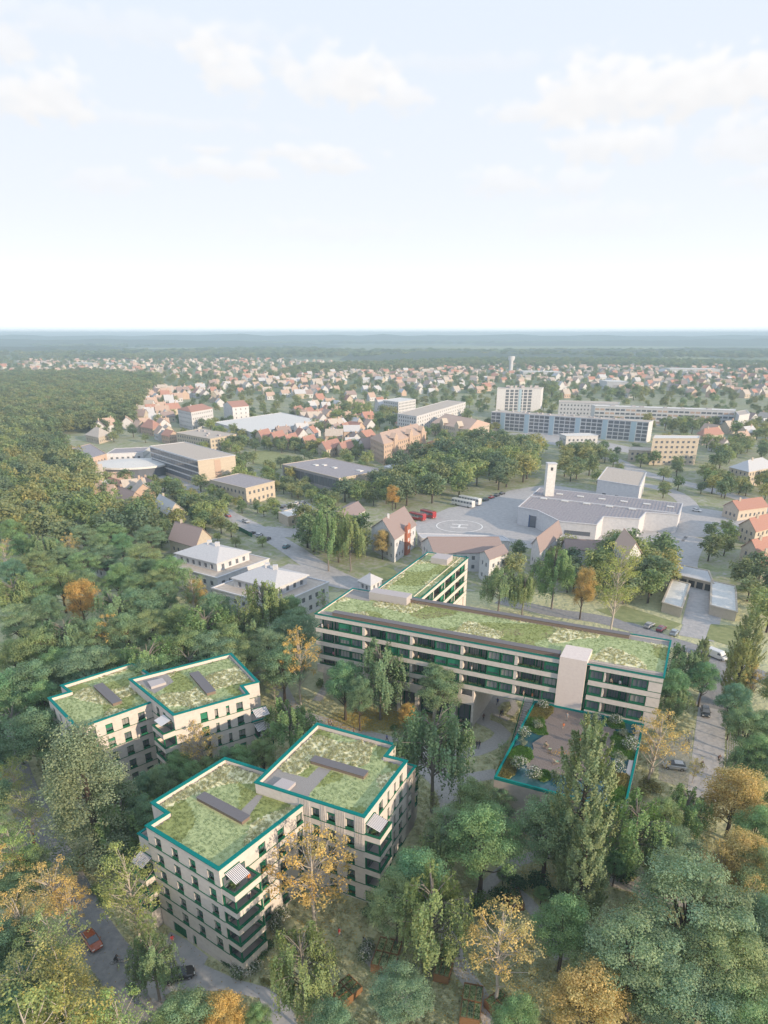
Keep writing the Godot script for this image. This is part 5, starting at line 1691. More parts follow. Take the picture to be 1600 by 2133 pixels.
	# the drive and the far corner
	for k in [["weeping", 1432, 1345, 13.0, "at the long building's outer end", 1.0], ["broad", 1412, 1395, 12.0, "at the long building's outer corner", 0.9], ["weeping", 1410, 1430, 9.0, "low at the long building's outer corner", 1.0], ["broad", 1475, 1380, 11.0, "at the head of the drive", 0.9], ["poplar", 1470, 1325, 13.0, "at the head of the drive beside the white van", 1.0],
			["golden", 1382, 1478, 1640, "over the parked silver car", 1.0], ["poplar", 1575, 1270, 19.0, "at the bend of the road", 1.3], ["poplar", 1560, 1330, 17.0, "beside the drive, the darker one", 1.3], ["golden", 1578, 1385, 12.0, "between the poplars and the drive", 1.0], ["broad", 1540, 1425, 11.0, "beside the drive", 1.0], ["broad", 1570, 1480, 12.0, "on the far side of the drive with a dark trunk", 1.0], ["broad", 1590, 1540, 11.0, "on the far side of the drive", 1.0], ["broad", 1530, 1480, 7.0, "on the far side of the drive", 0.9], ["airy", 1455, 1575, 6.0, "at the edge of the drive near the silver car", 0.9]]:
		tree(k[0], k[1], k[2], k[3], k[4], "trees along the drive", k[5])
	# the lane, lower left: near crowns
	for k in [["golden", 95, 1800, 13.0, "over the lane", 1.1], ["golden", 132, 1830, 11.0, "over the lane", 0.9], ["airy", 40, 1640, 12.0, "on the outer side of the lane", 1.1], ["airy", 10, 1720, 14.0, "on the outer side of the lane", 1.1], ["airy", 90, 1900, 14.0, "below the golden birches by the lane", 1.1], ["airy", 112, 1968, 14.0, "beside the orange car", 1.0], ["golden", 20, 1860, 14.0, "below the lane", 1.1], ["airy", 30, 1985, 15.0, "below the lane", 1.2], ["airy", 120, 2060, 17.0, "close below the lane", 1.2], ["airy", 40, 2090, 18.0, "close below the lane", 1.2], ["airy", 235, 2070, 15.0, "at the lower end of the lane", 0.8], ["golden", -20, 1760, 13.0, "on the outer side of the lane", 1.0], ["golden", 5, 1600, 8.0, "on the outer side of the lane", 0.8], ["broad", 60, 1770, 9.0, "on the outer side of the lane", 1.0], ["broad", 60, 2010, 10.0, "below the lane", 1.2]]:
		tree(k[0], k[1], k[2], k[3], k[4], "trees below the lane", k[5])
	for k in [["broad", 1590, 1690, 11.0], ["feather", 1620, 1780, 12.0], ["broad", 1600, 1880, 11.0], ["feather", 1625, 1930, 12.0], ["broad", 1600, 1630, 9.0], ["broad", 1640, 1560, 11.0], ["broad", 1625, 1480, 12.0], ["broad", 1640, 1400, 12.0], ["weeping", 1560, 1560, 9.0], ["feather", 1590, 2050, 10.0], ["broad", 1650, 1680, 11.0]]:
		tree(k[0], k[1], k[2], k[3], "in the trees beyond the drive", "trees beyond the drive", 1.05)
	for k in [["airy", 15, 1580, 11.0], ["broad", -25, 1540, 12.0], ["broad", -40, 1620, 12.0], ["airy", -20, 1690, 12.0], ["broad", 20, 1820, 9.0], ["broad", -30, 1930, 12.0], ["feather", 10, 1930, 10.0], ["broad", 15, 2060, 12.0], ["broad", 130, 2110, 10.0], ["airy", 190, 2105, 11.0]]:
		tree(k[0], k[1], k[2], k[3], "in the thicket on the lane's outer side", "trees of the lane thicket", 1.05)
	for k in [[20, 1165], [70, 1150], [130, 1140], [170, 1150], [215, 1140], [265, 1165], [300, 1165], [330, 1190], [40, 1115], [100, 1120], [280, 1195], [20, 1085], [60, 1075], [170, 1095], [230, 1090], [310, 1095]]:
		tree(["broad", "feather"][(k[0] / 10) % 2], k[0], k[1], 12.0, "between the small red roof and the wood", "trees about the small red roof", 1.15)
	# the dense wood behind the rear blocks
	for k in [["amber", 160, 1208, 15.0, 1.0], ["golden", 222, 1278, 15.0, 1.05], ["golden", 62, 1318, 10.0, 0.7], ["amber", 405, 1205, 12.0, 0.8], ["airy", 395, 1185, 16.0, 0.9], ["golden", 140, 1108, 13.0, 0.9], ["golden", 55, 1150, 9.0, 0.7], ["golden", 10, 1120, 11.0, 0.9], ["airy", 95, 1205, 12.0, 0.9], ["airy", 5, 1135, 14.0, 1.0], ["amber", 300, 1195, 9.0, 0.8]]:
		tree(k[0], k[1], k[2], k[3], "in the dense wood behind the rear blocks", "trees of the wood behind the blocks", k[4])
	var wood := [[60, 1380], [120, 1350], [175, 1345], [240, 1360], [300, 1330], [350, 1320], [395, 1310], [440, 1330], [70, 1310], [130, 1290], [195, 1295], [260, 1290], [320, 1270], [370, 1260], [420, 1265], [470, 1305], [20, 1330], [30, 1260], [90, 1250], [230, 1230], [290, 1220], [345, 1205], [60, 1200], [120, 1175], [15, 1195], [180, 1185], [240, 1175], [30, 1420], [90, 1430], [15, 1470], [60, 1485], [10, 1390], [500, 1345], [440, 1370], [390, 1350], [290, 1375], [330, 1365], [560, 1310], [590, 1340], [510, 1280], [450, 1245], [250, 1110], [300, 1130], [345, 1160], [90, 1110], [200, 1120], [595, 1240], [620, 1275]]
	var i := 0
	for p in wood:
		var kind: String = ["broad", "broad", "feather", "broad", "weeping"][i % 5]
		tree(kind, p[0] + tree_rng.randf_range(-8, 8), p[1] + tree_rng.randf_range(-8, 8), tree_rng.randf_range(12.0, 16.0), "in the dense wood behind the rear blocks", "trees of the wood behind the blocks", 1.15)
		i += 1
	# single trees before the town
	for k in [["weeping", 545, 1210, 1362, "beside the pale villas", 0.9], ["weeping", 495, 1275, 13.0, "below the pale villas", 0.9], ["broad", 605, 1240, 12.0, "at the corner of the nearer pale villa", 0.8], ["airy", 672, 1228, 8.0, "at the long building's free end", 0.9], ["weeping", 680, 1065, 1190, "in the dark group beside the street", 0.75], ["weeping", 728, 1072, 1190, "at the edge of the dark group beside the street", 0.75], ["amber", 797, 1103, 1165, "before the gabled house with the brick strip", 0.9], ["weeping", 1045, 1180, 15.0, "behind the long building, the widest", 1.1], ["weeping", 1095, 1195, 13.0, "behind the long building", 1.0], ["weeping", 1163, 1142, 1268, "behind the long building with a bare pale stem", 0.8], ["amber", 1222, 1180, 1290, "behind the long building", 0.6], ["airy", 1300, 1125, 1320, "behind the long building", 0.8], ["amber", 818, 1010, 12.0, "by the buses", 0.9], ["golden", 1040, 955, 14.0, "before the dark grove", 0.5]]:
		tree(k[0], k[1], k[2], k[3], k[4], "trees between the park and the town", k[5])

# ---------------------------------------------------------------- the town
# four corners from three picture points of a roof edge (the second is the corner between the other two)
func three(a: Array, b: Array, c: Array, h: float) -> PackedVector2Array:
	var p := v2(W(a[0], a[1], h)); var q := v2(W(b[0], b[1], h)); var r := v2(W(c[0], c[1], h))
	return PackedVector2Array([p, q, r, p + r - q])

func keep_clear(poly: PackedVector2Array, by: float) -> void:
	var q := grow(poly, by)
	var r := Rect2(q[0], Vector2.ZERO)
	for p in q: r = r.expand(p)
	no_grass.append([q, r])

func face_of(poly: PackedVector2Array, i: int) -> Face:
	var a := poly[i]; var b := poly[(i + 1) % poly.size()]
	var c := Vector2.ZERO
	for p in poly: c += p / poly.size()
	var f := Face.new(v3(a), v3(b))
	if (v3(c) - f.o).dot(f.n) > 0.0:
		f = Face.new(v3(b), v3(a))
	return f

# a wall with rows of real openings, each with its pane
func windowed(th: Node3D, f: Face, y0: float, y1: float, floors: int, cols: int, ww: float, wh: float, wall, glass, sill := 0.9, margin := 1.0, called := "wall") -> void:
	var holes := []
	var fh := (y1 - y0 - 0.6) / maxi(floors, 1)
	for r in floors:
		for c in cols:
			var x := margin + (f.length - 2.0 * margin) * (c + 0.5) / cols
			var y := y0 + fh * r + sill * fh / 3.0
			if x - ww / 2 > 0.1 and x + ww / 2 < f.length - 0.1:
				holes.append([x - ww / 2, x + ww / 2, y, minf(y + wh, y1 - 0.3)])
	var mb := MB.new()
	pierced(mb, f, y0 - 1.0, y1, holes, 0.22)
	wpart(th, called, mb, wall)
	for h in holes:
		var w: float = h[1] - h[0]; var hh: float = h[3] - h[2]
		var key := "t%.2f_%.2f" % [w, hh]
		part(th, "window", cached(key, func(b): b.box(Vector3(0, 0, -0.25), Vector3(w, 0, 0), Vector3(0, hh, 0), Vector3(0, 0, 0.05))), glass, f.p(h[0], h[2]) - th.position, atan2(f.n.x, f.n.z))

func facing(f: Face) -> bool:
	return (Vector3(0, EYE, 0) - f.o - f.u * f.length * 0.5).dot(f.n) > 0.0

# flat-roofed building: the walls that face us are windowed
func flat_building(called: String, label: String, poly: PackedVector2Array, h: float, wall, roof, floors: int, spec: Dictionary = {}, category := "building", group := "") -> Node3D:
	var c := Vector2.ZERO
	for p in poly: c += p / poly.size()
	keep_clear(poly, 2.5)
	var th := thing(called, label, category, v3(c, 0.0), 0.0, group)
	for i in poly.size():
		var f := face_of(poly, i)
		if facing(f) and floors > 0:
			var s: Array = spec.get(i, [maxi(1, int(f.length / 3.2)), 1.4, 1.5])
			if s[0] > 0:
				windowed(th, f, 0.0, h, floors, s[0], s[1], s[2], s[3] if s.size() > 3 else wall, M.glass)
				continue
		var mb := MB.new()
		mb.quad(f.p(0, -1.0), f.p(f.length, -1.0), f.p(f.length, h), f.p(0, h))
		wpart(th, "wall", mb, wall)
	var mb := MB.new()
	var o := inset(poly, -0.25)
	mb.prism(o, h, h + 0.35, false)
	var inn := inset(poly, 0.25)
	ring(mb, o, inn, h + 0.35)
	for i in inn.size():
		var j := (i + 1) % inn.size()
		mb.quad(v3(inn[i], h), v3(inn[j], h), v3(inn[j], h + 0.35), v3(inn[i], h + 0.35))
	wpart(th, "roof_edge", mb, spec.get("edge", wall))
	mb = MB.new()
	mb.flat(inn, h + 0.12)
	wpart(th, "roof", mb, roof)
	return th

func on_roof(th: Node3D, poly: PackedVector2Array, h: float, n: int, seed_: int, size: Vector3, called: String, m) -> void:
	var rng := RandomNumberGenerator.new()
	rng.seed = seed_
	var u := v3(poly[1] - poly[0]).normalized()
	var w := v3(poly[3] - poly[0]).normalized()
	var lu := poly[0].distance_to(poly[1]); var lw := poly[0].distance_to(poly[3])
	for i in n:
		var p := v3(poly[0], h + 0.1) + u * lu * lerpf(0.08, 0.85, (i + rng.randf()) / n) + w * lw * rng.randf_range(0.2, 0.75)
		var k := rng.randf_range(0.7, 1.3)
		var mb := MB.new()
		mb.box(p, u * size.x * k, Vector3(0, size.y, 0), w * size.z * k)
		wpart(th, called, mb, m)

# pitched roof on a four-cornered outline; the ridge runs along side 0-1 (or 1-2), hipped by a share of its length
func pitched(called: String, label: String, poly: PackedVector2Array, eave: float, rise: float, wall, roof, floors: int, along := 0, hip := 0.0, chimneys := 1, category := "house", group := "", cols := -1, over := 0.4) -> Node3D:
	var c := Vector2.ZERO
	for p in poly: c += p / poly.size()
	keep_clear(poly, 2.5)
	var th := thing(called, label, category, v3(c, 0.0), 0.0, group)
	for i in 4:
		var f := face_of(poly, i)
		var mb := MB.new()
		if facing(f) and floors > 0:
			windowed(th, f, 0.0, eave, floors, cols if cols > 0 else maxi(1, int(f.length / 3.0)), 1.1, 1.4, wall, M.glass)
		else:
			mb.quad(f.p(0, -1.0), f.p(f.length, -1.0), f.p(f.length, eave), f.p(0, eave))
			wpart(th, "wall", mb, wall)
		if hip <= 0.0 and (i % 2) != (along % 2):
			mb = MB.new()
			mb.tri(f.p(0, eave), f.p(f.length, eave), f.p(f.length / 2, eave + rise))
			wpart(th, "gable", mb, wall)
	var q := PackedVector2Array()
	for i in 4: q.append(poly[(i + along) % 4])
	var o := inset(q, -over)
	var lift := rise * over * 2.0 / maxf(0.1, q[1].distance_to(q[2]))
	var m0 := (q[0] + q[3]) / 2.0; var m1 := (q[1] + q[2]) / 2.0
	var d := (m1 - m0)
	if hip > 0.0:
		var a := m0 + d * hip; m1 = m1 - d * hip; m0 = a
	else:
		m0 -= d.normalized() * over; m1 += d.normalized() * over
	var y0 := eave - lift + 0.05; var y1 := eave + rise + 0.05
	for s in 2:
		var mb := MB.new()
		var a: Vector2 = [o[0], o[2]][s]; var b: Vector2 = [o[1], o[3]][s]
		var ra: Vector2 = [m0, m1][s]; var rb: Vector2 = [m1, m0][s]
		mb.up(v3(a, y0), v3(b, y0), v3(rb, y1)); mb.up(v3(a, y0), v3(rb, y1), v3(ra, y1))
		mb.up(v3(a, y0 - 0.2), v3(b, y0 - 0.2), v3(rb, y1 - 0.2)); mb.up(v3(a, y0 - 0.2), v3(rb, y1 - 0.2), v3(ra, y1 - 0.2))
		mb.quad(v3(a, y0 - 0.2), v3(b, y0 - 0.2), v3(b, y0), v3(a, y0))
		if hip > 0.0:
			var e: Vector2 = [o[1], o[3]][s]; var g: Vector2 = [o[2], o[0]][s]; var r: Vector2 = [m1, m0][s]
			mb.up(v3(e, y0), v3(g, y0), v3(r, y1))
			mb.quad(v3(e, y0 - 0.2), v3(g, y0 - 0.2), v3(g, y0), v3(e, y0))
		else:
			mb.quad(v3(b, y0 - 0.2), v3(rb, y1 - 0.2), v3(rb, y1), v3(b, y0))
			mb.quad(v3(a, y0 - 0.2), v3(ra, y1 - 0.2), v3(ra, y1), v3(a, y0))
		wpart(th, "roof", mb, roof)
	var rg := MB.new()
	rg.tube([v3(m0, y1), v3(m1, y1)], [0.14, 0.14], 6)
	wpart(th, "ridge", rg, roof)
	for k in chimneys:
		var p := m0.lerp(m1, 0.2 + 0.6 * k / maxf(1.0, chimneys - 0.99))
		var mb := MB.new()
		mb.cbox(v3(p, y1 + 0.2) + Vector3(0.5, 0, 0.3), Vector3(0.8, 2.0, 0.6))
		wpart(th, "chimney", mb, wall)
	return th

func make_town() -> void:
	# --- the school
	var h := 14.0
	var p := three([312, 930], [412, 960], [490, 949], h)
	var s := flat_building("school_block", "school block with dark window bands and a pale flat roof", p, h, M.render_cream, M.roof_tan, 0, {"edge": M.render_white})
	var f := face_of(p, 0)
	for r in 4:
		var mb := MB.new()
		f.box(mb, 0.6, f.length - 0.6, 1.6 + r * 3.2, 4.0 + r * 3.2, 0.0, 0.12)
		var b := wpart(s, "window_band", mb, M.glass)
		mb = MB.new()
		f.box(mb, 0.3, f.length - 0.3, 4.0 + r * 3.2, 4.55 + r * 3.2, 0.0, 0.3)
		wpart(s, "spandrel", mb, M.render_white)
		for k in 18:
			mb = MB.new()
			var x := 0.6 + (f.length - 1.2) * (k + 0.5) / 18.0
			f.box(mb, x, x + 0.12, 1.6 + r * 3.2, 4.0 + r * 3.2, 0.12, 0.2)
			wpart(b, "mullion", mb, M.frame_dark)
	var fg := face_of(p, 1)
	var mbb := MB.new()
	fg.box(mbb, fg.length * 0.42, fg.length * 0.58, 0.5, h - 0.8, 0.0, 0.15)
	wpart(s, "tile_panel", mbb, M.tile_pale)
	flat_building("school_wing", "low school wing with pale pink front beside the round hall", three([148, 935], [180, 958], [222, 946], 9.0), 9.0, M.render_pink, M.roof_grey, 2)
	flat_building("school_wing", "low pale school wing behind the round hall", three([222, 946], [240, 935], [312, 932], 9.0), 9.0, M.render_white, M.roof_grey, 2)
	flat_building("school_wing", "long low flat-roofed school wing towards the wood", three([160, 975], [215, 985], [225, 968], 5.0), 5.0, M.render_pink, M.roof_grey, 1)
	# round hall
	var hc := W(272, 965, 6.0)
	var th := thing("school_hall", "round school hall with dark glass front and pale conical roof", "building", Vector3(hc.x, 0, hc.z))
	var rw := 22.0
	var ring_ := []
	for k in 28:
		ring_.append(Vector3(cos(TAU * k / 28.0) * rw, 0, sin(TAU * k / 28.0) * rw * 0.75))
	for k in 28:
		var a: Vector3 = ring_[k]; var b: Vector3 = ring_[(k + 1) % 28]
		var mb := MB.new()
		mb.quad(b + Vector3(0, -1, 0), a + Vector3(0, -1, 0), a + Vector3(0, 5.2, 0), b + Vector3(0, 5.2, 0))
		part(th, "glass_bay", mb, M.glass)
	var mb := MB.new()
	for k in 28:
		var a: Vector3 = ring_[k] * 1.04; var b: Vector3 = ring_[(k + 1) % 28] * 1.04
		mb.quad(b + Vector3(0, 5.2, 0), a + Vector3(0, 5.2, 0), a + Vector3(0, 6.2, 0), b + Vector3(0, 6.2, 0))
		mb.tri(a + Vector3(0, 6.2, 0), Vector3(0, 7.4, 0), b + Vector3(0, 6.2, 0))
	part(th, "roof", mb, M.roof_white)
	# --- other large buildings around it
	flat_building("warehouse", "low warehouse with a very large white roof", three([447, 880], [528, 902], [672, 877], 6.0), 6.0, M.render_white, M.roof_white, 1, {0: [0, 1, 1], 1: [14, 2.0, 1.2]})
	pitched("apartment_house", "white four-storey house with hipped red roof beside the warehouse", three([370, 852], [398, 858], [443, 850], 15.0), 15.0, 3.0, M.render_white, M.tile_red, 4, 1, 0.15, 1, "building")
	pitched("apartment_house", "white four-storey gabled house with red roof behind the warehouse", three([465, 842], [484, 848], [518, 845], 15.0), 15.0, 3.5, M.render_white, M.tile_red, 4, 1, 0.0, 0, "building", "", 3)
	var tp := three([367, 902], [438, 915], [492, 905], 9.0)
	var tb := flat_building("flat_house", "cream three-storey building with worn tan roof behind the school", tp, 9.0, M.render_cream, M.roof_tan, 3)
	on_roof(tb, tp, 9.0, 5, 3, Vector3(2.5, 1.0, 1.6), "roof_box", M.box_grey)
	var gp := three([588, 968], [706, 997], [802, 980], 8.0)
	var gy := flat_building("sports_hall", "dark-fronted sports hall with a wide grey roof", gp, 8.0, M.render_cream, M.roof_grey, 1, {0: [12, 4.2, 4.6, M.roof_grey], 1: [0, 1, 1]})
	on_roof(gy, gp, 8.0, 4, 4, Vector3(3.0, 0.5, 2.0), "skylight", M.roof_white)
	flat_building("flat_house", "two-storey cream house with a flat grey roof beside the car park", three([438, 1000], [512, 1018], [572, 1003], 8.0), 8.0, M.render_cream, M.roof_grey, 2)
	flat_building("shed", "low white-roofed shed beside the parked cars", three([580, 1068], [600, 1078], [660, 1062], 4.0), 4.0, M.render_cream, M.roof_white, 1, {0: [0, 1, 1], 1: [4, 1.5, 1.2]}, "shed")
	# --- pale villas with metal roofs
	for k in [[[328, 1172], [452, 1205], [560, 1165], 9.5, "the farther pale villa with grey metal hip roof"], [[442, 1226], [575, 1262], [684, 1214], 9.5, "the nearer pale villa with grey metal hip roof"]]:
		var q := three(k[0], k[1], k[2], 7.0)
		var v := flat_building("villa", k[4] + " above terraces", q, 7.0, M.render_white, M.roof_tan, 2, {}, "villa", "pale villas")
		var inner := inset(q, 4.5)
		for i in 4:
			windowed(v, face_of(inner, i), 7.0, 10.2, 1, maxi(1, int(face_of(inner, i).length / 3.0)), 1.2, 1.5, M.render_white, M.glass, 0.6, 1.0, "attic_wall")
		var e := inset(inner, -0.6)
		var m0 := (e[0] + e[3]) / 2.0; var m1 := (e[1] + e[2]) / 2.0
		if e[0].distance_to(e[1]) < e[1].distance_to(e[2]):
			m0 = (e[0] + e[1]) / 2.0; m1 = (e[2] + e[3]) / 2.0
		var d := (m1 - m0)
		var ra := m0 + d * 0.32; var rb := m1 - d * 0.32
		for i in 4:
			var a := e[i]; var b := e[(i + 1) % 4]
			mb = MB.new()
			var na := ra if a.distance_to(ra) < a.distance_to(rb) else rb
			var nb := ra if b.distance_to(ra) < b.distance_to(rb) else rb
			mb.up(v3(a, 10.0), v3(b, 10.0), v3(nb, 12.6))
			if na != nb: mb.up(v3(a, 10.0), v3(nb, 12.6), v3(na, 12.6))
			mb.quad(v3(a, 9.7), v3(b, 9.7), v3(b, 10.0), v3(a, 10.0))
			wpart(v, "metal_roof", mb, M.zinc)
		for t in [0.25, 0.75]:
			mb = MB.new()
			mb.cbox(v3(ra.lerp(rb, t), 12.6) + Vector3(0.6, 0.3, 0), Vector3(1.4, 1.8, 1.1))
			wpart(v, "chimney", mb, M.render_white)
		on_roof(v, q, 7.0, 4, 8, Vector3(1.2, 0.9, 0.5), "terrace_screen", M.render_white)
	# --- gabled houses near the street
	pitched("house", "house with a steep mauve-brown roof above the pale villas", three([352, 1122], [407, 1138], [440, 1118], 5.5), 5.5, 5.0, M.render_cream, M.tile_brown, 1, 0, 0.0, 1)
	pitched("house", "gabled house with a pale grey roof below the school", three([318, 1052], [350, 1072], [385, 1062], 5.5), 5.5, 4.0, M.render_cream, M.zinc, 2, 0)
	pitched("house", "low house with an orange roof nearest the school hall", three([212, 1012], [240, 1024], [276, 1010], 5.0), 5.0, 3.0, M.render_cream, M.tile_red, 1, 0)
	pitched("house", "house with a dark red-brown roof below the school", three([232, 1035], [268, 1050], [298, 1036], 5.5), 5.5, 4.0, M.render_pink, M.tile_brown, 1, 0)
	pitched("house", "small brown-roofed house against the school wall", three([290, 1010], [310, 1020], [330, 1012], 5.0), 5.0, 3.5, M.render_pink, M.tile_brown, 1, 0)
	pitched("house", "small house with bright red roof alone in the wood", three([186, 1172], [215, 1184], [235, 1176], 4.0), 4.0, 3.0, M.render_white, M.tile_red, 1, 0)
	pitched("house", "white-roofed house at the edge of the forest", three([58, 918], [72, 924], [92, 918], 5.0), 5.0, 4.0, M.render_white, M.zinc, 1, 1)
	pitched("house", "sand-roofed house at the edge of the forest", three([95, 922], [112, 930], [130, 924], 5.0), 5.0, 4.0, M.render_cream, M.roof_tan, 1, 0, 0.2)
	pitched("house", "orange-roofed house at the edge of the forest", three([125, 935], [142, 941], [158, 932], 5.0), 5.0, 3.0, M.render_cream, M.tile_red, 1, 0)
	pitched("house", "pale sand pyramid-roofed house before the forest", three([178, 905], [205, 911], [232, 903], 5.0), 5.0, 5.0, M.render_cream, M.roof_tan, 1, 0, 0.35)
	pitched("house", "red hip-roofed house beside the white apartment house", three([293, 888], [318, 893], [337, 886], 6.0), 6.0, 5.0, M.render_pink, M.tile_red, 2, 0, 0.3)
	pitched("house", "red-roofed house behind the school's main block", three([336, 905], [352, 909], [372, 903], 6.0), 6.0, 3.0, M.render_pink, M.tile_red, 2, 0)
	# --- rows of red roofs behind the sports field
	for k in [[[532, 905], [545, 910], [566, 905]], [[560, 909], [572, 914], [595, 909]], [[588, 914], [600, 920], [622, 914]], [[625, 918], [637, 924], [660, 918]], [[662, 928], [680, 936], [712, 928]], [[700, 930], [715, 938], [738, 930]]]:
		pitched("terrace_house", "red-roofed terrace house behind the sports field", three(k[0], k[1], k[2], 6.0), 6.0, 3.6, M.render_cream, M.tile_red, 2, 1, 0.0, 1, "house", "terrace houses behind the sports field")
	for k in [[[607, 853], [617, 856], [632, 852]], [[628, 856], [640, 859], [655, 855]], [[648, 860], [662, 864], [682, 858]], [[672, 880], [682, 884], [696, 880]], [[706, 888], [718, 892], [735, 888]], [[730, 870], [742, 873], [765, 868]]]:
		pitched("terrace_house", "orange-roofed terrace house beyond the warehouse", three(k[0], k[1], k[2], 6.0), 6.0, 3.0, M.render_cream, M.tile_red, 2, 1, 0.0, 1, "house", "terrace houses beyond the warehouse")
	# --- tall pink and tan houses in the middle
	var pk := three([772, 912], [800, 925], [888, 900], 13.0)
	var pb := pitched("mansion_block", "salmon-coloured four-storey block with a gabled tan roof", pk, 13.0, 4.5, M.render_pink, M.tile_pale, 4, 1, 0.06, 3, "building")
	for t in [0.25, 0.6, 0.9]:
		var g := face_of(pk, 1)
		mb = MB.new()
		g.box(mb, g.length * t - 3.0, g.length * t + 2.0, 0.0, 15.0, 0.0, 0.9)
		mb.tri(g.p(g.length * t - 3.2, 15.0, 0.91), g.p(g.length * t + 2.2, 15.0, 0.91), g.p(g.length * t - 0.5, 18.0, 0.91))
		mb.quad(g.p(g.length * t - 3.2, 15.0, 0.91), g.p(g.length * t - 0.5, 18.0, 0.91), g.p(g.length * t - 0.5, 18.0, -3), g.p(g.length * t - 3.2, 15.0, -3))
		mb.quad(g.p(g.length * t + 2.2, 15.0, 0.91), g.p(g.length * t - 0.5, 18.0, 0.91), g.p(g.length * t - 0.5, 18.0, -3), g.p(g.length * t + 2.2, 15.0, -3))
		wpart(pb, "gable_bay", mb, M.render_pink)
	var bt := three([900, 880], [975, 896], [1020, 882], 9.0)
	var bb := pitched("mansion_block", "tan-roofed long house with two dormer gables before the flats", bt, 9.0, 5.0, M.render_cream, M.tile_pale, 3, 0, 0.05, 2, "building")
	for t in [0.3, 0.72]:
		var g := face_of(bt, 0)
		mb = MB.new()
		g.box(mb, g.length * t - 3.0, g.length * t + 3.0, 0.0, 10.5, 0.0, 0.8)
		mb.tri(g.p(g.length * t - 3.3, 10.5, 0.81), g.p(g.length * t + 3.3, 10.5, 0.81), g.p(g.length * t, 14.0, 0.81))
		mb.quad(g.p(g.length * t - 3.3, 10.5, 0.81), g.p(g.length * t, 14.0, 0.81), g.p(g.length * t, 14.0, -4), g.p(g.length * t - 3.3, 10.5, -4))
		mb.quad(g.p(g.length * t + 3.3, 10.5, 0.81), g.p(g.length * t, 14.0, 0.81), g.p(g.length * t, 14.0, -4), g.p(g.length * t + 3.3, 10.5, -4))
		wpart(bb, "dormer", mb, M.render_cream)
	for k in [[[890, 922], [905, 930], [945, 920]], [[925, 928], [940, 936], [978, 926]], [[980, 918], [995, 925], [1032, 915]], [[823, 880], [838, 886], [866, 878]]]:
		pitched("low_house", "low orange-tiled house below the tan-roofed long house", three(k[0], k[1], k[2], 5.0), 5.0, 2.6, M.render_cream, M.tile_red, 1, 1, 0.1, 0, "house", "low orange roofs below the long house")
	flat_building("greenhouse", "long low white glazed shed before the salmon block", three([800, 972], [820, 978], [905, 958], 4.0), 4.0, M.render_white, M.roof_white, 1, {0: [0, 1, 1], 1: [12, 2.2, 2.0]}, "shed")
	# --- slabs of flats
	var fa := three([1012, 862], [1028, 870], [1352, 884], 15.0)
	fa = three([1028, 857], [1028, 857], [1352, 884], 15.0)
	var A0 := W(1024, 858, 15.0); var A1 := W(1352, 880, 15.0)
	var back := Vector3(A1.z - A0.z, 0, A0.x - A1.x).normalized() * 12.0
	if back.z > 0: back = -back
	var slab := PackedVector2Array([v2(A0), v2(A1), v2(A1 + back), v2(A0 + back)])
	var fs := flat_building("flats", "long dark-windowed slab of flats with pale blue stair strips", slab, 15.0, M.render_white, M.roof_tan, 0)
	var ff := face_of(slab, 0)
	for i in 30:
		var x0 := ff.length * i / 30.0
		if i % 5 == 2:
			mb = MB.new()
			ff.box(mb, x0 + 0.3, x0 + ff.length / 30.0 - 0.3, 0, 14.8, 0.0, 0.3)
			wpart(fs, "stair_strip", mb, M.blue_panel)
			continue
		for r in 5:
			mb = MB.new()
			ff.box(mb, x0 + 0.35, x0 + ff.length / 30.0 - 0.35, 1.2 + r * 2.8, 3.3 + r * 2.8, 0.0, 0.1)
			wpart(fs, "window", mb, M.glass)
	on_roof(fs, slab, 15.0, 14, 5, Vector3(2.0, 1.0, 1.6), "roof_box", M.box_grey)
	var tw := three([1036, 812], [1036, 812], [1128, 808], 30.0)
	var T0 := W(1036, 810, 27.0); var T1 := W(1128, 810, 27.0)
	tw = PackedVector2Array([v2(T0), v2(T1), v2(T1 + Vector3(6, 0, -18)), v2(T0 + Vector3(4, 0, -18))])
	var t_ := flat_building("tower_flats", "white tower of flats with a dark balcony grid behind the long slab", tw, 27.0, M.render_white, M.roof_tan, 0)
	ff = face_of(tw, 0)
	for c in 6:
		if c == 3:
			mb = MB.new()
			ff.box(mb, ff.length * 0.5, ff.length * 0.56, 0, 26.8, 0, 0.3)
			wpart(t_, "stair_strip", mb, M.blue_panel)
		for r in 9:
			mb = MB.new()
			var x0 := ff.length * (0.2 + 0.62 * c / 6.0)
			ff.box(mb, x0, x0 + ff.length * 0.075, 1.2 + r * 2.85, 3.4 + r * 2.85, 0, 0.1)
			wpart(t_, "window", mb, M.glass)
	on_roof(t_, tw, 27.0, 7, 6, Vector3(3.0, 2.2, 3.0), "roof_box", M.box_grey)
	var R0 := W(1240, 846, 15.0); var R1 := W(1532, 856, 15.0)
	var wl := PackedVector2Array([v2(R0), v2(R1), v2(R1 + Vector3(6, 0, -12)), v2(R0 + Vector3(0, 0, -12))])
	var w_ := flat_building("flats", "long white slab of flats with brown balcony bands", wl, 15.0, M.render_white, M.roof_white, 0)
	ff = face_of(wl, 0)
	for i in 26:
		for r in 4:
			mb = MB.new()
			var x0 := ff.length * (i + 0.1) / 26.0
			ff.box(mb, x0, x0 + ff.length / 33.0, 2.0 + r * 3.2, 3.6 + r * 3.2, 0, 0.1)
			wpart(w_, "window", mb, M.glass if (i / 2 + r) % 3 else M.tile_pale)
	on_roof(w_, wl, 15.0, 6, 7, Vector3(3.0, 1.0, 2.0), "roof_box", M.box_grey)
	flat_building("end_block", "white block with a sloping tan roof at the end of the white slab", three([1533, 858], [1540, 866], [1562, 862], 14.0), 14.0, M.render_white, M.roof_tan, 1, {0: [0, 1, 1], 1: [0, 1, 1]})
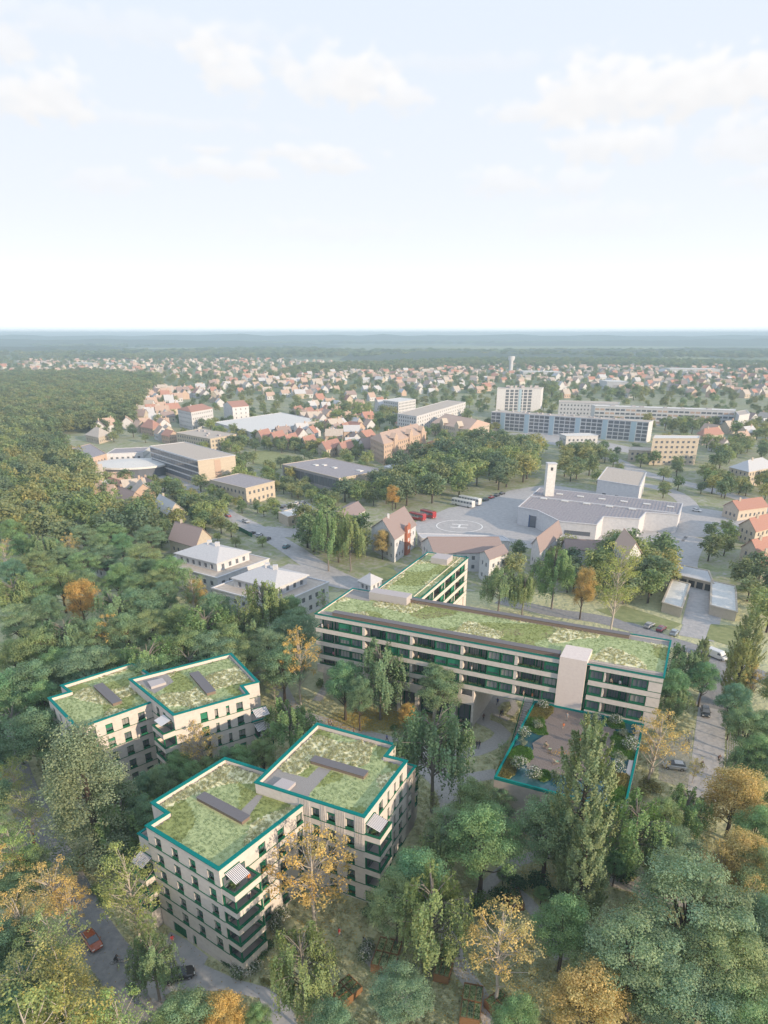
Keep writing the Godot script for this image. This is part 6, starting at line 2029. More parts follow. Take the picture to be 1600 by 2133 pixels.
	flat_building("flats", "low back slab of flats behind the tower", PackedVector2Array([v2(W(1165, 838, 15)), v2(W(1290, 842, 15)), v2(W(1290, 838, 15)), v2(W(1165, 834, 15))]), 15.0, M.render_white, M.roof_tan, 4)
	flat_building("flats", "blue-white slab of flats seen end-on behind the tan-roofed long house", three([828, 862], [868, 868], [970, 838], 15.0), 15.0, M.render_white, M.roof_tan, 5, {0: [8, 1.4, 1.5], 1: [24, 1.6, 1.5]})
	flat_building("flats", "small white block of flats among trees behind the salmon block", three([798, 834], [830, 838], [866, 832], 12.0), 12.0, M.render_white, M.roof_white, 4)
	flat_building("office", "small white two-storey office with a white roof beside the grove", three([1166, 904], [1180, 909], [1246, 908], 9.0), 9.0, M.render_white, M.roof_white, 2)
	var w5 := three([1358, 908], [1362, 914], [1456, 912], 16.0)
	flat_building("flats", "five-storey cream block of flats with single square windows", PackedVector2Array([v2(W(1360, 914, 16)), v2(W(1456, 914, 16)), v2(W(1458, 908, 16)), v2(W(1364, 907, 16))]), 16.0, M.render_cream, M.roof_white, 5, {0: [8, 1.6, 1.4]})
	flat_building("annex", "low cream annex at the foot of the five-storey block", PackedVector2Array([v2(W(1310, 938, 7)), v2(W(1360, 940, 7)), v2(W(1362, 933, 7)), v2(W(1314, 931, 7))]), 7.0, M.render_cream, M.roof_tan, 2)
	pitched("house", "big cream house with a grey hip roof at the edge of the grove", three([1520, 972], [1560, 982], [1620, 970], 9.0), 9.0, 4.0, M.render_cream, M.zinc, 3, 1, 0.25, 1)
	pitched("house", "orange-roofed house behind the five-storey block", three([1452, 902], [1466, 908], [1508, 903], 7.0), 7.0, 4.0, M.render_cream, M.tile_red, 2, 1, 0.15, 1)
	for k in [[[1540, 1092], [1575, 1106], [1640, 1088]], [[1545, 1138], [1580, 1152], [1650, 1136]], [[1560, 1168], [1590, 1180], [1650, 1165]]]:
		pitched("house", "house with a wide orange tiled roof by the station yard", three(k[0], k[1], k[2], 6.0), 6.0, 3.6, M.render_cream, M.tile_red, 2, 1, 0.0, 1, "house", "orange roofs by the station yard")
	pitched("house", "low orange-roofed house farther up the station street", three([1508, 1052], [1540, 1062], [1600, 1054], 5.0), 5.0, 3.0, M.render_cream, M.tile_red, 1, 1, 0.0, 1)
	# --- the fire station
	h = 7.5
	var st := PackedVector2Array()
	for q in [[1125, 1017], [1422, 1050], [1414, 1073], [1345, 1068], [1332, 1082], [1257, 1077], [1243, 1094], [1167, 1087], [1120, 1064], [1080, 1057]]:
		st.append(v2(W(q[0], q[1], h)))
	var fire := flat_building("fire_station", "broad white fire station hall with a ribbed grey roof", st, h, M.render_white, M.roof_grey, 0)
	var su := v3(st[1] - st[0]).normalized()
	var sw := v3(st[9] - st[0]).normalized()
	mb = MB.new()
	var ribs := 46
	for k in ribs:
		var a := v3(st[0].lerp(st[1], (k + 0.5) / ribs), h + 0.13)
		var line := PackedVector2Array([v2(a), v2(a + sw * 80.0)])
		for q in Geometry2D.intersect_polyline_with_polygon(line, inset(st, 0.4)):
			mb.box(v3(q[0], h + 0.13), v3(q[1] - q[0]), Vector3(0, 0.12, 0), su * 0.25)
	var rb := wpart(fire, "roof_ribs", mb, M.roof_grey)
	rb.set_meta("kind", "stuff")
	mb = MB.new()
	mb.box(v3(st[0].lerp(st[9], 0.48), h + 0.14), v3(st[1] - st[0]) * 0.97, Vector3(0, 0.5, 0), sw * 0.8)
	wpart(fire, "roof_step", mb, M.render_white)
	var rng := RandomNumberGenerator.new()
	rng.seed = 15
	for k in 12:
		mb = MB.new()
		var a := v3(st[0].lerp(st[1], 0.08 + 0.075 * k), h + 0.25) + sw * (9.0 if k % 2 else 22.0)
		if Geometry2D.is_point_in_polygon(v2(a), inset(st, 3.0)):
			mb.box(a, su * 3.0, Vector3(0, 0.35, 0), sw * 1.8)
			wpart(fire, "skylight", mb, M.roof_white)
	# gate bay on the yard side
	var gb := three([1118, 1060], [1121, 1068], [1150, 1072], 7.0)
	var gface := Face.new(v3(st[9]), v3(st[8]))
	mb = MB.new()
	gface.box(mb, gface.length * 0.62, gface.length * 0.97, 0.0, 5.0, 0.02, 0.14)
	var gate := wpart(fire, "gate", mb, M.glass)
	mb = MB.new()
	gface.box(mb, gface.length * 0.60, gface.length * 0.66, 0.0, 5.2, 0.14, 0.25)
	wpart(gate, "gate_leaf", mb, M.car_blue)
	for i in [6, 2]:
		var fx := face_of(st, i)
		mb = MB.new()
		fx.box(mb, 2.0, fx.length - 2.0, 2.8, 4.4, 0.02, 0.1)
		wpart(fire, "window_band", mb, M.glass)
	# hose tower and annex
	var ht := W(1149, 966, 22.0)
	th = thing("hose_tower", "tall white hose drying tower behind the fire station", "tower", Vector3(ht.x, 0, ht.z))
	mb = MB.new()
	mb.cbox(Vector3(0, 10.5, 0), Vector3(4.0, 23.0, 4.0))
	part(th, "shaft", mb, M.roof_white)
	mb = MB.new()
	mb.cbox(Vector3(0, 22.2, 0), Vector3(4.4, 0.5, 4.4))
	part(th, "cap", mb, M.render_white)
	mb = MB.new()
	mb.cbox(Vector3(0, 20, 2.05), Vector3(1.0, 1.4, 0.1))
	part(th, "louvre", mb, M.frame_dark)
	flat_building("annex", "cubic cream annex with a tan roof behind the fire station", three([1245, 1000], [1333, 1014], [1346, 985], 10.0), 10.0, M.render_white, M.roof_tan, 1, {0: [3, 2.0, 1.4], 1: [6, 1.2, 1.2]})
	# heliport
	var hp := GP(957, 1096)
	th = thing("helipad_marking", "white painted circle with a letter H on the station yard", "marking", hp + Vector3(0, 0.06, 0))
	mb = MB.new()
	for k in 64:
		var a := TAU * k / 64.0; var b := TAU * (k + 1) / 64.0
		mb.quad(Vector3(cos(a) * 9.6, 0.01, sin(a) * 9.6), Vector3(cos(b) * 9.6, 0.01, sin(b) * 9.6), Vector3(cos(b) * 10.1, 0.01, sin(b) * 10.1), Vector3(cos(a) * 10.1, 0.01, sin(a) * 10.1))
	part(th, "circle", mb, M.paint_white)
	mb = MB.new()
	for q in [[-3.0, -3.6, 0.9, 7.2], [2.1, -3.6, 0.9, 7.2], [-2.1, -0.45, 4.2, 0.9]]:
		mb.box(Vector3(q[0], 0.0, q[1]), Vector3(q[2], 0, 0), Vector3(0, 0.01, 0), Vector3(0, 0, q[3]))
	var letter := part(th, "letter_h", mb, M.paint_white, Vector3.ZERO, 1.35)
	# --- houses between the park and the yard
	pitched("house", "white house with a steep brown roof and a red brick strip", three([774, 1098], [822, 1122], [866, 1092], 9.0), 9.0, 5.0, M.render_white, M.tile_brown, 2, 1, 0.0, 1)
	var hb := three([774, 1098], [822, 1122], [866, 1092], 9.0)
	var fbk := face_of(hb, 1)
	th = thing("brick_stair", "narrow red brick stair bay with three small windows on the steep-roofed white house", "stair bay", fbk.p(fbk.length * 0.55, 0, 0.5))
	mb = MB.new()
	fbk.box(mb, fbk.length * 0.45, fbk.length * 0.62, -0.5, 11.0, 0.02, 1.0)
	mb.tri(fbk.p(fbk.length * 0.45, 11.0, 1.0), fbk.p(fbk.length * 0.62, 11.0, 1.0), fbk.p(fbk.length * 0.535, 12.4, 1.0))
	wpart(th, "brick_wall", mb, M.brick_red)
	for y in [2.0, 5.0, 8.2]:
		mb = MB.new()
		fbk.box(mb, fbk.length * 0.5, fbk.length * 0.57, y, y + 1.3, 1.0, 1.06)
		wpart(th, "window", mb, M.render_white)
	pitched("house", "long low house with a mauve-brown roof beside the yard", three([880, 1128], [905, 1150], [1052, 1150], 7.0), 7.0, 3.5, M.render_white, M.tile_brown, 2, 1, 0.0, 0)
	pitched("house", "white end house with a shallow brown roof beside the long low house", three([1000, 1150], [1020, 1164], [1058, 1150], 9.0), 9.0, 1.5, M.render_white, M.tile_brown, 2, 1, 0.0, 0)
	pitched("house", "narrow house with a single steep brown roof slope before the fire station", three([1108, 1132], [1125, 1148], [1170, 1110], 8.0), 8.0, 3.5, M.render_white, M.tile_brown, 1, 1, 0.0, 0)
	flat_building("shed", "long low blue-shadowed shed along the station yard", three([870, 1112], [880, 1122], [1062, 1128], 4.5), 4.5, M.render_white, M.zinc, 1, {}, "shed")
	pitched("house", "low brown-roofed row before the fire station", three([1172, 1132], [1180, 1142], [1262, 1146], 6.0), 6.0, 2.6, M.render_white, M.tile_brown, 1, 1, 0.0, 0)
	pitched("house", "tall thin white house with a brown gable among the trees", three([1282, 1130], [1305, 1160], [1336, 1150], 12.0), 12.0, 4.0, M.render_white, M.tile_pale, 3, 0, 0.0, 0)
	pitched("house", "white house half hidden by the dark tree group", three([690, 1068], [718, 1085], [760, 1062], 8.0), 8.0, 2.0, M.render_white, M.tile_brown, 2, 1, 0.0, 0)
	pitched("kiosk", "small pale kiosk with a grey tent roof by the street", three([747, 1208], [772, 1218], [795, 1205], 3.0), 3.0, 2.0, M.render_white, M.zinc, 1, 0, 0.45, 0, "kiosk")
	for k in [[1200, 1230, 900], [1300, 0, 0]]:
		pass
	for k in [[[1380, 1256], [1420, 1268], [1437, 1218], "white-roofed garage block with cream end wall"], [[1480, 1262], [1535, 1276], [1532, 1222], "white-roofed garage block beside the hedge"]]:
		var q := three(k[0], k[1], k[2], 2.8)
		flat_building("garage", k[3], q, 2.8, M.render_cream, M.roof_white, 0, {}, "garage", "garages behind the long building")
	var gq := three([1398, 1186], [1412, 1194], [1488, 1206], 2.8)
	gq = PackedVector2Array([v2(W(1400, 1196, 2.8)), v2(W(1486, 1216, 2.8)), v2(W(1476, 1190, 2.8)), v2(W(1410, 1176, 2.8))])
	var gr := flat_building("garage", "grey-roofed row of five open garages", gq, 2.8, M.render_cream, M.zinc, 0, {}, "garage", "garages behind the long building")
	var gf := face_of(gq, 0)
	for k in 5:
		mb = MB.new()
		gf.box(mb, gf.length * (k + 0.12) / 5.0, gf.length * (k + 0.88) / 5.0, 0.0, 2.2, 0.0, 0.05)  # dark sheet painted in for the shade inside each open bay
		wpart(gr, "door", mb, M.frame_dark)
	# water tower far off
	var wt := W(1066, 742, 34.0)
	th = thing("water_tower", "pale water tower standing beyond the far houses", "tower", Vector3(wt.x, 0, wt.z))
	mb = MB.new()
	mb.tube([Vector3(0, -1, 0), Vector3(0, 24, 0), Vector3(0, 28, 0), Vector3(0, 34, 0)], [4.0, 4.0, 7.0, 7.0], 12)
	mb.cap(Vector3(0, 34, 0), Vector3.UP, 7.0, 12)
	part(th, "shaft", mb, M.render_white)
	for k in [[1090, 774, 1170, 8.0, "long white hall beyond the houses near the water tower"], [1395, 768, 1500, 9.0, "long white hall on the far edge of town"], [1500, 757, 1600, 8.0, "grey far hall beside the green mound"], [45, 752, 110, 8.0, "long red-brown hall far beyond the forest"], [150, 756, 195, 7.0, "white hall far beyond the forest"], [215, 757, 260, 7.0, "small white hall far beyond the forest"], [1265, 795, 1310, 12.0, "white cubic block among the far houses"]]:
		var a := W(k[0], k[1], k[3]); var b := W(k[2], k[1] + 1, k[3])
		flat_building("far_hall", k[4], PackedVector2Array([v2(a), v2(b), v2(b + Vector3(0, 0, -40)), v2(a + Vector3(0, 0, -40))]), k[3], M.render_pink if k[0] == 45 else M.render_white, M.roof_white if k[0] != 45 else M.tile_red, 1, {}, "hall")
	make_far_houses()
	make_town_trees()

# ---------------------------------------------------------------- far houses and the town's trees
func house_parts(kind: int) -> Node3D:
	var o := Node3D.new()
	o.set_meta("base_name", "far_house")
	o.set_meta("cat", "house")
	var w: float = [10.0, 12.0, 9.0][kind]; var d: float = [8.0, 9.0, 9.0][kind]; var e: float = [4.5, 5.5, 5.0][kind]; var r: float = [4.2, 4.0, 5.0][kind]
	var mb := MB.new()
	mb.prism(PackedVector2Array([Vector2(-w / 2, -d / 2), Vector2(w / 2, -d / 2), Vector2(w / 2, d / 2), Vector2(-w / 2, d / 2)]), -1.0, e, false)
	for s in [-1.0, 1.0]:
		mb.tri(Vector3(s * w / 2, e, d / 2), Vector3(s * w / 2, e, -d / 2), Vector3(s * w / 2, e + r, 0))
	part(o, "wall", mb, M.render_white)
	mb = MB.new()
	for s in [-1.0, 1.0]:
		var a := Vector3(-w / 2 - 0.4, e - 0.3, s * (d / 2 + 0.5)); var b := Vector3(w / 2 + 0.4, e - 0.3, s * (d / 2 + 0.5))
		var c := Vector3(w / 2 + 0.4, e + r + 0.1, 0); var g := Vector3(-w / 2 - 0.4, e + r + 0.1, 0)
		mb.up(a, b, c); mb.up(a, c, g)
	part(o, "roof", mb, M.tile_red)
	mb = MB.new()
	mb.cbox(Vector3(w * 0.28, e + r + 0.3, 0.4), Vector3(0.9, 2.0, 0.7))
	part(o, "chimney", mb, M.render_pink)
	for s in [-1.0, 1.0]:
		for k in 3:
			part(o, "window", cached("fw", func(b): b.cbox(Vector3.ZERO, Vector3(1.1, 1.4, 0.1))), M.glass, Vector3(-w / 3 + k * w / 3, 2.2, s * (d / 2 + 0.04)))
	return o

func inside_px(p: Vector2, poly: Array) -> bool:
	var q := PackedVector2Array()
	for e in poly: q.append(Vector2(e[0], e[1]))
	return Geometry2D.is_point_in_polygon(p, q)

# points on the ground, spread over a region of the picture and kept apart
func scatter(poly: Array, apart: float, most: int, rng: RandomNumberGenerator, taken: Dictionary, cell := 0.0) -> Array:
	var w := PackedVector2Array()
	for e in poly: w.append(v2(W(e[0], e[1], 0.0)))
	var r := Rect2(w[0], Vector2.ZERO)
	for e in w: r = r.expand(e)
	var out := []
	var tries := 0
	while out.size() < most and tries < most * 25:
		tries += 1
		var p := r.position + Vector2(rng.randf() * r.size.x, rng.randf() * r.size.y)
		if not Geometry2D.is_point_in_polygon(p, w): continue
		var shut := false
		for e in no_grass:
			if e[1].has_point(p) and Geometry2D.is_point_in_polygon(p, e[0]): shut = true; break
		if shut: continue
		var key := Vector2i((p / apart).floor())
		var ok := true
		for i in range(-1, 2):
			for j in range(-1, 2):
				for q in taken.get(key + Vector2i(i, j), []):
					if q.distance_to(p) < apart: ok = false
		if not ok: continue
		if not taken.has(key): taken[key] = []
		taken[key].append(p)
		out.append(p)
	return out

func make_far_houses() -> void:
	var rng := RandomNumberGenerator.new()
	rng.seed = 303
	var kinds := [house_parts(0), house_parts(1), house_parts(2)]
	var roofs := [[M.tile_red, "orange tiled"], [M.tile_pale, "faded pink tiled"], [M.tile_brown, "brown tiled"], [M.tile_pale, "faded pink tiled"], [M.zinc, "grey"], [M.roof_tan, "sand-coloured"]]
	var walls := [[M.render_white, "white"], [M.render_cream, "cream"], [M.render_pink, "pinkish"], [M.render_white, "white"]]
	var taken := {}
	var rest := []
	var one := 0
	for g in [[[[275, 862], [285, 820], [420, 812], [470, 826], [460, 850], [420, 830], [368, 840], [360, 870], [300, 876]], 15.0, 60, "in the dense rows beside the forest"],
			[[[420, 800], [560, 785], [700, 778], [700, 815], [620, 840], [530, 830]], 15.0, 70, "in the rows beyond the warehouse"],
			[[[700, 775], [1000, 770], [1030, 800], [1020, 850], [960, 832], [880, 828], [780, 835], [700, 835]], 15.0, 80, "in the middle of the far town"],
			[[[1140, 790], [1280, 775], [1560, 775], [1620, 800], [1600, 835], [1400, 828], [1160, 830]], 15.0, 70, "behind the long slabs of flats"],
			[[[180, 880], [300, 872], [365, 880], [350, 925], [290, 905], [190, 925]], 14.0, 14, "between the school and the forest"],
			[[[500, 885], [700, 862], [770, 885], [770, 960], [700, 925], [620, 930], [520, 900]], 14.0, 34, "behind the sports hall"],
			[[[640, 840], [800, 840], [830, 870], [720, 880], [640, 870]], 15.0, 16, "between the warehouse and the salmon block"],
			[[[1370, 870], [1600, 880], [1640, 940], [1480, 940], [1470, 900]], 17.0, 14, "round the five-storey cream block"],
			[[[160, 1005], [300, 1000], [330, 1060], [250, 1080], [170, 1040]], 13.0, 9, "among the trees below the school"],
			[[[30, 775], [90, 765], [330, 760], [340, 775], [120, 785]], 22.0, 20, "beyond the forest"]]:
		for p in scatter(g[0], g[1], g[2], rng, taken):
			var rf = roofs[rng.randi() % roofs.size()]; var wl = walls[rng.randi() % walls.size()]
			var c := copy_of(kinds[rng.randi() % 3], v3(p), rng.randf() * TAU if rng.randf() < 0.3 else [0.4, 1.97, 0.55, 2.1][rng.randi() % 4], "far %s house with %s roof %s" % [wl[1], rf[1], g[3]], "houses " + g[3], Vector3.ONE * rng.randf_range(0.85, 1.2))
			c.get_child(0).material_override = wl[0]
			c.get_child(1).material_override = rf[0]
			one += 1
	# the rest of the town, too many and too far to count
	var mb := MB.new()
	mb.colored = true
	for g in [[[[560, 800], [700, 760], [1100, 757], [1560, 765], [1640, 790], [1640, 840], [1560, 830], [1020, 800], [700, 800]], 19.0, 420], [[[0, 765], [60, 752], [520, 748], [700, 756], [560, 785], [340, 790], [20, 785]], 24.0, 260]]:
		for p in scatter(g[0], g[1], g[2], rng, taken):
			var a := rng.randf() * TAU
			var u := Vector3(cos(a), 0, sin(a)); var v := Vector3(-sin(a), 0, cos(a))
			var w := rng.randf_range(4.5, 7.5); var d := rng.randf_range(3.8, 5.5); var e := rng.randf_range(4.0, 6.0); var r := rng.randf_range(3.0, 4.5)
			var o := v3(p)
			mb.col = [Color(0.55, 0.53, 0.5), Color(0.5, 0.44, 0.38), Color(0.6, 0.58, 0.56)][rng.randi() % 3]
			mb.box(o - u * w - v * d + Vector3(0, -1, 0), u * 2 * w, Vector3(0, e + 1, 0), v * 2 * d)
			for s in [-1.0, 1.0]:
				mb.tri(o + u * w * s - v * d + Vector3(0, e, 0), o + u * w * s + v * d + Vector3(0, e, 0), o + u * w * s + Vector3(0, e + r, 0))
			mb.col = [Color(0.44, 0.22, 0.16), Color(0.48, 0.35, 0.29), Color(0.4, 0.36, 0.33), Color(0.5, 0.38, 0.32)][rng.randi() % 4]
			for s in [-1.0, 1.0]:
				mb.up(o - u * (w + 0.3) + v * s * (d + 0.4) + Vector3(0, e - 0.2, 0), o + u * (w + 0.3) + v * s * (d + 0.4) + Vector3(0, e - 0.2, 0), o + u * (w + 0.3) + Vector3(0, e + r + 0.1, 0))
				mb.up(o - u * (w + 0.3) + v * s * (d + 0.4) + Vector3(0, e - 0.2, 0), o + u * (w + 0.3) + Vector3(0, e + r + 0.1, 0), o - u * (w + 0.3) + Vector3(0, e + r + 0.1, 0))
	var far := MeshInstance3D.new()
	far.mesh = mb.mesh()
	far.material_override = M.painted
	far.name = "distant_houses"
	tag(far, "mass of tiny pale houses on the far edge of town", "houses", "", "stuff")
	add_child(far)
	for k in kinds: k.free()

func wood_mass(called: String, label: String, poly: Array, apart: float, most: int, h0: float, h1: float, rng: RandomNumberGenerator, taken: Dictionary, wide := 1.25) -> void:
	var pts := scatter(poly, apart, most, rng, taken)
	for k in 2:
		var mm := MultiMesh.new()
		mm.transform_format = MultiMesh.TRANSFORM_3D
		mm.use_colors = true
		var src: Node3D = protos[["town0", "town1"][k]]
		mm.mesh = src.get_child(1).mesh
		var mine := []
		for i in pts.size():
			if i % 2 == k: mine.append(pts[i])
		mm.instance_count = mine.size()
		for i in mine.size():
			var s := rng.randf_range(h0, h1) / 10.5
			var p: Vector2 = mine[i]
			mm.set_instance_transform(i, Transform3D(Basis(Vector3.UP, rng.randf() * TAU).scaled(Vector3(s * wide, s, s * wide)), Vector3(p.x, T(p.x, p.y) - s * 1.2, p.y)))
			var t := rng.randf_range(0.75, 1.2)
			mm.set_instance_color(i, Color(t * rng.randf_range(0.9, 1.15), t, t * rng.randf_range(0.85, 1.05)))
		var o := MultiMeshInstance3D.new()
		o.multimesh = mm
		o.material_override = M.leaf
		o.name = numbered(called)
		tag(o, label, "wood", "", "stuff")
		add_child(o)

func make_town_trees() -> void:
	var rng := RandomNumberGenerator.new()
	rng.seed = 404
	tree_rng.seed = 33
	var taken := {}
	# trees one can tell apart
	for g in [[[[0, 925], [70, 925], [150, 945], [165, 985], [215, 1010], [235, 1050], [300, 1060], [330, 1090], [345, 1130], [300, 1150], [200, 1150], [100, 1150], [0, 1150]], 9.5, 95, 12.0, 17.0, "in the wood below the school"],
			[[[815, 1035], [830, 985], [905, 945], [1000, 935], [1110, 940], [1125, 985], [1120, 1005], [1050, 1018], [1000, 1030], [930, 1045], [850, 1062]], 9.0, 62, 12.0, 17.0, "in the dark grove beside the station yard"],
			[[[1165, 960], [1240, 950], [1245, 990], [1170, 1010]], 8.0, 12, 9.0, 13.0, "between the hose tower and the annex"],
			[[[575, 1000], [600, 1015], [705, 1050], [690, 1062], [600, 1035], [560, 1015]], 5.5, 26, 5.0, 7.5, "in the thick hedge before the sports hall"],
			[[[630, 1105], [640, 1080], [700, 1090], [760, 1110], [755, 1170], [690, 1180], [640, 1150]], 6.0, 14, 10.0, 14.0, "in the dark group beside the street"],
			[[[598, 1095], [620, 1085], [640, 1110], [620, 1120]], 6.0, 5, 6.0, 9.0, "at the street corner"],
			[[[1460, 1000], [1600, 1010], [1620, 1050], [1500, 1040], [1460, 1025]], 8.0, 22, 7.0, 12.0, "along the station street"],
			[[[1480, 940], [1530, 930], [1620, 935], [1620, 955], [1530, 965], [1480, 985]], 9.0, 14, 8.0, 12.0, "beside the big hip-roofed house"],
			[[[1350, 1180], [1400, 1120], [1470, 1090], [1530, 1110], [1540, 1150], [1480, 1190], [1400, 1175], [1380, 1230]], 7.5, 26, 7.0, 11.0, "between the garages and the orange roofs"],
			[[[1180, 1190], [1250, 1150], [1300, 1170], [1380, 1180], [1390, 1240], [1330, 1270], [1230, 1260], [1180, 1240]], 7.0, 16, 9.0, 14.0, "behind the long building's meadow roof"],
			[[[1540, 1220], [1600, 1200], [1640, 1260], [1600, 1320], [1545, 1300]], 7.0, 12, 8.0, 12.0, "behind the garage hedge"],
			[[[490, 950], [520, 930], [640, 925], [760, 945], [760, 962], [640, 945], [520, 945]], 8.0, 22, 6.0, 10.0, "round the sports field"],
			[[[480, 1030], [500, 1000], [540, 1040], [500, 1060]], 6.0, 6, 8.0, 12.0, "before the two-storey cream house"],
			[[[300, 1085], [345, 1060], [430, 1060], [480, 1080], [440, 1110], [330, 1100]], 7.5, 14, 7.0, 11.0, "among the houses below the school"],
			[[[320, 1010], [420, 1030], [440, 1045], [400, 1060], [300, 1030]], 7.0, 12, 5.0, 8.0, "along the school street"],
			[[[430, 930], [520, 895], [560, 905], [520, 935], [470, 945]], 9.0, 9, 8.0, 13.0, "beside the worn tan roof"],
			[[[1110, 890], [1170, 890], [1200, 910], [1110, 915]], 9.0, 9, 9.0, 13.0, "before the dark slab of flats"],
			[[[1360, 890], [1420, 870], [1520, 880], [1600, 890], [1600, 925], [1470, 905], [1370, 905]], 10.0, 24, 9.0, 13.0, "before the white slab of flats"],
			[[[680, 850], [760, 850], [830, 870], [830, 890], [740, 900], [690, 880]], 10.0, 18, 9.0, 14.0, "beside the salmon block"],
			[[[180, 890], [300, 880], [360, 900], [340, 925], [200, 920]], 10.0, 16, 7.0, 11.0, "between the school and the forest"],
			[[[1125, 830], [1160, 815], [1170, 860], [1130, 862]], 8.0, 6, 14.0, 20.0, "beside the tower of flats"],
			[[[1270, 830], [1330, 820], [1340, 836], [1280, 840]], 9.0, 6, 14.0, 18.0, "behind the white slab of flats"]]:
		for p in scatter(g[0], g[1], g[2], rng, taken):
			tree_at("town", Vector3(p.x, T(p.x, p.y), p.y), rng.randf_range(g[3], g[4]), g[5], "trees " + g[5], 1.2)
	for g in [[[[330, 880], [700, 850], [760, 880], [740, 960], [640, 930], [500, 930], [330, 930]], 13.0, 40, 6.0, 11.0, "in the gardens behind the sports field"],
			[[[150, 1000], [300, 985], [420, 1020], [480, 1060], [460, 1100], [330, 1090], [220, 1050]], 8.5, 45, 6.0, 11.0, "in the gardens below the school"],
			[[[1150, 920], [1340, 960], [1560, 1020], [1600, 1060], [1430, 1050], [1240, 1010]], 10.0, 26, 6.0, 10.0, "along the street behind the fire station"],
			[[[1250, 860], [1400, 890], [1600, 900], [1600, 960], [1450, 985], [1320, 975], [1240, 925]], 13.0, 32, 7.0, 12.0, "round the five-storey cream block"],
			[[[800, 985], [905, 960], [960, 925], [1010, 935], [840, 1000]], 10.0, 10, 6.0, 10.0, "beside the white glazed shed"],
			[[[700, 1040], [800, 1010], [860, 1060], [800, 1060], [740, 1060]], 7.5, 16, 7.0, 12.0, "behind the steep brown roof"],
			[[[430, 1050], [480, 1040], [640, 1070], [600, 1095], [520, 1075]], 7.0, 14, 4.0, 7.0, "round the small car park"],
			[[[330, 1105], [470, 1110], [560, 1140], [540, 1150], [440, 1140], [330, 1150]], 7.0, 12, 4.0, 8.0, "round the pale villas"],
			[[[1050, 1160], [1180, 1160], [1190, 1250], [1080, 1250]], 8.0, 8, 6.0, 10.0, "behind the long building's wing"],
			[[[330, 960], [480, 930], [640, 935], [780, 960], [900, 985], [800, 1050], [640, 1040], [480, 1040]], 11.0, 70, 5.0, 10.0, "in the gardens round the sports hall"],
			[[[640, 860], [900, 880], [1160, 900], [1340, 930], [1250, 960], [1000, 930], [760, 940]], 13.0, 50, 6.0, 11.0, "in the gardens below the flats"],
			[[[880, 835], [1010, 835], [1030, 855], [990, 880], [890, 880]], 13.0, 14, 8.0, 13.0, "round the end-on slab of flats"]]:
		for p in scatter(g[0], g[1], g[2], rng, taken):
			tree_at("town", Vector3(p.x, T(p.x, p.y), p.y), rng.randf_range(g[3], g[4]), g[5], "trees " + g[5], 1.2)
	# masses of trees that nobody could count
	wood_mass("forest", "dense green forest running beside the town", [[-20, 900], [-20, 790], [180, 782], [330, 792], [290, 850], [270, 890], [180, 900], [60, 915]], 9.5, 2600, 13.0, 19.0, rng, taken)
	wood_mass("distant_wood", "dark strips of woodland on the far plain", [[-20, 742], [600, 728], [760, 735], [1640, 733], [1640, 748], [900, 744], [300, 752]], 34.0, 900, 16.0, 26.0, rng, taken, 2.2)
	wood_mass("distant_wood", "farthest strips of woodland under the horizon", [[-20, 722], [500, 712], [1640, 714], [1640, 719], [700, 718], [100, 728]], 60.0, 800, 22.0, 36.0, rng, taken, 3.0)
	wood_mass("belt_of_trees", "long belt of trees closing the far town", [[560, 790], [640, 765], [1000, 752], [1320, 752], [1640, 762], [1640, 772], [1300, 765], [1000, 768], [720, 778]], 14.0, 1300, 12.0, 18.0, rng, taken)
	wood_mass("garden_trees", "countless garden trees between the far houses", [[280, 870], [300, 800], [560, 775], [1000, 760], [1620, 765], [1640, 880], [1100, 880], [800, 880], [520, 900]], 20.0, 1500, 7.0, 12.0, rng, taken)
	wood_mass("garden_trees", "countless garden trees beyond the forest", [[-20, 800], [-20, 745], [520, 742], [640, 760], [330, 800]], 24.0, 800, 8.0, 14.0, rng, taken)

# ---------------------------------------------------------------- vehicles
func loft(mb: MB, secs: Array) -> void:      # sections: x, then half-outline points (z, y) mirrored
	var rings := []
	for s in secs:
		var r := []
		var pts: Array = s[1]
		for p in pts: r.append(Vector3(s[0], p[1], p[0]))
		for i in range(pts.size() - 1, -1, -1): r.append(Vector3(s[0], pts[i][1], -pts[i][0]))
		rings.append(r)
	var n: int = rings[0].size()
	var c := Vector3(0, 0.7, 0)
	for i in rings.size() - 1:
		for k in n:
			var a: Vector3 = rings[i][k]; var b: Vector3 = rings[i][(k + 1) % n]; var d: Vector3 = rings[i + 1][(k + 1) % n]; var e: Vector3 = rings[i + 1][k]
			var m := (a + d) / 2.0
			if (b - a).cross(d - a).dot(m - Vector3(m.x, c.y, 0)) < 0.0:
				mb.quad(a, e, d, b)
			else:
				mb.quad(a, b, d, e)
	for e in [0, rings.size() - 1]:
		var o := Vector3.ZERO
		for p in rings[e]: o += p / n
		var out := Vector3(1 if e else -1, 0, 0)
		for k in n:
			mb.trin(o, rings[e][k], rings[e][(k + 1) % n], out, out, out)

func sec(w: float, y0: float, y1: float, r := 0.12) -> Array:
	return [[w - r, y0], [w, y0 + r], [w, y1 - r], [w - r, y1]]

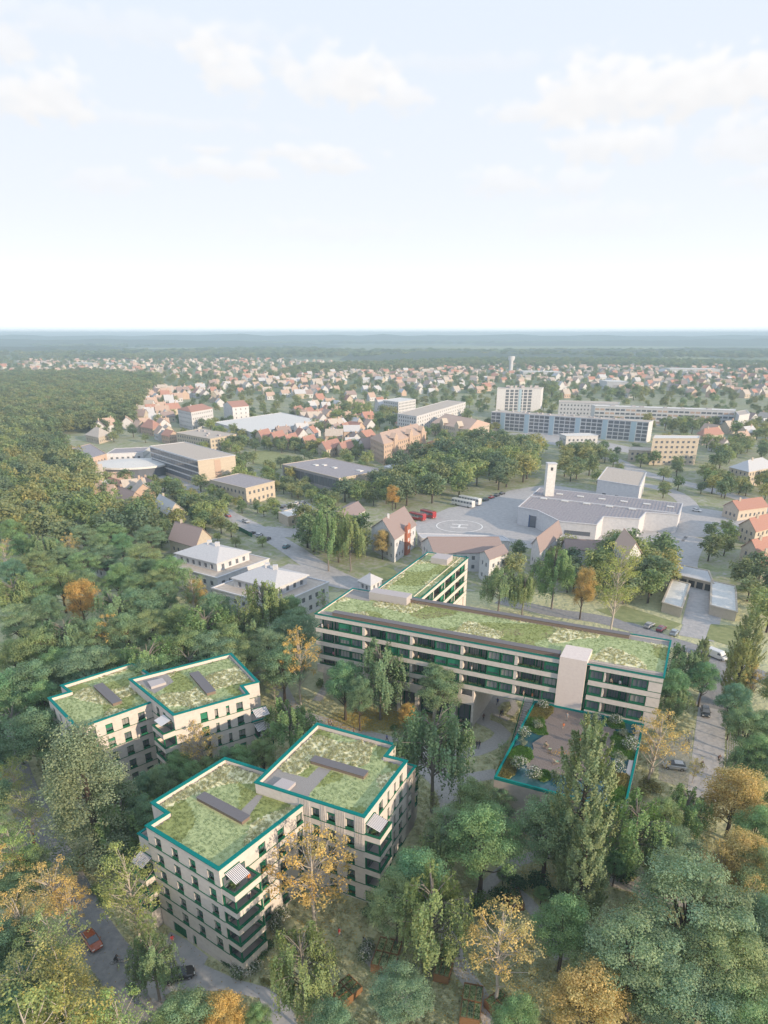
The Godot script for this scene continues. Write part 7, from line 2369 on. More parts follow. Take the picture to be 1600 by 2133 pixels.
func wheel(o: Node3D, x: float, z: float, r: float, w := 0.22) -> void:
	var t := cached("wheel%.2f" % r, func(mb):
		mb.tube([Vector3(0, 0, -w / 2), Vector3(0, 0, w / 2)], [r, r], 14)
		mb.cap(Vector3(0, 0, w / 2), Vector3(0, 0, 1), r, 14)
		mb.cap(Vector3(0, 0, -w / 2), Vector3(0, 0, -1), r, 14))
	var n := part(o, "wheel", t, M.rubber, Vector3(x, r, z))
	part(n, "rim", cached("rim%.2f" % r, func(mb):
		mb.tube([Vector3(0, 0, -w / 2 - 0.01), Vector3(0, 0, w / 2 + 0.01)], [r * 0.62, r * 0.62], 10)
		mb.cap(Vector3(0, 0, w / 2 + 0.01), Vector3(0, 0, 1), r * 0.62, 10)
		mb.cap(Vector3(0, 0, -w / 2 - 0.01), Vector3(0, 0, -1), r * 0.62, 10)), M.chrome)

func lamps(o: Node3D, front: float, back: float, z: float, y: float) -> void:
	for s in [-1.0, 1.0]:
		part(o, "headlight", cached("hl", func(mb): mb.cbox(Vector3.ZERO, Vector3(0.12, 0.16, 0.36))), M.lamp_white, Vector3(front, y, s * z))
		part(o, "tail_light", cached("tl", func(mb): mb.cbox(Vector3.ZERO, Vector3(0.1, 0.2, 0.3))), M.lamp_red, Vector3(back, y + 0.1, s * z))

func car_proto(paint) -> Node3D:
	var o := Node3D.new()
	o.set_meta("base_name", "car"); o.set_meta("cat", "car")
	part(o, "body", cached("carbody", func(mb):
		loft(mb, [[-2.1, sec(0.74, 0.4, 0.78)], [-2.0, sec(0.84, 0.25, 0.92)], [-1.2, sec(0.89, 0.22, 0.98)], [0.9, sec(0.89, 0.22, 0.95)], [1.7, sec(0.86, 0.24, 0.82)], [2.05, sec(0.76, 0.32, 0.66)], [2.12, sec(0.68, 0.4, 0.6)]])), paint)
	part(o, "glasshouse", cached("carglass", func(mb):
		loft(mb, [[-1.95, sec(0.72, 0.9, 0.99, 0.03)], [-1.4, sec(0.70, 0.9, 1.40, 0.06)], [0.1, sec(0.70, 0.9, 1.42, 0.06)], [1.05, sec(0.74, 0.9, 0.97, 0.03)]])), M.glass)
	part(o, "roof", cached("carroof", func(mb):
		loft(mb, [[-1.42, sec(0.62, 1.395, 1.44, 0.02)], [-0.7, sec(0.66, 1.40, 1.475, 0.03)], [0.15, sec(0.62, 1.40, 1.455, 0.02)]])), paint)
	for x in [-1.28, 1.3]:
		for z in [-0.8, 0.8]: wheel(o, x, z, 0.31)
	lamps(o, 2.02, -2.02, 0.56, 0.62)
	for s in [-1.0, 1.0]:
		part(o, "door", cached("cardoor", func(mb): mb.cbox(Vector3.ZERO, Vector3(1.05, 0.5, 0.02))), paint, Vector3(-0.1, 0.62, s * 0.893))
		part(o, "mirror", cached("carmirror", func(mb): mb.blob(Vector3.ZERO, Vector3(0.08, 0.07, 0.12), 4, 6)), paint, Vector3(0.75, 0.98, s * 0.95))
	return o

func van_proto(paint) -> Node3D:
	var o := Node3D.new()
	o.set_meta("base_name", "van"); o.set_meta("cat", "van")
	var mb := MB.new()
	loft(mb, [[-2.6, sec(0.9, 0.35, 2.1)], [-2.5, sec(0.96, 0.3, 2.2)], [1.1, sec(0.96, 0.3, 2.2)], [1.5, sec(0.95, 0.3, 1.9)], [2.0, sec(0.92, 0.3, 1.15)], [2.6, sec(0.85, 0.35, 0.95)], [2.7, sec(0.75, 0.42, 0.8)]])
	part(o, "body", mb, paint)
	mb = MB.new()
	loft(mb, [[1.28, sec(0.86, 1.75, 2.05, 0.05)], [2.02, sec(0.86, 1.12, 1.2, 0.02)]])
	part(o, "windscreen", mb, M.glass)
	for s in [-1.0, 1.0]:
		part(o, "side_window", cached("vanside", func(b): b.cbox(Vector3.ZERO, Vector3(0.8, 0.55, 0.03))), M.glass, Vector3(0.95, 1.6, s * 0.96))
	for x in [-1.6, 1.75]:
		for z in [-0.85, 0.85]: wheel(o, x, z, 0.34)
	lamps(o, 2.62, -2.55, 0.62, 0.75)
	return o

func bus_proto(paint, called: String, cat: String, long: float, high: float) -> Node3D:
	var o := Node3D.new()
	o.set_meta("base_name", called); o.set_meta("cat", cat)
	var h := long / 2.0
	var mb := MB.new()
	loft(mb, [[-h, sec(1.15, 0.45, high - 0.1)], [-h + 0.15, sec(1.25, 0.35, high)], [h - 0.3, sec(1.25, 0.35, high)], [h, sec(1.15, 0.45, high - 0.35)]])
	part(o, "body", mb, paint)
	for s in [-1.0, 1.0]:
		var n := int(long / 1.6)
		for k in n:
			part(o, "side_window", cached("busw", func(b): b.cbox(Vector3.ZERO, Vector3(1.35, 0.9, 0.04))), M.glass, Vector3(-h + 0.9 + k * (long - 1.8) / maxf(1.0, n - 1), high - 1.0, s * 1.25))
	part(o, "windscreen", cached("busf%.1f" % high, func(b): b.cbox(Vector3.ZERO, Vector3(0.06, 1.3, 2.1))), M.glass, Vector3(h - 0.08, high - 1.15, 0))
	for x in [-h * 0.55, h * 0.6]:
		for z in [-1.1, 1.1]: wheel(o, x, z, 0.48, 0.3)
	lamps(o, h + 0.0, -h + 0.02, 0.85, 0.75)
	return o

func ride(o: Node3D, tail: Array, head: Array, label: String, group: String, paint = null, lift := 0.06) -> void:
	var a := GP(tail[0], tail[1]); var b := GP(head[0], head[1])
	var m := (a + b) / 2.0
	m.y = T(m.x, m.z) + lift
	var c := copy_of(o, m, atan2(-(b.z - a.z), b.x - a.x), label, group)
	if paint:
		for k in c.get_children():
			if k.name.begins_with("body") or k.name.begins_with("roof") or k.name.begins_with("door") or k.name.begins_with("mirror"): k.material_override = paint

# ---------------------------------------------------------------- people
var field := PackedFloat32Array()
# bones: [a, b, ra, rb, slot]; slots: 0 skin, 1 shirt, 2 trousers, 3 shoes, 4 hair
func body_net(bones: Array) -> Array:
	var cell := 0.03
	var lo := Vector3(1e9, 1e9, 1e9); var hi := -lo
	for b in bones:
		var r := maxf(b[2], b[3]) + 0.07
		for p in [b[0], b[1]]:
			lo = lo.min(p - Vector3.ONE * r); hi = hi.max(p + Vector3.ONE * r)
	var n := Vector3i(((hi - lo) / cell).ceil()) + Vector3i.ONE
	field.resize(n.x * n.y * n.z)
	field.fill(0.5)
	var k := 0.035
	for b in bones:
		var r := maxf(b[2], b[3]) + 0.08
		var b0 := Vector3i((((b[0] as Vector3).min(b[1]) - Vector3.ONE * r - lo) / cell).floor()).clamp(Vector3i.ZERO, n - Vector3i.ONE)
		var b1 := Vector3i((((b[0] as Vector3).max(b[1]) + Vector3.ONE * r - lo) / cell).ceil()).clamp(Vector3i.ZERO, n - Vector3i.ONE)
		var p0: Vector3 = b[0]; var ab: Vector3 = b[1] - b[0]
		var l2 := maxf(ab.length_squared(), 1e-6)
		var r0: float = b[2]; var r1: float = b[3]
		for z in range(b0.z, b1.z + 1):
			for y in range(b0.y, b1.y + 1):
				var row := (z * n.y + y) * n.x
				for x in range(b0.x, b1.x + 1):
					var p := lo + Vector3(x, y, z) * cell - p0
					var t := clampf(p.dot(ab) / l2, 0.0, 1.0)
					var d := (p - ab * t).length() - lerpf(r0, r1, t)
					var f := field[row + x]
					var h := clampf(0.5 + 0.5 * (d - f) / k, 0.0, 1.0)
					field[row + x] = lerpf(d, f, h) - k * h * (1.0 - h)
	# one vertex in each cell that the surface crosses, one quad round each crossed edge
	var id := {}
	var verts := PackedVector3Array()
	for z in n.z - 1:
		for y in n.y - 1:
			for x in n.x - 1:
				var base := (z * n.y + y) * n.x + x
				var inside := 0
				var vals := []
				for c in 8:
					var f := field[base + (c & 1) + ((c >> 1) & 1) * n.x + ((c >> 2) & 1) * n.x * n.y]
					vals.append(f)
					if f < 0.0: inside += 1
				if inside == 0 or inside == 8: continue
				var s := Vector3.ZERO
				var m := 0
				for e in [[0, 1], [2, 3], [4, 5], [6, 7], [0, 2], [1, 3], [4, 6], [5, 7], [0, 4], [1, 5], [2, 6], [3, 7]]:
					var fa: float = vals[e[0]]; var fb: float = vals[e[1]]
					if (fa < 0.0) != (fb < 0.0):
						var t := fa / (fa - fb)
						var pa := Vector3(e[0] & 1, (e[0] >> 1) & 1, (e[0] >> 2) & 1); var pb := Vector3(e[1] & 1, (e[1] >> 1) & 1, (e[1] >> 2) & 1)
						s += pa.lerp(pb, t); m += 1
				id[base] = verts.size()
				verts.append(lo + (Vector3(x, y, z) + s / m) * cell)
	var faces := []
	var st := [1, n.x, n.x * n.y]
	for base in id:
		for ax in 3:
			var f0 := field[base]; var f1 := field[base + st[ax]]
			if (f0 < 0.0) == (f1 < 0.0): continue
			var u: int = st[(ax + 1) % 3]; var v: int = st[(ax + 2) % 3]
			if not (id.has(base - u) and id.has(base - v) and id.has(base - u - v)): continue
			var q := [id[base], id[base - u], id[base - u - v], id[base - v]]
			if f0 < 0.0: q.reverse()
			faces.append(q)
	var norms := PackedVector3Array()
	norms.resize(verts.size())
	for q in faces:
		var m := (verts[q[2]] - verts[q[0]]).cross(verts[q[3]] - verts[q[1]])
		for i in q: norms[i] += m
	var slots := PackedInt32Array()
	for i in verts.size():
		var best := 1e9; var slot := 0
		for b in bones:
			var ab: Vector3 = b[1] - b[0]
			var t := clampf((verts[i] - b[0]).dot(ab) / maxf(ab.length_squared(), 1e-6), 0.0, 1.0)
			var d: float = (verts[i] - b[0] - ab * t).length() - lerpf(b[2], b[3], t)
			if d < best: best = d; slot = b[4]
		slots.append(slot)
	# outward sign from the first face's neighbourhood
	var c := Vector3.ZERO
	for p in verts: c += p / verts.size()
	var sign_ := 0.0
	for i in verts.size(): sign_ += norms[i].dot(verts[i] - c)
	for i in verts.size(): norms[i] = norms[i].normalized() * (1.0 if sign_ > 0 else -1.0)
	return [verts, norms, faces, slots]

func pose(kind: String) -> Dictionary:
	var V := func(x, y, z): return Vector3(x, y, z)
	var hip := Vector3(0, 0.92, 0); var chest := Vector3(0, 1.32, 0.0); var neck := Vector3(0, 1.47, 0); var head := Vector3(0.02, 1.62, 0)
	var knee := [Vector3(0.02, 0.5, 0.1), Vector3(0.02, 0.5, -0.1)]; var foot := [Vector3(0, 0.07, 0.11), Vector3(0, 0.07, -0.11)]
	var elbow := [Vector3(-0.02, 1.12, 0.27), Vector3(-0.02, 1.12, -0.27)]; var hand := [Vector3(0.06, 0.88, 0.29), Vector3(0.06, 0.88, -0.29)]
	if kind == "walk":
		knee = [Vector3(0.22, 0.52, 0.1), Vector3(-0.02, 0.5, -0.1)]; foot = [Vector3(0.32, 0.08, 0.1), Vector3(-0.34, 0.12, -0.1)]
		elbow = [Vector3(-0.16, 1.13, 0.25), Vector3(0.12, 1.13, -0.25)]; hand = [Vector3(-0.12, 0.89, 0.26), Vector3(0.32, 0.97, -0.24)]
	elif kind == "sit":
		hip = Vector3(0, 0.42, 0); chest = Vector3(-0.12, 0.82, 0); neck = Vector3(-0.14, 0.97, 0); head = Vector3(-0.1, 1.13, 0)
		knee = [Vector3(0.42, 0.48, 0.12), Vector3(0.42, 0.48, -0.12)]; foot = [Vector3(0.5, 0.07, 0.12), Vector3(0.48, 0.07, -0.12)]
		elbow = [Vector3(-0.02, 0.62, 0.27), Vector3(-0.02, 0.62, -0.27)]; hand = [Vector3(0.22, 0.55, 0.18), Vector3(0.22, 0.55, -0.18)]
	elif kind == "ride":
		hip = Vector3(-0.2, 0.95, 0); chest = Vector3(0.05, 1.32, 0); neck = Vector3(0.13, 1.45, 0); head = Vector3(0.2, 1.59, 0)
		knee = [Vector3(0.2, 0.8, 0.11), Vector3(0.12, 0.62, -0.11)]; foot = [Vector3(0.02, 0.42, 0.11), Vector3(0.0, 0.17, -0.11)]
		elbow = [Vector3(0.28, 1.13, 0.24), Vector3(0.28, 1.13, -0.24)]; hand = [Vector3(0.46, 1.03, 0.25), Vector3(0.46, 1.03, -0.25)]
	elif kind == "crouch":
		hip = Vector3(-0.12, 0.36, 0); chest = Vector3(0.12, 0.72, 0); neck = Vector3(0.22, 0.84, 0); head = Vector3(0.33, 0.95, 0)
		knee = [Vector3(0.26, 0.5, 0.13), Vector3(0.26, 0.46, -0.13)]; foot = [Vector3(0.02, 0.07, 0.12), Vector3(0.0, 0.07, -0.12)]
		elbow = [Vector3(0.28, 0.5, 0.25), Vector3(0.28, 0.5, -0.25)]; hand = [Vector3(0.45, 0.28, 0.15), Vector3(0.45, 0.28, -0.12)]
	var bones := [[hip, chest, 0.145, 0.155, 1], [hip + Vector3(0, 0, 0.07), hip + Vector3(0, 0, -0.07), 0.13, 0.13, 2], [chest, neck, 0.12, 0.06, 1], [neck - Vector3(0, 0.02, 0), head, 0.055, 0.06, 0],
		[head + Vector3(0, 0.02, 0), head + Vector3(0.01, -0.06, 0), 0.1, 0.075, 0], [head + Vector3(-0.03, 0.05, 0), head + Vector3(-0.045, -0.02, 0), 0.095, 0.08, 4], [head + Vector3(0.09, -0.01, 0), head + Vector3(0.105, -0.02, 0), 0.02, 0.02, 0]]
	for s in 2:
		var z := 1.0 if s == 0 else -1.0
		var sh := chest + Vector3(0, 0.07, 0.19 * z)
		bones.append([chest + Vector3(0, 0.06, 0.08 * z), sh, 0.09, 0.07, 1])
		bones.append([sh, elbow[s], 0.06, 0.048, 1])
		bones.append([elbow[s], hand[s], 0.045, 0.032, 0])
		bones.append([hand[s], hand[s] + (hand[s] - elbow[s]).normalized() * 0.07, 0.036, 0.03, 0])
		bones.append([hip + Vector3(0, -0.03, 0.09 * z), knee[s], 0.095, 0.065, 2])
		bones.append([knee[s], foot[s] + Vector3(0, 0.05, 0), 0.063, 0.042, 2])
		bones.append([foot[s] + Vector3(-0.03, -0.02, 0), foot[s] + Vector3(0.14, -0.035, 0), 0.045, 0.035, 3])
		bones.append([head + Vector3(0, -0.01, 0.098 * z), head + Vector3(0, -0.03, 0.1 * z), 0.022, 0.018, 0])
	return {"net": body_net(bones), "hands": hand, "elbows": elbow, "head": head}

func person_mesh(ps: Dictionary, pal: Array) -> ArrayMesh:
	var mb := MB.new()
	mb.colored = true
	var v: PackedVector3Array = ps.net[0]; var n: PackedVector3Array = ps.net[1]; var sl: PackedInt32Array = ps.net[3]
	for q in ps.net[2]:
		mb.col = pal[sl[q[0]]]
		mb.trin(v[q[0]], v[q[1]], v[q[2]], n[q[0]], n[q[1]], n[q[2]])
		mb.trin(v[q[0]], v[q[2]], v[q[3]], n[q[0]], n[q[2]], n[q[3]])
	mb.col = pal[0]
	for s in 2:
		var z := 1.0 if s == 0 else -1.0
		var h: Vector3 = ps.hands[s]
		var d: Vector3 = (h - ps.elbows[s]).normalized()
		var side := d.cross(Vector3(0, 0, z)).normalized()
		for k in 4:
			var o: Vector3 = h + d * 0.08 + side * (k - 1.5) * 0.019
			var l: float = [0.065, 0.08, 0.075, 0.055][k]
			mb.tube([o, o + d * l * 0.55, o + d * l * 0.85 - Vector3(0, 0, z) * l * 0.35], [0.011, 0.010, 0.007], 5)
		var t := h + d * 0.03 + side * 0.036
		mb.tube([t, t + d * 0.03 + side * 0.03, t + d * 0.06 + side * 0.032], [0.013, 0.011, 0.008], 5)
	mb.col = Color(0.03, 0.025, 0.02)
	for z in [-0.036, 0.036]:
		mb.blob(ps.head + Vector3(0.092, 0.012, z), Vector3(0.01, 0.012, 0.014), 4, 6)
	mb.col = Color(0.35, 0.13, 0.11)
	mb.blob(ps.head + Vector3(0.088, -0.062, 0), Vector3(0.01, 0.008, 0.025), 4, 6)
	return mb.mesh()

const SHIRTS := {"red": Color(0.42, 0.05, 0.05), "orange": Color(0.55, 0.16, 0.05), "white": Color(0.62, 0.62, 0.62), "grey": Color(0.22, 0.23, 0.25), "dark": Color(0.035, 0.035, 0.045), "blue": Color(0.08, 0.12, 0.32), "brown": Color(0.16, 0.09, 0.07), "beige": Color(0.42, 0.33, 0.26), "pink": Color(0.45, 0.16, 0.22)}
const TROUSERS := {"blue": Color(0.06, 0.08, 0.16), "dark": Color(0.025, 0.025, 0.03), "grey": Color(0.2, 0.2, 0.21), "beige": Color(0.36, 0.3, 0.24), "white": Color(0.55, 0.55, 0.54)}
var poses := {}
var person_meshes := {}
func person(kind: String, at: Vector3, yaw: float, shirt: String, trousers: String, label: String, group := "", size := 1.0) -> void:
	if not poses.has(kind): poses[kind] = pose(kind)
	var key := kind + shirt + trousers
	if not person_meshes.has(key):
		person_meshes[key] = person_mesh(poses[kind], [Color(0.42, 0.26, 0.19), SHIRTS[shirt], TROUSERS[trousers], Color(0.05, 0.045, 0.045), Color(0.045, 0.03, 0.02)])
	var o := MeshInstance3D.new()
	o.mesh = person_meshes[key]
	o.material_override = M.painted
	o.name = numbered("person")
	add_child(o)
	o.position = at
	o.rotation.y = yaw
	o.scale = Vector3.ONE * size
	tag(o, label, "person", group)

func bicycle(at: Vector3, yaw: float, label: String, called := "bicycle") -> void:
	var o := thing(called, label, "bicycle", at, yaw, "bicycles")
	for x in [-0.52, 0.52]:
		var mb := MB.new()
		var pts := []; var rad := []
		for k in 19:
			pts.append(Vector3(cos(TAU * k / 18.0) * 0.33, sin(TAU * k / 18.0) * 0.33, 0)); rad.append(0.02)
		mb.tube(pts, rad, 5)
		var w := part(o, "wheel", mb, M.rubber, Vector3(x, 0.35, 0))
		mb = MB.new()
		for k in 8:
			mb.tube([Vector3.ZERO, Vector3(cos(TAU * k / 8.0) * 0.32, sin(TAU * k / 8.0) * 0.32, 0)], [0.006, 0.006], 4)
		part(w, "spokes", mb, M.chrome)
	var mb := MB.new()
	for e in [[Vector3(-0.52, 0.35, 0), Vector3(-0.02, 0.3, 0)], [Vector3(-0.02, 0.3, 0), Vector3(-0.2, 0.85, 0)], [Vector3(-0.02, 0.3, 0), Vector3(0.38, 0.8, 0)], [Vector3(-0.18, 0.78, 0), Vector3(0.36, 0.84, 0)], [Vector3(-0.52, 0.35, 0), Vector3(-0.18, 0.75, 0)], [Vector3(0.52, 0.35, 0), Vector3(0.36, 0.95, 0)]]:
		mb.tube([e[0], e[1]], [0.022, 0.022], 5)
	part(o, "frame", mb, M.frame_dark)
	mb = MB.new()
	mb.tube([Vector3(0.42, 1.02, -0.27), Vector3(0.36, 0.98, 0), Vector3(0.42, 1.02, 0.27)], [0.016, 0.018, 0.016], 5)
	part(o, "handlebar", mb, M.chrome)
	mb = MB.new()
	mb.blob(Vector3(-0.21, 0.9, 0), Vector3(0.14, 0.04, 0.08), 4, 7)
	part(o, "saddle", mb, M.rubber)

func deck_chair(at: Vector3, yaw: float, label: String) -> void:
	var o := thing("deck_chair", label, "chair", at, yaw, "deck chairs of the terrace")
	var mb := MB.new()
	for z in [-0.3, 0.3]:
		mb.tube([Vector3(0.5, 0.02, z), Vector3(-0.55, 0.95, z)], [0.03, 0.03], 5)
		mb.tube([Vector3(-0.5, 0.02, z), Vector3(0.5, 0.42, z)], [0.03, 0.03], 5)
	for p in [Vector3(0.5, 0.42, 0), Vector3(-0.55, 0.95, 0), Vector3(-0.5, 0.04, 0), Vector3(0.5, 0.04, 0)]:
		mb.tube([p + Vector3(0, 0, -0.32), p + Vector3(0, 0, 0.32)], [0.025, 0.025], 5)
	part(o, "frame", mb, M.floor_wood)
	mb = MB.new()
	var pts := [Vector3(0.5, 0.44, 0), Vector3(0.25, 0.3, 0), Vector3(-0.05, 0.36, 0), Vector3(-0.3, 0.65, 0), Vector3(-0.55, 0.97, 0)]
	for i in 4:
		mb.box(pts[i] + Vector3(0, 0, -0.26), pts[i + 1] - pts[i], Vector3(0, 0.02, 0), Vector3(0, 0, 0.52))
	part(o, "sling", mb, M.sling)

func planter(a: Array, b: Array, wide: float, label: String, rng: RandomNumberGenerator) -> void:
	var p := GP(a[0], a[1]); var q := GP(b[0], b[1])
	var m := (p + q) / 2.0
	var y := minf(T(p.x, p.z), T(q.x, q.z))
	var l := Vector2(q.x - p.x, q.z - p.z).length()
	var o := thing("planter_box", label, "planter", Vector3(m.x, y, m.z), atan2(-(q.z - p.z), q.x - p.x), "rusty planter boxes of the kitchen garden")
	var h := 1.25
	for s in [-1.0, 1.0]:
		var mb := MB.new()
		mb.cbox(Vector3(0, h / 2 - 0.3, s * wide / 2), Vector3(l, h + 0.6, 0.08))
		part(o, "side", mb, M.corten)
		mb = MB.new()
		mb.cbox(Vector3(s * l / 2, h / 2 - 0.3, 0), Vector3(0.08, h + 0.6, wide + 0.08))
		part(o, "end", mb, M.corten)
	var mb := MB.new()
	mb.cbox(Vector3(0, h - 0.3, 0), Vector3(l - 0.1, 0.2, wide - 0.1))
	part(o, "soil", mb, M.soil)
	for k in 3:
		mb = MB.new()
		if k < 2: mb.cbox(Vector3(l * (k - 0.5) / 3.0 * 1.0, h - 0.08, 0), Vector3(0.07, 0.3, wide - 0.1))
		else: mb.cbox(Vector3(0, h - 0.08, 0), Vector3(l - 0.1, 0.29, 0.07))
		part(o, "divider", mb, M.corten)
	for i in 3:
		for j in 2:
			mb = MB.new()
			mb.colored = true
			var c := Vector3((i - 1) * l / 3.1, h - 0.1, (j - 0.5) * wide * 0.5)
			for k in 70:
				var e := c + Vector3(rng.randf_range(-0.42, 0.42) * l / 3.0, rng.randf_range(-0.05, 0.35), rng.randf_range(-0.4, 0.4) * wide * 0.5)
				leaf(mb, e, (Vector3.UP + rdir(rng) * 0.8).normalized(), rng.randf_range(0.07, 0.15), tint([Color(0.10, 0.20, 0.07), Color(0.16, 0.25, 0.1), Color(0.08, 0.16, 0.09)][(i + j) % 3], rng), rng)
			part(o, "vegetables", mb, M.leaf)

# ---------------------------------------------------------------- ground cover
var no_grass := []
func litter(called: String, label: String, spots: Array, cols: Array, size: float, rng: RandomNumberGenerator, flat := true) -> void:
	var mb := MB.new()
	mb.colored = true
	var s := size
	mb.col = Color.WHITE
	mb.trin(Vector3(-s, 0, 0), Vector3(0, 0.01, s * 0.6), Vector3(s, 0, 0), Vector3.UP, Vector3.UP, Vector3.UP)
	mb.trin(Vector3(-s, 0, 0), Vector3(s, 0, 0), Vector3(0, 0.01, -s * 0.6), Vector3.UP, Vector3.UP, Vector3.UP)
	var mm := MultiMesh.new()
	mm.transform_format = MultiMesh.TRANSFORM_3D
	mm.use_colors = true
	mm.mesh = mb.mesh()
	mm.instance_count = spots.size()
	for i in spots.size():
		var b := Basis(Vector3.UP, rng.randf() * TAU) * Basis(Vector3(1, 0, 0), rng.randf_range(-0.5, 0.5))
		mm.set_instance_transform(i, Transform3D(b.scaled(Vector3.ONE * rng.randf_range(0.6, 1.4)), spots[i]))
		mm.set_instance_color(i, tint(cols[rng.randi() % cols.size()], rng, 0.2))
	var o := MultiMeshInstance3D.new()
	o.multimesh = mm
	o.material_override = M.tuft
	o.name = numbered(called)
	tag(o, label, "leaves", "", "stuff")
	add_child(o)

func disc(c: Vector3, r: float, n: int, rng: RandomNumberGenerator, off := 0.06, ry := -1.0) -> Array:
	var out := []
	for i in n:
		var a := rng.randf() * TAU; var k := sqrt(rng.randf()) * (1.0 + rng.randf_range(-0.2, 0.25))
		var p := c + Vector3(cos(a) * r * k, 0, sin(a) * (r if ry < 0 else ry) * k)
		out.append(Vector3(p.x, T(p.x, p.z) + off, p.z))
	return out

func make_grass(rng: RandomNumberGenerator) -> void:
	for k in 2:
		var mm := MultiMesh.new()
		mm.transform_format = MultiMesh.TRANSFORM_3D
		mm.use_colors = true
		mm.mesh = tuft_meshes[[2, 1][k]]
		var pts := []
		for i in [22000, 30000][k]:
			var z := -lerpf(46.0, 135.0, pow(rng.randf(), 1.2))
			var x := rng.randf_range(-0.62, 0.62) * -z
			var p := Vector2(x, z)
			var ok := true
			for e in no_grass:
				if e[1].has_point(p) and Geometry2D.is_point_in_polygon(p, e[0]): ok = false; break
			if ok: pts.append(p)
		mm.instance_count = pts.size()
		for i in pts.size():
			var p: Vector2 = pts[i]
			var s: float = rng.randf_range(0.7, 1.5) * [1.0, 1.3][k]
			mm.set_instance_transform(i, Transform3D(Basis(Vector3.UP, rng.randf() * TAU).scaled(Vector3(s * 1.4, s * 1.6, s * 1.4)), Vector3(p.x, T(p.x, p.y) - 0.01, p.y)))
			var t := rng.randf_range(0.8, 1.2)
			var c: Color = [Color(0.56, 0.56, 0.33), Color(0.50, 0.54, 0.31), Color(0.64, 0.59, 0.36)][rng.randi() % 3]
			mm.set_instance_color(i, c * t)
		var o := MultiMeshInstance3D.new()
		o.multimesh = mm
		o.material_override = M.tuft
		o.name = numbered("grass")
		tag(o, ["short olive grass of the park lawns", "low clover cushions in the park lawns"][k], "grass", "", "stuff")
		add_child(o)

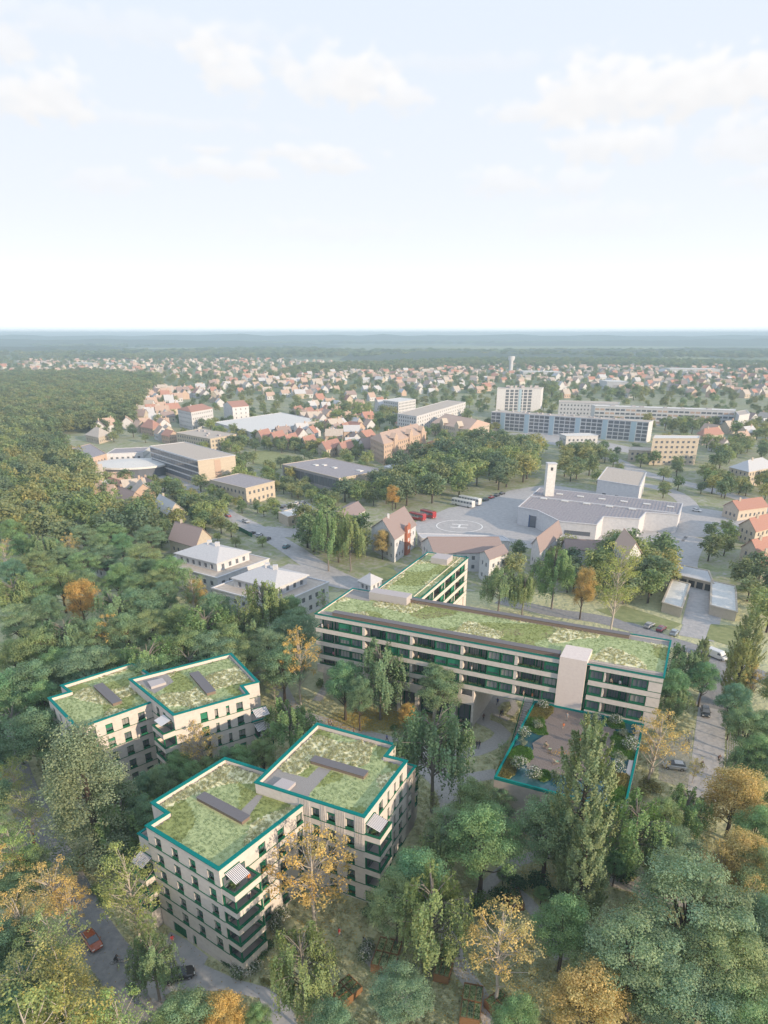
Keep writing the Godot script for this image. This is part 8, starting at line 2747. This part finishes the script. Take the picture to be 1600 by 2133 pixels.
func make_things() -> void:
	var rng := RandomNumberGenerator.new()
	rng.seed = 900
	mat("sling", lin(0.30, 0.42, 0.30), 0.8)
	# --- vehicles
	var cp := car_proto(M.car_silver)
	var vp := van_proto(M.car_white)
	var bp := bus_proto(M.car_white, "coach", "bus", 12.5, 3.3)
	var fp := bus_proto(M.car_red, "fire_engine", "truck", 8.0, 3.2)
	var lad := MB.new()
	for z in [-0.4, 0.4]: lad.cbox(Vector3(-0.5, 3.4, z), Vector3(6.0, 0.15, 0.1))
	for k in 12: lad.cbox(Vector3(-3.2 + k * 0.5, 3.4, 0), Vector3(0.08, 0.1, 0.8))
	part(fp, "ladder", lad, M.chrome)
	lad = MB.new()
	lad.cbox(Vector3(-1.2, 1.9, 0), Vector3(5.2, 0.9, 2.54))
	part(fp, "locker", lad, M.car_silver)
	ride(cp, [180, 1945], [207, 1985], "orange-brown hatchback driving on the lane under golden leaves", "cars on the lane and drive", M.car_orange)
	ride(cp, [352, 2043], [395, 2030], "dark brown car half under the weeping birch on the driveway", "cars on the lane and drive", M.car_dark)
	ride(cp, [1467, 1475], [1470, 1500], "black car at the head of the pale drive", "cars on the lane and drive", M.car_black)
	ride(cp, [1425, 1603], [1383, 1597], "silver car parked on the grass pavers under the golden birch", "cars on the lane and drive", M.car_silver)
	ride(vp, [1470, 1362], [1515, 1380], "white panel van parked beside the poplars", "vehicles behind the long building")
	for k in [[[1342, 1312], [1362, 1300], M.car_silver, "grey hatchback parked beside the wine-red car"], [[1368, 1320], [1386, 1306], M.car_wine, "wine-red car parked behind the long building"], [[1398, 1328], [1410, 1314], M.car_pale, "pale blue car parked beside the wine-red car"], [[1535, 1370], [1545, 1354], M.car_blue, "dark blue car parked opposite the white van"]]:
		ride(cp, k[0], k[1], k[3], "vehicles behind the long building", k[2])
	for k in [[[468, 1074], [482, 1079], M.car_red, "red car driving on the school street"], [[505, 1086], [519, 1091], M.car_silver, "silver car driving on the school street"], [[1442, 1064], [1460, 1067], M.car_white, "white car crossing the station yard"], [[548, 1130], [566, 1120], M.car_black, "black car parked by the street below the villas"], [[588, 1146], [606, 1136], M.car_teal, "teal car parked by the street corner"], [[517, 1116], [532, 1110], M.car_dark, "dark car parked by the green fence"], [[534, 1122], [548, 1113], M.car_silver, "silver car parked by the green fence"]]:
		ride(cp, k[0], k[1], k[3], "cars in the streets", k[2])
	for k in [[556, 1062, M.car_dark], [573, 1060, M.car_black], [590, 1058, M.car_black], [606, 1053, M.car_white], [619, 1050, M.car_white], [632, 1049, M.car_silver]]:
		ride(cp, [k[0] - 5, k[1] + 3], [k[0] + 4, k[1] - 3], {M.car_dark: "dark", M.car_black: "black", M.car_white: "white", M.car_silver: "silver"}[k[2]] + " car in the row of the small car park", "cars of the small car park", k[2])
	for k in [[1012, 1043, M.car_dark], [1024, 1038, M.car_red], [1035, 1034, M.car_black], [1046, 1030, M.car_dark]]:
		ride(cp, [k[0] - 6, k[1] + 2], [k[0] + 6, k[1] - 2], {M.car_dark: "dark", M.car_red: "red", M.car_black: "black"}[k[2]] + " car parked along the grove beside the coaches", "cars beside the coaches", k[2])
	ride(bp, [938, 1049], [992, 1060], "white coach parked along the grove, the nearer one", "coaches on the station yard")
	ride(bp, [955, 1044], [1003, 1054], "white coach parked along the grove, behind another coach", "coaches on the station yard")
	ride(fp, [856, 1080], [884, 1086], "red fire engine with grey lockers beside the steep brown roof", "fire engines")
	ride(fp, [876, 1074], [908, 1082], "red fire engine parked nearest the helipad circle", "fire engines")
	for o in [cp, vp, bp, fp]: o.free()
	# green fence beside the parked cars
	var fq := [GP(480, 1098), GP(503, 1108), GP(526, 1120)]
	var fen := thing("fence", "green panel fence beside the cars parked in the street", "fence", fq[1])
	for i in 2:
		for k in 6:
			var a: Vector3 = fq[i].lerp(fq[i + 1], k / 6.0) + Vector3(0, 0.05, 0); var b: Vector3 = fq[i].lerp(fq[i + 1], (k + 0.94) / 6.0) + Vector3(0, 0.05, 0)
			var pn := MB.new()
			pn.box(a + Vector3(0, 0.1, 0), b - a, Vector3(0, 1.7, 0), (b - a).cross(Vector3.UP).normalized() * 0.06)
			wpart(fen, "panel", pn, M.green)
			pn = MB.new()
			pn.cbox(a + Vector3(0, 0.95, 0), Vector3(0.14, 2.0, 0.14))
			wpart(fen, "post", pn, M.frame_dark)
	# --- people
	var P := func(x, y): return GP(x, y) + Vector3(0, 0.05, 0)
	var D := func(x, y, h): return W(x, y, h)
	person("walk", P.call(707, 1952), 0.5, "red", "grey", "person in red top walking on the lawn between the blocks")
	person("crouch", P.call(761, 1966), 2.6, "grey", "dark", "crouching person in grey top beside the white-flowering shrub")
	person("stand", P.call(361, 1966), 2.0, "red", "beige", "person in red jacket standing before the garage door")
	person("ride", P.call(244, 2008) + Vector3(0, 0.0, 0), 0.3, "dark", "dark", "cyclist in dark clothes on the lane behind the orange car")
	bicycle(P.call(244, 2008), 0.3, "black bicycle under the cyclist on the lane")
	person("walk", P.call(70, 1748), 2.0, "orange", "dark", "person in orange top walking on the lane behind a red-clad person")
	person("walk", P.call(74, 1766), 2.0, "red", "dark", "person in dark red coat walking on the lane")
	person("walk", P.call(590, 2086), 1.0, "red", "dark", "child in red walking on the lower driveway", "", 0.75)
	person("walk", P.call(821, 2036), 1.2, "blue", "dark", "person in blue top on the path beside the planter box")
	person("stand", P.call(892, 2036), 0.3, "dark", "blue", "person in dark top at the foot of the weeping birch")
	person("walk", P.call(954, 1990), 2.4, "dark", "dark", "person in black walking on the kitchen garden path")
	person("crouch", P.call(978, 2130), 0.4, "grey", "dark", "person bending over the lowest planter box")
	person("walk", P.call(607, 1483), 0.4, "brown", "dark", "person in brown coat on the path beside the golden birch")
	person("walk", P.call(685, 1514), 0.2, "brown", "dark", "person in brown walking side by side on the path behind the ribbed block")
	person("walk", P.call(690, 1514), 0.2, "grey", "dark", "person in grey walking side by side on the path behind the ribbed block")
	person("stand", P.call(710, 1530), 0.2, "dark", "dark", "dark-haired person half hidden by the ribbed block's roof edge")
	person("walk", P.call(737, 1532), 3.3, "brown", "dark", "person in brown striding above the ribbed block's roof edge")
	person("walk", P.call(806, 1545), 0.1, "blue", "dark", "person in blue above the ribbed block's roof corner")
	person("ride", P.call(866, 1565), 3.1, "white", "blue", "cyclist in white beside the large weeping birch")
	bicycle(P.call(862, 1565), 3.1, "bicycle ridden beside the large weeping birch")
	person("ride", P.call(970, 1563), 0.2, "white", "dark", "cyclist in white riding towards the passage")
	bicycle(P.call(970, 1563), 0.2, "bicycle ridden towards the passage")
	person("walk", P.call(993, 1558), 4.6, "dark", "dark", "person in black, one of two standing at the path bend")
	person("walk", P.call(998, 1558), 4.6, "dark", "blue", "person in black and blue, one of two standing at the path bend")
	person("stand", P.call(1007, 1501), 1.5, "brown", "dark", "person in brown standing before the passage")
	person("walk", P.call(1043, 1493), 4.0, "dark", "dark", "person in black walking in the passage with a companion")
	person("walk", P.call(1046, 1492), 4.0, "grey", "dark", "companion in grey walking in the passage")
	person("walk", P.call(1036, 1468), 4.4, "blue", "blue", "person in blue under the bridge")
	person("crouch", P.call(959, 1506), 0.5, "beige", "dark", "person sitting low beside the base wall, in beige")
	person("crouch", P.call(970, 1507), 3.0, "grey", "dark", "person sitting low beside the base wall, in grey")
	person("walk", P.call(841, 1514), 0.7, "orange", "blue", "child in orange beside the young orange tree", "", 0.75)
	var dy := 9.61
	person("stand", D.call(1180, 1501, dy), 4.4, "grey", "grey", "person in grey standing on the terrace boards")
	person("walk", D.call(1173, 1519, dy), 1.4, "orange", "orange" if false else "beige", "child in orange running on the terrace boards", "", 0.8)
	person("sit", D.call(1194, 1548, dy), 0.4, "white", "white", "person in white seated in a terrace deck chair")
	deck_chair(D.call(1194, 1548, dy), 0.4, "green deck chair under the person in white")
	person("walk", D.call(1207, 1552, dy), 2.0, "red", "dark", "person in red beside the empty deck chair")
	deck_chair(D.call(1209, 1541, dy), 2.4, "green deck chair beside the person in red")
	person("sit", D.call(1137, 1556, dy), 0.9, "beige", "dark", "person in beige seated on the terrace among fallen leaves")
	deck_chair(D.call(1137, 1556, dy), 0.9, "deck chair under the person in beige")
	deck_chair(D.call(1145, 1566, dy), 1.3, "blue-green deck chair among fallen leaves")
	deck_chair(D.call(1157, 1590, dy), 0.2, "pale green deck chair standing alone on the terrace boards")
	person("walk", D.call(1198, 1590, dy), 2.0, "beige", "beige", "person in beige walking on the terrace beside the poplar")
	person("ride", P.call(1460, 1600), 4.8, "dark", "dark", "cyclist in black on the drive")
	bicycle(P.call(1460, 1600), 4.8, "black bicycle on the drive, ridden beside another")
	person("ride", P.call(1496, 1587), 4.8, "brown", "dark", "cyclist in brown on the drive")
	bicycle(P.call(1496, 1587), 4.8, "bicycle on the drive under the cyclist in brown")
	person("walk", P.call(1491, 1658), 4.6, "orange", "dark", "person in rust-coloured coat at the lower end of the drive")
	person("stand", P.call(1358, 1614), 1.8, "grey", "grey", "person in grey on the grass between terrace and silver car")
	person("walk", P.call(1495, 1413), 1.0, "orange", "dark", "person in bright orange beside the road behind the trees")
	bicycle(P.call(1428, 1547), 1.2, "bicycle parked at the edge of the drive")
	bicycle(P.call(1434, 1549), 1.4, "second bicycle parked at the edge of the drive")
	# on the galleries and terraces
	var yaw := deg_to_rad(115.0)
	var pl := W(656.3, 1277.9, 19.8)
	var f := Face.new(pl, pl + Vector3(sin(yaw), 0, -cos(yaw)) * 71.8)
	for k in [[1.2, 15.72, "white", "white", "at the free end of the top gallery, in white"], [2.7, 15.72, "brown", "dark", "at the free end of the top gallery, in brown"], [3.9, 9.37, "pink", "dark", "on the third gallery near the free end"], [13.6, 12.57, "pink", "beige", "on the second gallery behind the weeping birch"], [24.3, 12.57, "beige", "beige", "on the second gallery, in beige beside a companion"], [27.2, 12.57, "grey", "dark", "on the second gallery, in grey beside a companion"], [36.0, 12.57, "white", "blue", "on the second gallery, in white over the passage"], [47.0, 9.37, "beige", "beige", "on the lowest gallery over the passage, one of two"], [48.8, 9.37, "orange", "beige", "on the lowest gallery over the passage, in orange"], [63.0, 15.72, "beige", "dark", "on the top gallery beyond the stair tower, in beige"], [64.6, 15.72, "white", "dark", "on the top gallery beyond the stair tower, in white"], [51.0, 12.57, "blue", "dark", "on the second gallery beside the stair tower"]]:
		person("stand", f.p(k[0], k[1], -0.75), yaw - PI / 2 + rng.randf_range(-0.6, 0.6), k[2], k[3], "person " + k[4], "people on the galleries")
	person("stand", W(519, 1838, 10.3), 4.9, "orange", "grey", "person in orange on the corner terrace under the striped awning")
	person("stand", W(519, 1872, 7.37), 4.6, "white", "blue", "person in white on the balcony below the corner terrace")
	person("stand", W(790, 1732, 11.56), 4.6, "orange", "beige", "person in orange on the ribbed block's corner terrace")
	person("stand", W(336, 1480, 10.02), 4.6, "brown", "dark", "person under the plain awning between the rear roofs")
	person("stand", W(547, 1542, 4.05), 4.6, "white", "grey", "person in white on the low balcony with the blue-striped awning")
	# potted plants on terraces
	for k in [[488, 1850, 10.25, 0.9], [480, 1842, 10.25, 0.7], [782, 1738, 11.5, 0.9], [290, 1830, 4.4, 0.9], [303, 1822, 4.4, 1.0], [150, 1528, 8.5, 0.8]]:
		shrub(4, W(k[0], k[1], k[2]), k[3], "potted leafy plant on a corner terrace", "potted plants of the terraces", rng)
	# --- kitchen garden
	planter([783, 1992], [828, 2000], 4.6, "corten planter box nearest the ribbed block", rng)
	planter([912, 2010], [942, 2018], 4.8, "corten planter box beside the weeping birch trunk", rng)
	planter([962, 2095], [1002, 2102], 4.8, "corten planter box with six beds beside the lower path", rng)
	planter([708, 2058], [735, 2085], 3.2, "corten planter box beside the cobbled strip", rng)
	planter([1024, 2085], [1060, 2125], 2.6, "corten planter box under the golden birch", rng)
	planter([1056, 1882], [1085, 1880], 3.0, "corten planter box above the golden birch", rng)
	# --- shrubs at the foot of the buildings and along the paths
	for k in [[470, 2008, 0, 1.0], [482, 2012, 0, 1.1], [500, 2030, 1, 1.5], [520, 2028, 1, 1.5], [535, 2018, 1, 1.2], [548, 1995, 0, 1.2], [560, 1975, 0, 1.2], [585, 1955, 0, 1.3], [575, 1930, 1, 1.6], [585, 1912, 1, 1.6], [770, 1905, 0, 1.3], [757, 1990, 1, 1.3], [767, 1978, 1, 1.2], [762, 2000, 1, 1.2], [868, 2022, 1, 1.0], [560, 2052, 3, 0.8], [548, 2047, 3, 0.7], [975, 1515, 1, 1.5], [960, 1517, 0, 1.2], [840, 1600, 0, 1.8], [850, 1625, 0, 1.8], [860, 1650, 0, 1.6], [835, 1570, 4, 1.8], [1040, 1870, 0, 2.2], [1000, 1885, 4, 2.0], [990, 1900, 0, 2.0], [1120, 1850, 0, 2.2], [1145, 1870, 0, 2.0], [1075, 1845, 0, 2.0], [1290, 1830, 0, 2.2], [1310, 1825, 0, 1.8], [1365, 1830, 0, 2.0], [1060, 1690, 0, 2.4], [1085, 1700, 0, 2.2], [1040, 1680, 4, 2.0], [1345, 1640, 3, 1.8], [1360, 1650, 3, 1.8], [1330, 1660, 3, 1.6], [700, 1420, 0, 1.6], [670, 1430, 4, 1.6], [820, 1520, 4, 1.2], [600, 1960, 3, 0.8], [200, 1860, 4, 1.6], [215, 1880, 4, 1.5], [165, 1815, 3, 1.8]]:
		shrub(k[2], GP(k[0], k[1]), k[3], ["dark green shrub", "white-blossomed shrub", "", "low olive shrub", "light green shrub"][k[2]] + (" at the foot of the front blocks" if k[0] < 870 and k[1] > 1560 else " on the lawn before the long building" if k[1] < 1560 else " beside the garden paths"), "shrubs of the park", rng)
	# --- parking strips of grass pavers beside the drive
	for q in [[[1370, 1560], [1445, 1520], [1434, 1645], [1372, 1625]], [[1512, 1500], [1545, 1505], [1545, 1650], [1508, 1650]]]:
		var poly := px_poly(q)
		var a := poly[0]; var u := (poly[1] - poly[0]).normalized(); var w := (poly[2] - poly[1]).normalized()
		var mb := MB.new()
		for k in 60:
			var o := a + u * 0.42 * k - w * 3.0
			for seg in Geometry2D.intersect_polyline_with_polygon(PackedVector2Array([o, o + w * 40.0]), poly):
				var n := int(seg[0].distance_to(seg[1]) / 3.0) + 1
				for i in n:
					var p0 := seg[0].lerp(seg[1], float(i) / n); var p1 := seg[0].lerp(seg[1], float(i + 1) / n)
					mb.box(Vector3(p0.x, T(p0.x, p0.y) - 0.02, p0.y), Vector3(p1.x - p0.x, T(p1.x, p1.y) - T(p0.x, p0.y), p1.y - p0.y), Vector3(0, 0.07, 0), Vector3(u.x, 0, u.y) * 0.22)
		var g := struct("grass_pavers", mb, M.path)
	# --- cobbled strip
	var cob := px_poly([[655, 2040], [675, 2035], [700, 2085], [700, 2110], [640, 2133], [612, 2120], [640, 2090]])
	var stones := MB.new()
	stones.colored = true
	var r := Rect2(cob[0], Vector2.ZERO)
	for p in cob: r = r.expand(p)
	for i in int(r.size.x / 0.42):
		for j in int(r.size.y / 0.42):
			var p := r.position + Vector2(i + (0.5 if j % 2 else 0.0), j) * 0.42
			if Geometry2D.is_point_in_polygon(p, cob):
				stones.col = tint(Color(0.30, 0.25, 0.17), rng, 0.25)
				stones.box(Vector3(p.x, T(p.x, p.y) - 0.05, p.y), Vector3(0.31, 0, 0.03), Vector3(0, 0.1, 0), Vector3(-0.03, 0, 0.31))
	var so := struct("cobbles", stones, M.painted)
	# --- fallen leaves
	litter("fallen_leaves", "carpet of yellow leaves on the lawn before the long building", disc(GP(775, 1500), 9.0, 5200, rng, 0.12, 4.5) + disc(GP(850, 1500), 5.0, 800, rng, 0.12), [Color(0.55, 0.42, 0.08), Color(0.5, 0.33, 0.06), Color(0.58, 0.48, 0.14)], 0.11, rng)
	litter("fallen_leaves", "scattered brown leaves on driveway and lane", disc(GP(440, 2040), 8.0, 260, rng, 0.09) + disc(GP(240, 2000), 9.0, 160, rng, 0.09) + disc(GP(1470, 1600), 9.0, 160, rng, 0.07), [Color(0.3, 0.18, 0.08), Color(0.4, 0.28, 0.1)], 0.1, rng)
	litter("fallen_leaves", "yellow leaves under the golden birches of the garden", disc(GP(650, 1945), 7.0, 700, rng, 0.1) + disc(GP(1050, 2080), 8.0, 1200, rng, 0.1) + disc(GP(1170, 1840), 6.0, 900, rng, 0.1) + disc(GP(640, 1465), 5.0, 400, rng, 0.1), [Color(0.5, 0.36, 0.08), Color(0.45, 0.3, 0.07)], 0.1, rng)
	var dl := []
	for i in 150:
		var p := W(1165 + rng.randfn(0.0, 14.0), 1568 + rng.randfn(0.0, 4.0), 9.62)
		dl.append(p)
	litter("fallen_leaves", "orange leaves strewn on the terrace boards", dl, [Color(0.55, 0.3, 0.06), Color(0.5, 0.36, 0.08)], 0.1, rng)
	make_grass(rng)

func _ready() -> void:
	make_materials()
	mat("awning_plain", lin(0.66, 0.65, 0.68), 0.8)
	grain("tower", [[0.0, lin(0.62, 0.55, 0.53)], [0.5, lin(0.67, 0.60, 0.575)], [1.0, lin(0.71, 0.64, 0.61)]], 6.0, 0.015, 0.9, 61)
	grain("terrace_wall", [[0.0, lin(0.34, 0.31, 0.30)], [0.5, lin(0.40, 0.365, 0.35)], [1.0, lin(0.45, 0.41, 0.39)]], 8.0, 0.015, 0.9, 62)
	var tm := mat("tuft", Color(1, 1, 1), 0.85)
	tm.vertex_color_use_as_albedo = true
	tm.backlight_enabled = true
	tm.backlight = Color(0.84, 0.86, 0.68)
	mat("blue_panel", lin(0.33, 0.45, 0.55), 0.7)
	make_view()
	make_ground()
	make_roads()
	make_far_land()
	make_tufts()
	make_trees()
	var t0 := Time.get_ticks_msec()
	make_housing()
	make_long_building()
	make_terrace()
	make_town()
	make_park_trees()
	make_things()
	for k in protos:
		protos[k].free()
	print("built in ", Time.get_ticks_msec(), " ms")
